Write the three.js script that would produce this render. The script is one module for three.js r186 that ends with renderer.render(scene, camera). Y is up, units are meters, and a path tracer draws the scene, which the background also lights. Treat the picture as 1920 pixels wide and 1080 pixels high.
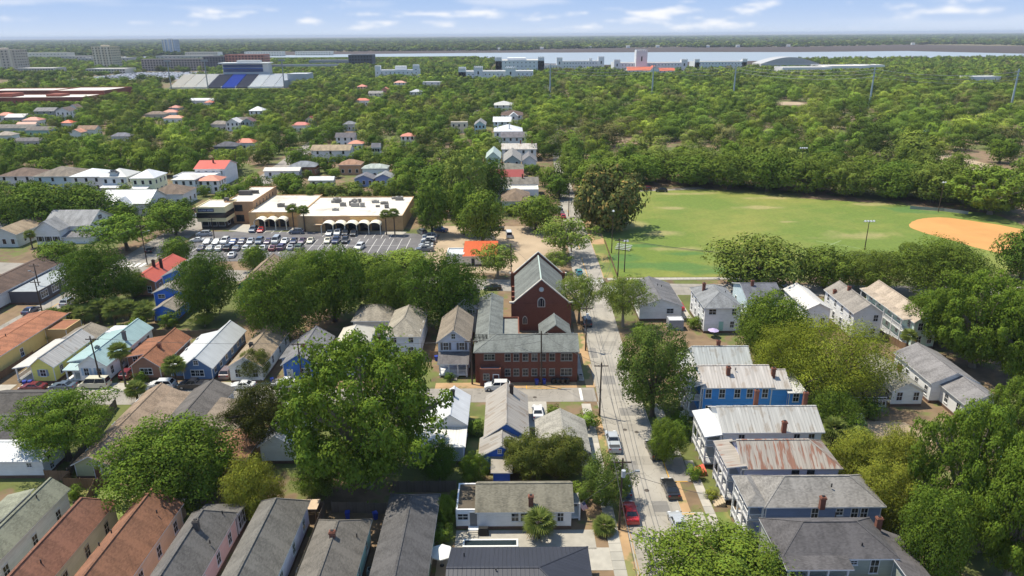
import * as THREE from 'three';
import { mergeGeometries } from 'three/addons/utils/BufferGeometryUtils.js';

// ---------------------------------------------------------------- camera, sky, sun, exposure
const scene = new THREE.Scene();
const camera = new THREE.PerspectiveCamera(44.136, 1920 / 1080, 0.5, 60000);
camera.position.set(0, 62, 0);
camera.rotation.order = 'YXZ';
camera.rotation.set(-19.6456 * Math.PI / 180, 0, -0.00677);
const renderer = new THREE.WebGLRenderer({ antialias: true });
renderer.toneMapping = THREE.LinearToneMapping;
renderer.toneMappingExposure = 1.45;
renderer.shadowMap.enabled = true;

const rng = (s) => () => { s |= 0; s = s + 0x6D2B79F5 | 0; let t = Math.imul(s ^ s >>> 15, 1 | s); t = t + Math.imul(t ^ t >>> 7, 61 | t) ^ t; return ((t ^ t >>> 14) >>> 0) / 4294967296; };
const hash = (x, y, s) => { let h = Math.imul(x | 0, 374761393) ^ Math.imul(y | 0, 668265263) ^ Math.imul(s | 0, 1274126177); h = Math.imul(h ^ h >>> 13, 1274126177); return ((h ^ h >>> 16) >>> 0) / 4294967296; };
// value noise; px, py: period of the lattice (0 = endless)
function vnoise(x, y, s = 0, px = 0, py = px) {
  const xi = Math.floor(x), yi = Math.floor(y), fx = x - xi, fy = y - yi, u = fx * fx * (3 - 2 * fx), v = fy * fy * (3 - 2 * fy);
  const wx = (i) => px ? ((i % px) + px) % px : i, wy = (i) => py ? ((i % py) + py) % py : i;
  const a = hash(wx(xi), wy(yi), s), b = hash(wx(xi + 1), wy(yi), s), c = hash(wx(xi), wy(yi + 1), s), d = hash(wx(xi + 1), wy(yi + 1), s);
  return a + (b - a) * u + (c - a) * v + (a - b - c + d) * u * v;
}
function fbm(x, y, o, s = 0, p = 0, q = p) { let f = 0, a = 0.5, n = 0; for (let i = 0; i < o; i++) { f += a * vnoise(x, y, s + i * 17, p, q); n += a; a *= 0.5; x *= 2; y *= 2; p *= 2; q *= 2; } return f / n; }
const sm = (e0, e1, x) => { x = Math.min(1, Math.max(0, (x - e0) / (e1 - e0))); return x * x * (3 - 2 * x); };
const mix = (a, b, t) => a + (b - a) * t;

{ // the sky: clear blue over a pale horizon, low fair-weather clouds all the way round
  const W = 2560, Hh = 1280, d = new Float32Array(W * Hh * 4);
  for (let j = 0; j < Hh; j++) {
    const el = ((j + 0.5) / Hh - 0.5) * 180, e = Math.max(el, 0);
    const k = 1 - Math.exp(-e / 2.4), k2 = 1 - Math.exp(-e / 26);
    const base = [mix(mix(0.47, 0.215, k), 0.17, k2), mix(mix(0.54, 0.36, k), 0.27, k2), mix(mix(0.65, 0.63, k), 0.46, k2)];
    for (let i = 0; i < W; i++) {
      const az = i / W * 360; let c = 0;
      if (el > 0) {
        const s = Math.sin(Math.max(el, 0.4) * Math.PI / 180), dome = 1 / (s + 0.06), a = az * Math.PI / 180;
        const up = el > 3 ? fbm(Math.cos(a) * dome * 1.5 + 40, Math.sin(a) * dome * 1.5 + 40, 3, 5) : 0;
        c = 0.7 * sm(0.62, 0.85, up) * sm(3, 9, el);
        if (el < 6) {
          const low = fbm(az * 0.4, el * 2.6 + 1.1 * vnoise(az * 0.2, 3, 9), 5, 31, 144, 0) * 0.65 + 0.35 * fbm(az * 0.05, el * 0.9, 3, 77, 18, 0);
          c = Math.max(c, 0.95 * sm(0.53, 0.70, low - 0.055 * Math.abs(el - 1.15)) * sm(0.05, 0.5, el));
          c = Math.max(c, 0.35 * sm(0.5, 0.7, fbm(az * 0.1, el * 1.3 + 7, 4, 51, 36, 0)) * sm(0, 1, el));
        }
      }
      const o = (j * W + i) * 4, cl = [0.72, 0.72, 0.735];
      for (let q = 0; q < 3; q++) d[o + q] = mix(base[q], cl[q], c);
      d[o + 3] = 1;
    }
  }
  const t = new THREE.DataTexture(d, W, Hh, THREE.RGBAFormat, THREE.FloatType);
  t.mapping = THREE.EquirectangularReflectionMapping; t.magFilter = t.minFilter = THREE.LinearFilter; t.needsUpdate = true;
  scene.background = t; scene.environment = t;
}
const sun = new THREE.DirectionalLight(new THREE.Color(1, 0.925, 0.77), 4.5);
sun.position.set(-37 * 10, 91 * 10, -17 * 10 - 150); sun.target.position.set(0, 0, -150);
sun.castShadow = true; sun.shadow.mapSize.set(4096, 4096); sun.shadow.radius = 1;
Object.assign(sun.shadow.camera, { left: -320, right: 320, top: 320, bottom: -320, near: 10, far: 2500 });
sun.name = 'sun'; sun.target.name = 'sun_target'; scene.add(sun, sun.target);
// ---------------------------------------------------------------- colours, textures, materials
// a colour as the photograph shows it in the sun (sRGB 0-255) turned into the base colour that gives it
const lin = (v) => { v /= 255; return v <= 0.04045 ? v / 12.92 : Math.pow((v + 0.055) / 1.055, 2.4); };
const col = (r, g, b, k = 1.5) => new THREE.Color(Math.min(0.82, lin(r) / k), Math.min(0.82, lin(g) / k), Math.min(0.82, lin(b) / k));
// texture of one tile: fn(u, v) gives [r, g, b] linear 0..1 or a grey
function tex(n, fn, rx, ry = rx, m = n) {
  const d = new Uint8Array(n * m * 4), g = (x) => { x = Math.min(1, Math.max(0, x)); return Math.round(255 * (x <= 0.0031308 ? x * 12.92 : 1.055 * Math.pow(x, 1 / 2.4) - 0.055)); };
  for (let j = 0; j < m; j++) for (let i = 0; i < n; i++) {
    const c = fn((i + 0.5) / n, (j + 0.5) / m), o = (j * n + i) * 4, a = Array.isArray(c);
    d[o] = g(a ? c[0] : c); d[o + 1] = g(a ? c[1] : c); d[o + 2] = g(a ? c[2] : c); d[o + 3] = 255;
  }
  const t = new THREE.DataTexture(d, n, m); t.colorSpace = THREE.SRGBColorSpace; fin(t, rx, ry); return t;
}
function fin(t, rx, ry) { t.wrapS = t.wrapT = THREE.RepeatWrapping; t.magFilter = THREE.LinearFilter; t.minFilter = THREE.LinearMipmapLinearFilter; t.generateMipmaps = true; t.repeat.set(1 / rx, 1 / ry); t.needsUpdate = true; }
function bump(n, fn, rx, ry = rx) {
  const d = new Uint8Array(n * n * 4);
  for (let j = 0; j < n; j++) for (let i = 0; i < n; i++) { const c = Math.round(255 * Math.min(1, Math.max(0, fn((i + 0.5) / n, (j + 0.5) / n)))), o = (j * n + i) * 4; d[o] = d[o + 1] = d[o + 2] = c; d[o + 3] = 255; }
  const t = new THREE.DataTexture(d, n, n); fin(t, rx, ry); return t;
}
const T = {
  // asphalt shingles, 9 m tile: courses of 0.14 m, tabs of uneven tone, patches of weather
  shingle: tex(512, (u, v) => { const r = Math.floor(v * 64), c = Math.floor(u * 32 + (r % 2) * 0.5 + hash(r, 3, 8) * 0.3), e = v * 64 - r; return (0.62 + 0.30 * hash(c % 32, r, 4) + 0.34 * (fbm(u * 5, v * 5, 4, 2, 5) - 0.5) + 0.5 * (fbm(u * 14, v * 3, 3, 12, 14, 3) - 0.5) + 0.12 * (hash(u * 512, v * 512, 5) - 0.5)) * (e < 0.16 ? 0.78 : 1); }, 9),
  // sheet metal, 8 m tile: seams every 0.5 m (16 per tile), rain streaks running down the slope
  metal: tex(512, (u, v) => 0.86 + 0.22 * (fbm(u * 48, v * 3, 3, 6, 48, 3) - 0.5) + 0.16 * (fbm(u * 6, v * 6, 4, 7, 6) - 0.5) - (((u * 16) % 1) < 0.07 ? 0.14 : 0), 8),
  old: tex(512, (u, v) => { const s = fbm(u * 40, v * 2.0, 4, 16, 40, 2), p = sm(0.52, 0.66, fbm(u * 9, v * 5, 4, 26, 9, 5)); const g = 0.78 + 0.5 * (s - 0.5) + 0.1 * (hash(Math.floor(u * 18), 0, 3) - 0.5) - (((u * 18) % 1) < 0.09 ? 0.2 : 0); return [g - 0.12 * p, g - 0.16 * p, g - 0.2 * p]; }, 9),
  rust: tex(512, (u, v) => { const s = fbm(u * 60, v * 3, 4, 36, 60, 3), p = sm(0.5, 0.62, 0.55 * fbm(u * 52, v * 7, 4, 46, 52, 7) + 0.45 * fbm(u * 4, v * 4, 4, 56, 4)); const g = 0.31 + 0.18 * (s - 0.5) - (((u * 26) % 1) < 0.1 ? 0.07 : 0); return [mix(g, 0.18 + 0.1 * s, p), mix(g * 0.89, 0.09 + 0.05 * s, p), mix(g * 0.77, 0.06 + 0.035 * s, p)]; }, 13),
  // painted clapboard, 4 m tile, 0.18 m boards
  siding: tex(256, (u, v) => { const r = Math.floor(v * 22), e = v * 22 - r; return (0.93 + 0.08 * (hash(r, Math.floor(u * 2 + hash(r, 2, 2)), 6) - 0.5) + 0.2 * (fbm(u * 4, v * 4, 4, 3, 4) - 0.5)) * (e < 0.14 ? 0.84 : 1); }, 4),
  stucco: tex(256, (u, v) => 0.92 + 0.16 * (fbm(u * 6, v * 6, 5, 8, 6) - 0.5), 5),
  brick: tex(512, (u, v) => { const r = Math.floor(v * 40), c = Math.floor(u * 14 + (r % 2) * 0.5), e = v * 40 - r, f = (u * 14 + (r % 2) * 0.5) % 1, k = 0.8 + 0.4 * hash(c % 14, r, 3) + 0.4 * (fbm(u * 4, v * 4, 3, 9, 4) - 0.5); return e < 0.13 || f < 0.05 ? [0.75, 0.8, 0.85] : [k, k * (0.85 + 0.2 * hash(c % 14, r, 5)), k * 0.9]; }, 3.1),
  grey: tex(512, (u, v) => 0.9 + 0.35 * (fbm(u * 8, v * 8, 5, 21, 8) - 0.5) + 0.12 * (hash(u * 512, v * 512, 5) - 0.5), 6),
  bark: tex(128, (u, v) => 0.85 + 0.5 * (fbm(u * 16, v * 4, 4, 23, 16, 4) - 0.5), 1.2),
  wood: tex(256, (u, v) => { const c = Math.floor(u * 20); return (0.8 + 0.3 * hash(c, 1, 7) + 0.25 * (fbm(u * 40, v * 4, 3, 24, 40, 4) - 0.5)) * ((u * 20) % 1 < 0.08 ? 0.7 : 1); }, 3),
  flatroof: tex(512, (u, v) => { const p = sm(0.55, 0.72, fbm(u * 7, v * 7, 5, 61, 7)), q = sm(0.6, 0.75, fbm(u * 16, v * 5, 4, 71, 16, 5)); const g = 0.92 + 0.14 * (fbm(u * 24, v * 24, 4, 81, 24) - 0.5) - 0.2 * p - 0.13 * q; return [g, g * (0.985 - 0.02 * p), g * (0.96 - 0.05 * p)]; }, 34),
};
const B = {
  shingle: bump(256, (u, v) => ((v * 24) % 1) * 0.7 + 0.3 * hash(Math.floor(u * 16), Math.floor(v * 24), 2), 3.4),
  seam: bump(256, (u) => { const f = (u * 16) % 1; return f < 0.09 ? 1 : 0; }, 8),
  siding: bump(128, (u, v) => 1 - ((v * 22) % 1), 4),
  grain: bump(256, (u, v) => fbm(u * 32, v * 32, 3, 2, 32), 3),
};
const std = (o) => new THREE.MeshStandardMaterial({ roughness: 0.9, metalness: 0, ...o });
const cache = {};
const memo = (k, f) => cache[k] || (cache[k] = f());
const sh = (r, g, b) => memo(`sh${r},${g},${b}`, () => std({ color: col(r, g, b, 1.0), map: T.shingle, bumpMap: B.shingle, bumpScale: 0.02, roughness: 0.95 }));
const mt = (r, g, b, old) => memo(`mt${r},${g},${b},${old}`, () => std({ color: col(r, g, b, 1.3), map: old ? T.old : T.metal, bumpMap: B.seam, bumpScale: 0.035, roughness: 0.55, metalness: 0.0 }));
const wl = (r, g, b) => memo(`wl${r},${g},${b}`, () => std({ color: col(r, g, b, 0.88), map: T.siding, bumpMap: B.siding, bumpScale: 0.02, roughness: 0.75 }));
const stc = (r, g, b) => memo(`st${r},${g},${b}`, () => std({ color: col(r, g, b, 1.0), map: T.stucco, roughness: 0.9 }));
const bk = (r, g, b) => memo(`bk${r},${g},${b}`, () => std({ color: col(r, g, b, 0.8), map: T.brick, roughness: 0.9 }));
const fl = (r, g, b) => memo(`fl${r},${g},${b}`, () => std({ color: col(r, g, b, 1.35), map: T.flatroof, roughness: 0.9 }));
const pl = (r, g, b, ro = 0.7) => memo(`pl${r},${g},${b},${ro}`, () => std({ color: col(r, g, b, 1.3), roughness: ro }));
const gy = (r, g, b) => memo(`gy${r},${g},${b}`, () => std({ color: col(r, g, b, 1.35), map: T.grey, roughness: 0.95 }));
const M = {
  white: pl(240, 240, 240), glass: std({ color: new THREE.Color(0.018, 0.022, 0.028), roughness: 0.06 }), dark: pl(40, 40, 44), black: pl(24, 24, 26), trimg: pl(190, 190, 190),
  rust: std({ color: new THREE.Color(1, 1, 1), map: T.rust, bumpMap: B.seam, bumpScale: 0.03, roughness: 0.8 }),
  chim: bk(112, 72, 58), wood: std({ color: col(150, 120, 92, 1.3), map: T.wood, roughness: 0.95 }), woodg: std({ color: col(120, 108, 96, 1.3), map: T.wood, roughness: 0.95 }), pole: std({ color: col(98, 80, 66, 1.4), map: T.bark, roughness: 0.95 }),
  conc: gy(196, 190, 178), steel: pl(150, 155, 160, 0.45), found: bk(96, 76, 64),
};

// ---------------------------------------------------------------- geometry
const V = (x, y, z) => new THREE.Vector3(x, y, z);
class MB { // collects polygons and boxes, uv in metres on every face
  constructor() { this.p = []; this.u = []; }
  poly(pts) {
    const n = V(0, 0, 0).crossVectors(pts[1].clone().sub(pts[0]), pts[2].clone().sub(pts[0])).normalize();
    let U, W; if (Math.abs(n.y) > 0.999) { U = V(1, 0, 0); W = V(0, 0, -1); } else { U = V(0, 1, 0).cross(n).normalize(); W = n.clone().cross(U); }
    for (let i = 1; i + 1 < pts.length; i++) for (const q of [pts[0], pts[i], pts[i + 1]]) { this.p.push(q.x, q.y, q.z); this.u.push(q.dot(U), q.dot(W)); }
    return this;
  }
  box(x0, y0, z0, x1, y1, z1) {
    const a = V(x0, y0, z1), b = V(x1, y0, z1), c = V(x1, y1, z1), d = V(x0, y1, z1), e = V(x0, y0, z0), f = V(x1, y0, z0), g = V(x1, y1, z0), h = V(x0, y1, z0);
    return this.poly([a, b, c, d]).poly([f, e, h, g]).poly([b, f, g, c]).poly([e, a, d, h]).poly([d, c, g, h]).poly([e, f, b, a]);
  }
  cyl(x, y0, z, r0, r1, h, n = 8, cap = true) {
    for (let i = 0; i < n; i++) {
      const a = i / n * 6.28319, b = (i + 1) / n * 6.28319, P = (t, r, y) => V(x + Math.cos(t) * r, y, z - Math.sin(t) * r);
      this.poly([P(a, r0, y0), P(b, r0, y0), P(b, r1, y0 + h), P(a, r1, y0 + h)]);
      if (cap) this.poly([V(x, y0 + h, z), P(a, r1, y0 + h), P(b, r1, y0 + h)]);
    } return this;
  }
  bar(a, b, r, s = r) { // a square bar from a to b
    const d = b.clone().sub(a).normalize(), up = Math.abs(d.y) > 0.95 ? V(1, 0, 0) : V(0, 1, 0), x = V(0, 0, 0).crossVectors(d, up).normalize().multiplyScalar(r), y = V(0, 0, 0).crossVectors(x, d).normalize().multiplyScalar(s);
    const q = (o, i, j) => o.clone().addScaledVector(x, i).addScaledVector(y, j), c = [[-1, -1], [1, -1], [1, 1], [-1, 1]];
    for (let i = 0; i < 4; i++) { const [m, n] = c[i], [k, l] = c[(i + 1) % 4]; this.poly([q(a, m, n), q(a, k, l), q(b, k, l), q(b, m, n)].reverse()); }
    this.poly(c.map(([i, j]) => q(a, i, j))); this.poly(c.map(([i, j]) => q(b, i, j)).reverse()); return this;
  }
  geo() { const g = new THREE.BufferGeometry(); g.setAttribute('position', new THREE.Float32BufferAttribute(this.p, 3)); g.setAttribute('uv', new THREE.Float32BufferAttribute(this.u, 2)); g.computeVertexNormals(); return g; }
}
const used = {};
const numbered = (n) => { const k = used[n] = (used[n] || 0) + 1; return k === 1 ? n : `${n}_${String(k - 1).padStart(3, '0')}`; };
function mesh(name, g, m, parent) { const o = new THREE.Mesh(g instanceof MB ? g.geo() : g, m); o.name = name; o.castShadow = o.receiveShadow = true; parent.add(o); return o; }
const CUBE = new THREE.BoxGeometry(1, 1, 1), CYL = new THREE.CylinderGeometry(0.5, 0.5, 1, 12);
function cube(name, parent, m, x0, y0, z0, x1, y1, z1) { const o = mesh(name, CUBE, m, parent); o.position.set((x0 + x1) / 2, (y0 + y1) / 2, (z0 + z1) / 2); o.scale.set(x1 - x0, y1 - y0, z1 - z0); return o; }
function tag(o, label, category, group, kind) { o.name = numbered(o.name); if (label) o.userData.label = label; if (category) o.userData.category = category; if (group) o.userData.group = group; if (kind) o.userData.kind = kind; scene.add(o); return o; }
function thing(name, label, category, x, z, turn = 0, group) { const o = new THREE.Group(); o.name = name; o.position.set(x, 0, z); o.rotation.y = turn; return tag(o, label, category, group); }
function ground(name, m, pts, y, uvs) { // a flat sheet of the setting from corner points [x, z]
  const s = new THREE.ShapeGeometry(new THREE.Shape(pts.map(([x, z]) => new THREE.Vector2(x, -z)))); s.rotateX(-Math.PI / 2);
  const p = s.attributes.position, uv = s.attributes.uv; for (let i = 0; i < p.count; i++) uv.setXY(i, p.getX(i), -p.getZ(i));
  const o = new THREE.Mesh(s, m); o.name = name; o.position.y = y; o.receiveShadow = true; return tag(o, null, null, null, 'structure');
}
const rect = (x0, x1, z0, z1) => [[x0, z1], [x1, z1], [x1, z0], [x0, z0]];
// ---------------------------------------------------------------- the ground, roads, field, river
const soil = (u, v, s, p) => { // grass, bare earth and leaf litter in patches with ragged outlines
  const a = fbm(u * p, v * p, 5, s, p), b = fbm(u * p * 2, v * p * 2, 4, s + 9, p * 2), c = fbm(u * p * 8, v * p * 8, 3, s + 5, p * 8), g = sm(0.42, 0.55, a * 0.7 + c * 0.3), l = sm(0.5, 0.62, b), n = 0.7 + 0.6 * c;
  return [mix(mix(0.20, 0.15, l), 0.105, g) * n, mix(mix(0.135, 0.105, l), 0.12, g) * n, mix(mix(0.08, 0.06, l), 0.032, g) * n];
};
{
  const m = std({ map: tex(512, (u, v) => soil(u, v, 3, 5), 60), roughness: 1 });
  const xs = [-40000, -15000, -6000, -3000, -1500, -800, -400, -200, 0, 200, 400, 800, 1500, 3000, 6000, 15000, 40000], zs = [-45000, -20000, -9000, -5000, -3000, -2000, -1200, -700, -400, -200, 0, 300, 2000, 20000], g = new MB();
  for (let i = 0; i + 1 < xs.length; i++) for (let j = 0; j + 1 < zs.length; j++) g.poly([V(xs[i], 0, zs[j + 1]), V(xs[i + 1], 0, zs[j + 1]), V(xs[i + 1], 0, zs[j]), V(xs[i], 0, zs[j])]);
  const o = mesh('ground', g, m, scene); scene.remove(o); tag(o, null, null, null, 'structure');
}
const asphalt = (r, g, b, k) => std({ color: col(r, g, b, 1.36), map: k, roughness: 0.95 });
const tAsph = tex(512, (u, v) => { const n = fbm(u * 10, v * 10, 5, 41, 10), cr = Math.abs(fbm(u * 7, v * 7, 4, 43, 7) - 0.5), st = fbm(u * 24, v * 2, 3, 47, 24, 2), pa = hash(Math.floor(u * 6), Math.floor(v * 9), 4) > 0.86 ? -0.12 : 0; return 0.88 + 0.3 * (n - 0.5) + 0.16 * (st - 0.5) - (cr < 0.006 ? 0.25 : 0) + pa + 0.1 * (hash(u * 512, v * 512, 1) - 0.5); }, 22);
const MA = asphalt(184, 177, 165, tAsph), MD = asphalt(126, 123, 124, tAsph), MP = asphalt(172, 165, 155, tAsph);
const dirt = std({ map: tex(512, (u, v) => { const n = fbm(u * 8, v * 8, 5, 91, 8), k = 0.75 + 0.5 * n, g = sm(0.58, 0.7, fbm(u * 5, v * 5, 4, 95, 5)); return [mix(0.37, 0.17, g) * k, mix(0.24, 0.17, g) * k, mix(0.125, 0.06, g) * k]; }, 14), roughness: 1 });
const sand = std({ map: tex(512, (u, v) => { const k = 0.75 + 0.5 * fbm(u * 6, v * 6, 5, 97, 6); return [0.36 * k, 0.275 * k, 0.185 * k]; }, 26), roughness: 1 });
const lawn = std({ map: tex(512, (u, v) => { const n = fbm(u * 9, v * 9, 5, 31, 9), y = sm(0.5, 0.7, fbm(u * 4, v * 4, 4, 35, 4)); return [mix(0.13, 0.24, y) * (0.6 + 0.8 * n), mix(0.165, 0.2, y) * (0.6 + 0.8 * n), mix(0.04, 0.07, y) * (0.6 + 0.8 * n)]; }, 18), roughness: 1 });
const ML = pl(236, 234, 228, 0.8), MY = pl(224, 170, 60, 0.8);
const both = (L, R) => [...L, ...R.slice().reverse()];
ground('main_street', MA, both([[15, -40], [15.2, -106], [15.9, -140], [16.9, -191], [18.2, -240], [20.6, -335], [52, -1200]], [[23.1, -40], [22.9, -106], [23.4, -140], [24.9, -191], [25.0, -240], [26.6, -335], [58, -1200]]), 0.03);
ground('side_street', MP, rect(-128, 15.1, -118.2, -112.9), 0.026);
ground('cross_street', MP, both([[-150, -189], [-60, -179], [15.9, -169], [24.2, -168.5], [140, -163]], [[-150, -199], [-60, -188], [16, -178], [24.6, -177], [140, -171.5]]), 0.022);
ground('west_street', MP, both([[-117.5, -100], [-117, -150], [-116, -200], [-118, -330], [-150, -800]], [[-107, -100], [-107, -160], [-105, -196], [-108, -330], [-140, -800]]), 0.018);
ground('avenue', MP, both([[-40, -560], [-20, -800], [30, -1000], [50, -1240]], [[-34, -560], [-14, -800], [38, -1000], [60, -1240]]), 0.014);
ground('parking_lot', MD, [[-104, -232.5], [-104, -199], [-26, -197], [-23.5, -226.5], [-36, -228.5], [-60, -231]], 0.035);
ground('forecourt', M.conc, [[-96, -233.6], [-88, -230.4], [-74, -234], [-66, -231.6], [-36, -226.8], [-35, -230], [-66, -236.5], [-96, -242]], 0.045);
ground('dirt_lot', sand, [[-26, -188], [13, -184], [16.5, -216], [14, -236], [-26, -238]], 0.012);
ground('dirt_verge', dirt, rect(13.9, 15.25, -108, -94), 0.034); ground('dirt_verge', dirt, rect(13.4, 15.4, -84, -40), 0.034); ground('dirt_verge', dirt, rect(-14.5, 12, -120.5, -118.2), 0.034);
ground('dirt_verge', dirt, rect(23.1, 24.4, -88.5, -81), 0.034); ground('dirt_verge', dirt, rect(13.7, 15.6, -150, -118.3), 0.034); ground('dirt_verge', dirt, rect(23, 25.5, -81, -60), 0.03);
ground('dirt_verge', dirt, [[24.9, -260], [24.6, -181], [29, -181], [29.6, -217], [34, -236], [46, -238], [50, -262], [36, -276], [26, -262]], 0.02);
ground('grass_verge', lawn, [[25.2, -214], [24.9, -181.4], [28.6, -181.4], [29.2, -214]], 0.028);
ground('lawn', lawn, rect(48.5, 56, -80, -73.4), 0.03); ground('lawn', lawn, rect(-64, -43, -88.5, -79.4), 0.03); ground('lawn', lawn, rect(-7.4, -4.3, -108, -97), 0.03); ground('lawn', lawn, rect(24.6, 29.4, -81.5, -72.5), 0.028);
ground('driveway', MP, rect(23.1, 26.2, -95, -88.6), 0.036); ground('driveway', M.conc, rect(23, 26, -81.5, -76.5), 0.036); ground('driveway', M.conc, rect(2.6, 6, -113, -104), 0.03); ground('driveway', sand, [[56, -106], [66, -105], [68, -99], [57, -98]], 0.03);
ground('driveway', M.conc, rect(-99, -94, -121, -118.2), 0.03); ground('driveway', M.conc, rect(-86, -44, -121.4, -118.2), 0.03); ground('driveway', M.conc, rect(8.9, 14, -74.5, -70.4), 0.03); ground('driveway', M.conc, rect(38.9, 41.5, -168, -152), 0.03);
ground('patio', gy(186, 180, 168), rect(-7.6, 10.6, -78, -74.2), 0.03); ground('patio', sand, rect(-9.6, -7.8, -74, -56), 0.03);
// sidewalk of cast slabs on both sides of the street, laid on a kerb
function slabs(x0, x1, z0, z1, m) {
  const o = new THREE.Group(); o.name = 'sidewalk'; tag(o, null, null, null, 'structure');
  const n = Math.round((z1 - z0) / 1.6), ms = [gy(200, 194, 182), gy(188, 183, 172), gy(208, 201, 188)], r = rng(x0 * 77 + n);
  for (let i = 0; i < n; i++) { const a = z0 + (z1 - z0) * i / n, b = z0 + (z1 - z0) * (i + 1) / n; cube('slab', o, ms[r() * 3 | 0], x0, 0, a + 0.02, x1, 0.1 + r() * 0.012, b - 0.02); }
}
slabs(12.2, 13.8, -112, -56); slabs(12.6, 13.6, -144, -121); slabs(24.6, 26.2, -112, -95.3); slabs(26.3, 27.6, -94, -60);
{ const o = new THREE.Group(); o.name = 'field_path'; tag(o, null, null, null, 'structure'); for (let i = 0; i < 22; i++) cube('slab', o, M.conc, 25.6 + i * 1.7, 0, -180.9, 27.25 + i * 1.7, 0.11, -179.1); }
// painted markings
const line = (name, m, x0, x1, z0, z1, y = 0.042) => ground(name, m, rect(x0, x1, z0, z1), y);
for (let i = 0; i < 5; i++) line('crosswalk_bar', ML, 17.6 + i * 1.5, 18.3 + i * 1.5, -179.6, -177.4); line('crosswalk_line', ML, 17, 24.8, -180.1, -179.8); line('crosswalk_line', ML, 17, 24.8, -177.2, -176.9);
for (let i = 0; i < 6; i++) ground('crosswalk_bar', ML, [[24.7, -175.9 + i * 1.15], [27.2, -175.5 + i * 1.15], [27.2, -174.9 + i * 1.15], [24.7, -175.3 + i * 1.15]], 0.042);
ground('crosswalk_line', ML, [[24.3, -176.6], [24.7, -176.6], [24.7, -169], [24.3, -169]], 0.042); line('stop_line', ML, 12.2, 12.7, -117.9, -113.4);
for (let i = 0; i < 9; i++) line('centre_line', MY, 20.7 + i * 0.02, 20.85 + i * 0.02, -212 + i * -6, -208 + i * -6); line('centre_line', MY, 20.45, 20.6, -200, -182);
for (let i = 0; i < 7; i++) line('centre_line', MY, -112.4, -112.2, -160 - i * 5, -156.5 - i * 5, 0.03); for (let i = 0; i < 6; i++) line('crosswalk_bar', ML, -115.5 + i * 1.7, -114.6 + i * 1.7, -197.6, -193.8, 0.03);
for (const [a, b, c, d] of [[2.5, 9, -118, -117.85], [2.5, 2.65, -119.4, -118]]) line('parking_line', MY, a, b, c, d);
for (const [a, b, c, d] of [[22.9, 25.6, -88.7, -88.55], [23, 23.15, -94.6, -88.6], [23, 25, -81.2, -81.05]]) line('parking_line', MY, a, b, c, d);
for (let i = 0; i < 25; i++) { const x = -98 + i * 2.72; line('stall_line', ML, x, x + 0.13, -221.8, -206.2, 0.042); } line('stall_line', ML, -98, -32.6, -214.2, -214.07, 0.046);
for (let i = 0; i < 9; i++) { const x = -62 + i * 2.8; line('stall_line', ML, x, x + 0.13, -230 + i * 0.35, -224.6 + i * 0.35, 0.042); } for (let i = 0; i < 5; i++) { const x = -85.5 + i * 2.6; line('stall_line', ML, x, x + 0.13, -234, -229.6, 0.048); }
for (let i = 0; i < 10; i++) line('stall_line', ML, -28.4, -24.4, -224 + i * 2.6, -223.87 + i * 2.6, 0.042);
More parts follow.
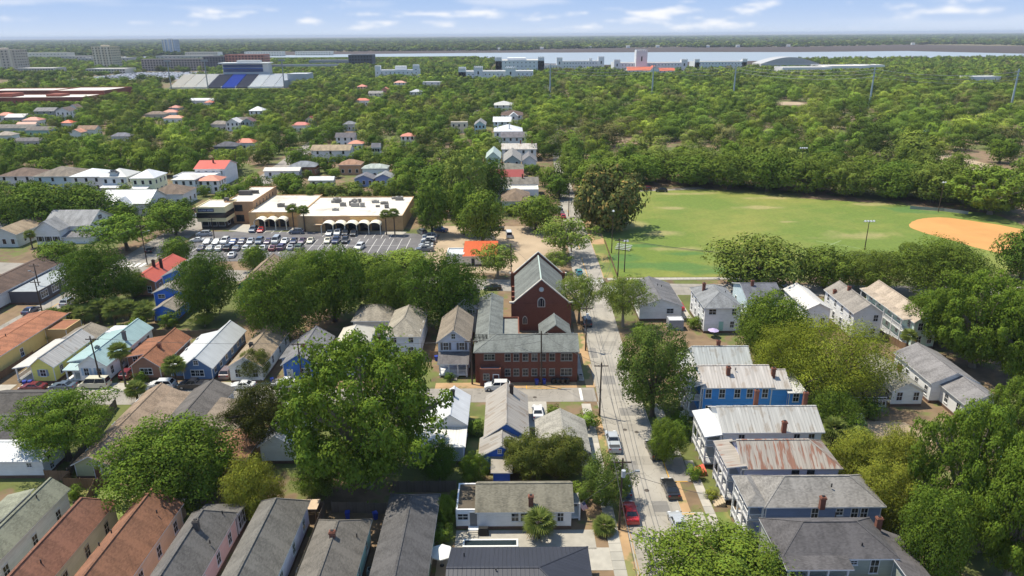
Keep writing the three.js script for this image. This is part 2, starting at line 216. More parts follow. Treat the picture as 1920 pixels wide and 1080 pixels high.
// the playing field
{
  const X0 = 24, Z0 = -300, W = 150, D = 122;
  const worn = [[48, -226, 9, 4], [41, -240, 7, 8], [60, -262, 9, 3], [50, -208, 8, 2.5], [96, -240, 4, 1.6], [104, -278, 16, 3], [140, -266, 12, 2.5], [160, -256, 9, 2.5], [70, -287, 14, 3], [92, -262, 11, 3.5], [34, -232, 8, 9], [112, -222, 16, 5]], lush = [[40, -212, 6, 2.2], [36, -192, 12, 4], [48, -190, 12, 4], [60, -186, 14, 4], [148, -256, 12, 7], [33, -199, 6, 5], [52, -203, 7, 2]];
  const t = tex(768, (u, v) => {
    const x = X0 + u * W, z = Z0 + (1 - v) * D, n = fbm(x * 0.25, z * 0.25, 5, 3), c = fbm(x * 1.6, z * 1.6, 3, 8), big = fbm(x * 0.04, z * 0.04, 3, 6);
    let w = 0, l = 0; const q = (fbm(x * 0.18, z * 0.18, 4, 13) - 0.5) * 2.4;
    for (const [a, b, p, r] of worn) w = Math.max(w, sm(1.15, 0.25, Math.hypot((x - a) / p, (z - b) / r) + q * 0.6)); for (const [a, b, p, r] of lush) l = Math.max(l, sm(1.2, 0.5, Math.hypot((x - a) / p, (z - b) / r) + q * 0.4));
    const s1 = Math.sin((x * 0.35 + z) * 0.62) > 0.55 ? 0.1 : 0, s2 = ((x + z * 0.12) % 11 + 11) % 11 < 0.35 ? 0.14 : 0, ln = Math.abs(z + 208 + (x - 95) * 0.9) < 0.25 && x > 93 && x < 104 || Math.abs(z + 208 - (x - 95) * 0.9 + 9) < 0.25 && x > 96 && x < 106 ? 0.3 : 0;
    const y = Math.min(1, Math.max(0, 0.18 + (big - 0.45) * 1.6 + s1 + s2 + (n - 0.5) * 0.6)), k = 0.82 + 0.36 * c;
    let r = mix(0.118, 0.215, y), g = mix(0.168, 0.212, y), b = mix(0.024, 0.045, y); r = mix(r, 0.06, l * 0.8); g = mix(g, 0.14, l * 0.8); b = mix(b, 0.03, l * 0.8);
    r = mix(r, 0.36, w * 0.5) + ln * 0.3; g = mix(g, 0.28, w * 0.5) + ln * 0.3; b = mix(b, 0.14, w * 0.5) + ln * 0.3; return [r * k, g * k, b * k];
  }, 1);
  t.repeat.set(1 / W, 1 / D); t.offset.set(-X0 / W, -(-(Z0 + D)) / D);
  ground('playing_field', std({ map: t, roughness: 1 }), [[27.5, -182], [34, -181.6], [110, -181], [150, -186], [173, -196], [173.5, -250], [146, -266], [110, -279], [82, -296], [52, -292], [47, -262], [37, -246], [29.8, -226], [29.2, -216]], 0.034);
  const inf = new THREE.CatmullRomCurve3([[134, -230], [138, -238.5], [145, -243.5], [152, -245], [159, -240.5], [168, -230], [170.5, -222], [165, -213], [155.5, -205.5], [146, -200], [142, -206], [137.5, -217.5]].map(([x, z]) => V(x, 0, z)), true).getPoints(72).map((p, i) => [p.x + (hash(i, 1, 3) - 0.5) * 0.5, p.z + (hash(i, 2, 3) - 0.5) * 0.5]);
  ground('infield', std({ map: tex(256, (u, v) => { const k = 0.85 + 0.3 * fbm(u * 5, v * 5, 5, 3, 5); return [0.5 * k, 0.25 * k, 0.08 * k]; }, 30), roughness: 1 }), inf, 0.05);
}
// the river and its marshes
const marsh = std({ map: tex(512, (u, v) => { const k = 0.6 + 0.8 * fbm(u * 6, v * 24, 5, 3, 6, 24), g = sm(0.5, 0.65, fbm(u * 4, v * 9, 4, 8, 4, 9)); return [mix(0.055, 0.05, g) * k, mix(0.035, 0.043, g) * k, mix(0.027, 0.022, g) * k]; }, 900, 300), roughness: 1 });
const far0 = [[-1300, -2480], [-843, -2477], [-591, -2612], [-108, -2669], [596, -2588], [962, -2483], [1339, -2527], [1474, -2143], [3500, -2100]];
ground('marsh', marsh, both(far0.map(([x, z]) => [x, z + 20]), [[-1300, -2700], [-990, -3041], [-688, -3046], [98, -3213], [828, -3604], [1316, -3405], [1995, -3775], [2300, -2950], [4000, -3200]]), 0.3);
ground('marsh', marsh, [[-160, -2170], [-20, -1650], [80, -1480], [420, -1500], [600, -1480], [640, -1730], [419, -1720], [205, -1573], [4, -1730]], 0.3);
ground('river', std({ color: new THREE.Color(0.29, 0.33, 0.36), roughness: 0.4, bumpMap: B.grain, bumpScale: 0.02 }), both([[-1300, -2330], [-780, -2291], [-505, -2230], [-149, -2152], [4, -1718], [205, -1563], [419, -1708], [755, -1749], [1219, -1768], [4000, -1800]], far0), 0.6);
// clearings in the park woods
for (const q of [[245, 272, -696, -664], [214, 236, -380, -334]]) { ground('clearing', sand, rect(...q), 0.03); }
ground('park_road', MP, [[46, -298], [48, -292], [64, -290], [82, -297], [80, -301], [62, -295]], 0.032);
// kerbs beside the street, and iron covers in it
for (const [x0, x1, z0, z1] of [[15.06, 15.22, -112.6, -56], [22.95, 23.11, -112, -95.1], [22.95, 23.11, -88.4, -81.6], [22.95, 23.11, -76.4, -56], [15.35, 15.5, -128, -118.4], [23, 23.16, -146, -112.2]]) { const o = new THREE.Group(); o.name = 'kerb'; tag(o, null, null, null, 'structure'); const n = Math.round((z1 - z0) / 1.8); for (let i = 0; i < n; i++) cube('kerbstone', o, gy(190, 184, 172), x0, 0, mix(z0, z1, i / n) + 0.015, x1, 0.13, mix(z0, z1, (i + 1) / n) - 0.015); }
for (const [x, z] of [[18.6, -103.2], [20.4, -102.4], [19.2, -86.5], [4, -114.6]]) { const c = []; for (let i = 0; i < 16; i++) c.push([x + Math.cos(i * 0.3927) * 0.36, z - Math.sin(i * 0.3927) * 0.36]); ground('iron_cover', pl(84, 76, 68), c, 0.044); }
for (const q of [[16.2, 18.8, -94, -90.4], [19.4, 21.6, -84, -81.6], [17, 19.4, -123, -119.4], [18.6, 22.2, -110.5, -107.8], [16, 17.4, -136, -131], [-30, -26.4, -116.6, -114.2], [-62, -57, -117.4, -115.4]]) ground('road_patch', asphalt(150, 146, 140, tAsph), rect(...q), 0.038);
// ---------------------------------------------------------------- houses
const winGeo = (w, h, far) => memo(`win${w.toFixed(2)},${h.toFixed(2)},${far}`, () => {
  const b = 0.09, g = new MB().box(-w / 2 - b, -h / 2 - b, 0, w / 2 + b, -h / 2, 0.07).box(-w / 2 - b, h / 2, 0, w / 2 + b, h / 2 + b + 0.03, 0.08).box(-w / 2 - b, -h / 2, 0, -w / 2, h / 2, 0.06).box(w / 2, -h / 2, 0, w / 2 + b, h / 2, 0.06);
  if (!far) { g.box(-w / 2, -0.035, 0, w / 2, 0.035, 0.05).box(-0.02, -h / 2, 0, 0.02, -0.035, 0.045).box(-0.02, 0.035, 0, 0.02, h / 2, 0.045); if (w > 1.5) g.box(-w / 6 - 0.05, -h / 2, 0, -w / 6 + 0.05, h / 2, 0.055).box(w / 6 - 0.05, -h / 2, 0, w / 6 + 0.05, h / 2, 0.055); }
  return g.geo();
});
const paneGeo = (w, h) => memo(`pane${w.toFixed(2)},${h.toFixed(2)}`, () => new MB().box(-w / 2, -h / 2, 0, w / 2, h / 2, 0.025).geo());
const TURN = { s: 0, e: Math.PI / 2, n: Math.PI, w: -Math.PI / 2 };
// a window on one side of a body: u runs along that side, y is its middle
function win(t, b, side, u, y, w, h, o = {}) {
  const f = mesh('window', winGeo(w, h, o.far), o.tm || M.white, t); const q = { s: [u, b.z1], n: [u, b.z0], e: [b.x1, u], w: [b.x0, u] }[side];
  f.position.set(q[0], y, q[1]); f.rotation.y = TURN[side]; mesh('pane', paneGeo(w, h), o.gm || M.glass, f);
  if (!o.far) cube('sill', f, o.tm || M.white, -w / 2 - 0.14, -h / 2 - 0.16, 0, w / 2 + 0.14, -h / 2 - 0.09, 0.13);
  if (o.shm) for (const s of [-1, 1]) cube('shutter', f, o.shm, s * (w / 2 + 0.33) - 0.2, -h / 2, 0, s * (w / 2 + 0.33) + 0.2, h / 2, 0.05);
  return f;
}
function door(t, b, side, u, y0, m, w = 0.95, h = 2.1) {
  const q = { s: [u, b.z1], n: [u, b.z0], e: [b.x1, u], w: [b.x0, u] }[side], d = cube('door', t, m, -w / 2, 0, -0.03, w / 2, h, 0.06);
  const f = mesh('door_frame', memo(`df${w},${h}`, () => new MB().box(-w / 2 - 0.12, 0, 0, -w / 2, h, 0.07).box(w / 2, 0, 0, w / 2 + 0.12, h, 0.07).box(-w / 2 - 0.12, h, 0, w / 2 + 0.12, h + 0.14, 0.08).geo()), M.white, t);
  f.position.set(q[0], y0, q[1]); f.rotation.y = d.rotation.y = TURN[side]; d.position.set(q[0], y0 + h / 2, q[1]); d.translateZ(0.02);
}
// the faces of a roof over the rectangle x0..x1, z0..z1 (local), eaves at he, ridge rise above
function roofFaces(kind, b, he, rise, ov) {
  const w = b.x1 - b.x0, d = b.z1 - b.z0, cx = (b.x0 + b.x1) / 2, cz = (b.z0 + b.z1) / 2, F = [], out = { faces: F };
  const ax = kind[1];
  if (kind[0] === 'f') { { const i = 0.12; F.push([V(b.x0 + i, he, b.z1 - i), V(b.x1 - i, he, b.z1 - i), V(b.x1 - i, he, b.z0 + i), V(b.x0 + i, he, b.z0 + i)]); return out; } }
  if (kind[0] === 's') { // a single slope that falls towards one side
    const S = ax.toLowerCase(), along = S === 'n' || S === 's' ? d : w, k = rise / along, lo = he - ov * k, hi = he + rise + ov * k, X0 = b.x0 - ov, X1 = b.x1 + ov, Z0 = b.z0 - ov, Z1 = b.z1 + ov;
    const y = { s: [lo, lo, hi, hi], n: [hi, hi, lo, lo], e: [hi, lo, lo, hi], w: [lo, hi, hi, lo] }[S];
    F.push([V(X0, y[0], Z1), V(X1, y[1], Z1), V(X1, y[2], Z0), V(X0, y[3], Z0)]); return out;
  }
  const L = (ax === 'x' ? w : d) / 2 + ov, D0 = (ax === 'x' ? d : w) / 2, D = D0 + ov, ye = he - ov * rise / D0, yr = he + rise, hip = kind[0] === 'h', e = kind[2];
  const hl = hip && (!e || e === 'W' || e === 'S') ? Math.min(D, L * 0.96) : 0, hr = hip && (!e || e === 'E' || e === 'N') ? Math.min(D, L * 0.96) : 0; // start of the axis: west or south
  const P = ax === 'x' ? (l, y, q) => V(cx + l, y, cz + q) : (l, y, q) => V(cx + q, y, cz - l); // along the ridge l, across q
  const A = P(-L, ye, D), Bq = P(L, ye, D), C = P(L, ye, -D), E = P(-L, ye, -D), R0 = P(-L + hl, yr, 0), R1 = P(L - hr, yr, 0);
  F.push([A, Bq, R1, R0], [C, E, R0, R1]); if (hl) F.push([E, A, R0]); if (hr) F.push([Bq, C, R1]);
  out.ridge = [R0, R1]; out.hips = []; if (hl) out.hips.push([A, R0], [E, R0]); if (hr) out.hips.push([Bq, R1], [C, R1]); out.gab = [!hl, !hr]; out.ax = ax; return out;
}
function roofMeshes(t, R, rm, tm, o = {}) {
  const g = new MB(), rim = new MB(), th = o.th || 0.16, edges = new Map(), key = (p) => `${p.x.toFixed(3)},${p.y.toFixed(3)},${p.z.toFixed(3)}`;
  for (const f of R.faces) { g.poly(f); g.poly(f.map((p) => p.clone().setY(p.y - th)).reverse()); f.forEach((p, i) => { const q = f[(i + 1) % f.length], k = key(p) + '|' + key(q), r = key(q) + '|' + key(p); if (edges.has(r)) edges.delete(r); else edges.set(k, [p, q]); }); }
  for (const [p, q] of edges.values()) rim.poly([p.clone().setY(p.y - th), q.clone().setY(q.y - th), q, p]);
  const r = mesh('roof', g, rm, t); mesh('fascia', rim, tm, r);
  if (R.ridge && o.cap !== 0 && R.ridge[0].distanceTo(R.ridge[1]) > 0.5) mesh('ridge_cap', new MB().bar(R.ridge[0], R.ridge[1], 0.14, 0.035), o.cap || rm, r);
  if (R.hips && o.cap !== 0) for (const [a, b] of R.hips) mesh('hip_cap', new MB().bar(a, b, 0.1, 0.03), o.cap || rm, r);
  return r;
}
function chimney(roof, x, z, y0, y1, m = M.chim, s = 0.32) {
  const c = mesh('chimney', new MB().box(x - s, y0, z - s * 0.8, x + s, y1, z + s * 0.8).box(x - s - 0.07, y1 - 0.3, z - s * 0.8 - 0.07, x + s + 0.07, y1 - 0.12, z + s * 0.8 + 0.07), m, roof);
  cube('chimney_pot', c, M.dark, x - s * 0.55, y1, z - s * 0.4, x + s * 0.55, y1 + 0.12, z + s * 0.4); return c;
}
const rects = []; // footprints, so that trees keep clear of them
const RW = rng(77); for (const q of [[245, 272, -696, -664, 0.2], [214, 236, -380, -334, 0.2], [-800, -120, -2420, -2300, 0.1], [40, 640, -1800, -1580, 0.1]]) rects.push(q);
// bodies: [x0, x1, z0, z1, eaves, roof kind, rise, roof material, wall material, options]
function house(name, label, bodies, ex = {}) {
  const f = bodies[0], cx = (f[0] + f[1]) / 2, cz = (f[2] + f[3]) / 2, t = thing(name, label, ex.cat || 'house', cx, cz, (ex.a || 0) * Math.PI / 180, ex.group);
  if (ex.inset) bodies = bodies.map((q) => [q[0] + ex.inset, q[1] - ex.inset, q[2] + ex.inset, q[3], ...q.slice(4)]);
  bodies.forEach((q, k) => {
    const [X0, X1, Z0, Z1, he, kind, rise, rm, wm, o = {}] = q, b = { x0: X0 - cx, x1: X1 - cx, z0: Z0 - cz, z1: Z1 - cz }, tm = o.tm || ex.tm || M.white, y0 = o.y0 || 0; rects.push([X0, X1, Z0, Z1, ex.far ? he * 0.68 : 0]);
    const ov = o.ov ?? (kind[0] === 'f' ? 0 : ex.far ? 0.5 : 0.38), R = roofFaces(kind, b, he, rise, ov), g = new MB(), c = (x, y, z) => V(x, y, z);
    const A = [[b.x0, b.z1], [b.x1, b.z1], [b.x1, b.z0], [b.x0, b.z0]], S = kind[1];
    const top = (x, z) => kind[0] !== 's' ? he : S === 'S' ? mix(he, he + rise, (b.z1 - z) / (b.z1 - b.z0)) : S === 'N' ? mix(he, he + rise, (z - b.z0) / (b.z1 - b.z0)) : S === 'E' ? mix(he, he + rise, (b.x1 - x) / (b.x1 - b.x0)) : mix(he, he + rise, (x - b.x0) / (b.x1 - b.x0));
    const lift = kind[0] === 'f' ? (o.par ?? 0.35) : -0.02;
    for (let i = 0; i < 4; i++) { const [x, z] = A[i], [u, v] = A[(i + 1) % 4]; g.poly([c(x, y0, z), c(u, y0, v), c(u, top(u, v) + lift, v), c(x, top(x, z) + lift, z)]); }
    if (kind[0] === 'f' && lift > 0) for (let i = 0; i < 4; i++) { const [x, z] = A[i], [u, v] = A[(i + 1) % 4], n = 0.22, I = (p, w) => [p + (p < (b.x0 + b.x1) / 2 ? n : -n), w + (w < (b.z0 + b.z1) / 2 ? n : -n)], [xi, zi] = I(x, z), [ui, vi] = I(u, v), h = he + lift; g.poly([c(x, h, z), c(u, h, v), c(ui, h, vi), c(xi, h, zi)]); g.poly([c(ui, he, vi), c(xi, he, zi), c(xi, h, zi), c(ui, h, vi)]); }
    if (R.ridge) { const yr = he + rise - 0.03, mx = (b.x0 + b.x1) / 2, mz = (b.z0 + b.z1) / 2; if (R.ax === 'x') { if (R.gab[0]) g.poly([c(b.x0, he - 0.02, b.z0), c(b.x0, he - 0.02, b.z1), c(b.x0, yr, mz)]); if (R.gab[1]) g.poly([c(b.x1, he - 0.02, b.z1), c(b.x1, he - 0.02, b.z0), c(b.x1, yr, mz)]); } else { if (R.gab[0]) g.poly([c(b.x0, he - 0.02, b.z1), c(b.x1, he - 0.02, b.z1), c(mx, yr, b.z1)]); if (R.gab[1]) g.poly([c(b.x1, he - 0.02, b.z0), c(b.x0, he - 0.02, b.z0), c(mx, yr, b.z0)]); } }
    const wall = mesh('wall', g, wm, t); if (o.wl) wall.userData.label = o.wl;
    if (!ex.far && !y0 && o.fo !== 0) { const h = 0.5, e = 0.03; mesh('foundation', new MB().box(b.x0 - e, 0, b.z0 - e, b.x1 + e, h, b.z1 + e), o.fm || M.found, t); for (const [x, z] of A) cube('corner_board', t, tm, x + (x > (b.x0 + b.x1) / 2 ? -0.09 : -0.025), h, z + (z > (b.z0 + b.z1) / 2 ? -0.09 : -0.025), x + (x > (b.x0 + b.x1) / 2 ? 0.025 : 0.09), Math.max(h + 0.1, top(x, z) - 0.1), z + (z > (b.z0 + b.z1) / 2 ? 0.025 : 0.09)); }
    const roof = roofMeshes(t, R, rm, o.fa || tm, { cap: ex.far ? 0 : o.cap, th: kind[0] === 'f' ? 0.1 : 0.16 });
    for (const [x, z, h, m] of o.ch || []) chimney(roof, x - cx, z - cz, he - 0.2, h || he + rise + 1, m);
    for (const [x, z, y, h = 0.5] of o.ve || []) { const v = mesh('vent_pipe', CYL, M.dark, roof); v.position.set(x - cx, y, z - cz); v.scale.set(0.16, h, 0.16); }
    const fl = o.fl || (he > 5.4 ? 2 : 1), base = y0 + (ex.far ? 0.6 : 0.75), [ww, wh] = o.ws || (ex.far ? [1.1, 1.6] : [0.9, 1.55]);
    for (const [, s, n] of (o.w ?? (ex.far ? 's3e3w3' : 's2e3w3n2')).matchAll(/([nsew])(\d+)/g)) {
      const n1 = +n, lo = s === 's' || s === 'n' ? b.x0 : b.z0, hi = s === 's' || s === 'n' ? b.x1 : b.z1;
      for (let l = 0; l < fl; l++) for (let i = 0; i < n1; i++) win(t, b, s, lo + (hi - lo) * (i + 0.5) / n1 + (ex.far ? 0 : (RW() - 0.5) * 0.5), base + 1.25 + l * (he - y0 - 0.4) / fl * 1.0, ww, wh, { far: ex.far, shm: o.shm, tm: o.wt || tm });
    }
    for (const [s, u, y, w, h, so] of o.cw || []) win(t, b, s, u - (s === 's' || s === 'n' ? cx : cz), y, w, h, { tm: o.wt || tm, ...so });
    for (const [s, u, y, m, w, h] of o.dr || []) door(t, b, s, u - (s === 's' || s === 'n' ? cx : cz), y, m || M.dark, w, h);
  });
  for (const p of ex.po || []) porch(t, p, cx, cz);
  return t;
}
// porch: {r: [x0, x1, z0, z1], y: floor levels, top, posts: [[x, z]...], rail: [[x0, z0, x1, z1]...], roof: [kind, rise, material], steps: [x, z, dx, dz]}
function rail(t, a, b, y, m) {
  const L = Math.hypot(b[0] - a[0], b[1] - a[1]), n = Math.max(2, Math.round(L / 0.16)), g = new MB().bar(V(a[0], y + 0.9, a[1]), V(b[0], y + 0.9, b[1]), 0.045, 0.035).bar(V(a[0], y + 0.12, a[1]), V(b[0], y + 0.12, b[1]), 0.035, 0.03);
  for (let i = 0; i <= n; i++) { const x = mix(a[0], b[0], i / n), z = mix(a[1], b[1], i / n); g.box(x - 0.02, y + 0.12, z - 0.02, x + 0.02, y + 0.9, z + 0.02); } mesh('railing', g, m, t);
}
function porch(t, p, cx, cz) {
  const [X0, X1, Z0, Z1] = p.r, b = { x0: X0 - cx, x1: X1 - cx, z0: Z0 - cz, z1: Z1 - cz }, m = p.m || M.white; rects.push(p.r);
  for (const y of p.y) { cube('porch_floor', t, p.fm || m, b.x0, y - 0.22, b.z0, b.x1, y, b.z1); for (const [a, c, d, e] of p.rail || []) rail(t, [a - cx, c - cz], [d - cx, e - cz], y, m); }
  for (const [x, z] of p.posts || []) cube('post', t, m, x - cx - 0.11, 0, z - cz - 0.11, x - cx + 0.11, p.top - 0.05, z - cz + 0.11);
  if (p.roof) roofMeshes(t, roofFaces(p.roof[0], b, p.top, p.roof[1], p.ov ?? 0.25), p.roof[2], p.fa || m, { cap: 0 });
  if (p.steps) { const [x, z, dx, dz, w = 1.5, sm_ = M.conc, n = 4] = p.steps; for (let i = 0; i < n; i++) { const y = p.y[0] * (1 - (i + 1) / (n + 1)), ox = x - cx + dx * 0.3 * i, oz = z - cz + dz * 0.3 * i; cube('step', t, sm_, ox + (dx ? Math.min(0, dx * 0.3) : -w / 2), 0, oz + (dz ? Math.min(0, dz * 0.3) : -w / 2), ox + (dx ? Math.max(0, dx * 0.3) : w / 2), y, oz + (dz ? Math.max(0, dz * 0.3) : w / 2)); } }
}
// ---------------------------------------------------------------- the houses near the camera
const WH = wl(236, 238, 242), mW = mt(236, 238, 240), mO = mt(205, 200, 192, 1), GD = sh(92, 89, 90), GM = sh(108, 105, 102), GL = sh(150, 147, 138), TN = sh(150, 134, 114), BR = sh(142, 98, 74);
const COT = 'narrow cottages in the row along the bottom edge';
house('cottage', 'white-walled narrow cottage with grey-green shingle roof, leftmost of the bottom row', [[-64.8, -60.3, -82, -56, 4.5, 'gz', 1.5, sh(132, 134, 116), WH, { w: 'e5n1', ve: [[-62, -78, 5.8]] }], [-68.6, -64.8, -81.5, -56, 3.7, 'sW', 0.8, sh(140, 142, 124), WH, { w: 'w4' }]], { group: COT, inset: 0.36 });
house('cottage', 'pale sage cottage with rust-brown shingle roof and small skylight', [[-58, -52.5, -79.4, -56, 4.4, 'hzN', 2.2, sh(140, 98, 78), wl(186, 188, 168), { w: 'e5', ve: [[-55.9, -76, 6.2], [-54, -66, 5.7]], tm: pl(205, 200, 185) }]], { group: COT, inset: 0.36 });
house('cottage', 'peach cottage with brown shingle roof hipped to the front', [[-50.4, -43.6, -79, -56, 4.2, 'hzS', 2.5, sh(140, 98, 74), wl(232, 198, 172), { w: 'e5', ve: [[-45, -75, 5.6], [-47.9, -70, 6.6], [-48.3, -68, 6.4]] }], [-49.2, -44.6, -82, -79, 2.6, 'sN', 0.4, mW, wl(200, 180, 160), { w: '', ov: 0.3, fo: 0 }]], { group: COT, inset: 0.36 });
house('cottage', 'pink cottage with dark grey hipped roof and screened rear porch', [[-41.7, -35.7, -77, -56, 4.2, 'hzN', 2.4, GM, wl(240, 186, 180), { w: 'e5', ch: [[-38.2, -71, 7.4, pl(90, 84, 80)]], ve: [[-36.9, -75.3, 5.2], [-36.4, -70, 5]] }], [-41, -35.6, -79.6, -77, 3.4, 'sN', 0.5, GM, wl(170, 150, 150), { w: 'e1', ws: [2, 2] }]], { group: COT, inset: 0.36 });
house('cottage', 'lavender cottage with grey shingle roof, rear slope facing the pergola', [[-33.5, -27, -79.4, -56, 4.2, 'hzN', 2.5, sh(116, 113, 107), wl(206, 200, 226), { w: 'e5', ve: [[-29, -77, 5.2]] }]], { group: COT, inset: 0.36 });
house('cottage', 'light blue cottage with grey-brown roof and small brick flue', [[-24.8, -18, -75.4, -56, 4.2, 'hzN', 2.2, sh(112, 107, 100), wl(182, 214, 230), { w: 'e4', ch: [[-21.4, -69.2, 7.1]], ve: [[-19, -71, 5]] }]], { group: COT, inset: 0.36 });
house('cottage', 'green-walled cottage under long charcoal shingle roof beside the white patio parasol', [[-16.5, -9.8, -80.6, -56, 4.2, 'hzN', 1.9, sh(92, 90, 90), wl(96, 128, 112), { w: 'e4', ve: [[-11, -60, 5.2]] }]], { group: COT, inset: 0.36 });
house('metal_roof_house', 'house with long black standing-seam roof at the bottom centre', [[-7.2, 8.6, -70.2, -58.6, 3.6, 'hxE', 2.2, mt(62, 64, 74), wl(175, 172, 165), { w: 's4n4e2w2', ve: [[-5.8, -67.6, 4.9], [-2, -64, 5.9, 0.25]] }]]);
house('white_bungalow', 'low white bungalow with weathered grey-brown roof, flag and fan palm in front', [[-4.7, 7.6, -84.4, -78.2, 3.2, 'gx', 1.9, sh(128, 123, 108), WH, { w: 'n3e1', cw: [['s', 0.2, 2, 0.9, 1.3], ['s', 1.4, 2, 0.9, 1.3], ['s', 6.2, 2, 0.75, 1.4]], ch: [[2.3, -78.7, 5]] }], [-7.6, -4.7, -84.2, -78.3, 3, 'f', 0, gy(104, 94, 80), WH, { w: '', par: 0.1, cw: [['s', -6.7, 2, 1.3, 0.9]], dr: [['s', -5.3, 0.55, pl(120, 120, 122)]] }]], { po: [{ r: [7.6, 9, -82.4, -80], y: [0.5], top: 2.7, roof: ['f', 0, GL], posts: [[8.9, -80.1], [8.9, -82.3]] }, { r: [-6, -4.6, -78.3, -77.4], y: [0.55], top: 0.5, steps: [-5.3, -77.4, 0, 1, 1.3] }] });
house('white_metal_house', 'white house with white metal gable roof and broad flat rear roof', [[-12.3, -7.5, -107.6, -98.6, 4.3, 'gz', 1.6, mt(228, 230, 232), WH, { w: 'e3n1', ch: [[-9.9, -104.6, 6.9, M.dark]] }], [-15.8, -7.6, -98.6, -93.6, 3.2, 'sS', 0.3, mt(238, 236, 230), wl(176, 190, 214), { w: 's2', fa: M.white }], [-15.8, -12.3, -107, -98.6, 3.3, 'sW', 0.5, mt(234, 234, 232), WH, { w: 'w3' }]]);
house('blue_metal_house', 'deep blue house with streaked weathered metal roof behind the white bungalow', [[-4.2, 2.2, -109, -96, 3.5, 'gz', 2.3, mt(196, 188, 178, 1), wl(60, 108, 190), { w: 'e3w3', ch: [[-0.2, -106.4, 6.9, pl(70, 55, 48)]] }], [-4.8, 1.3, -96, -91.4, 3, 'gz', 1.7, mt(190, 184, 176, 1), wl(48, 98, 196), { w: 'e1', cw: [['s', -2, 3.6, 0.45, 0.5, {}]] }]]);
house('garden_shed', 'small blue shed with pale lean-to roof behind the white bungalow', [[-2.9, -0.5, -91.3, -88.2, 2.3, 'sS', 0.4, gy(178, 170, 158), wl(44, 92, 190), { w: '', fo: 0, dr: [['w', -89.5, 0.1, pl(40, 80, 160)]] }]], { cat: 'shed' });
house('grey_gable_house', 'grey shingled gable house at the street corner behind leafy myrtles', [[3.9, 11.3, -101, -92, 3.3, 'gz', 1.9, sh(160, 156, 146), wl(205, 205, 200), { w: 's2e3w3' }]]);
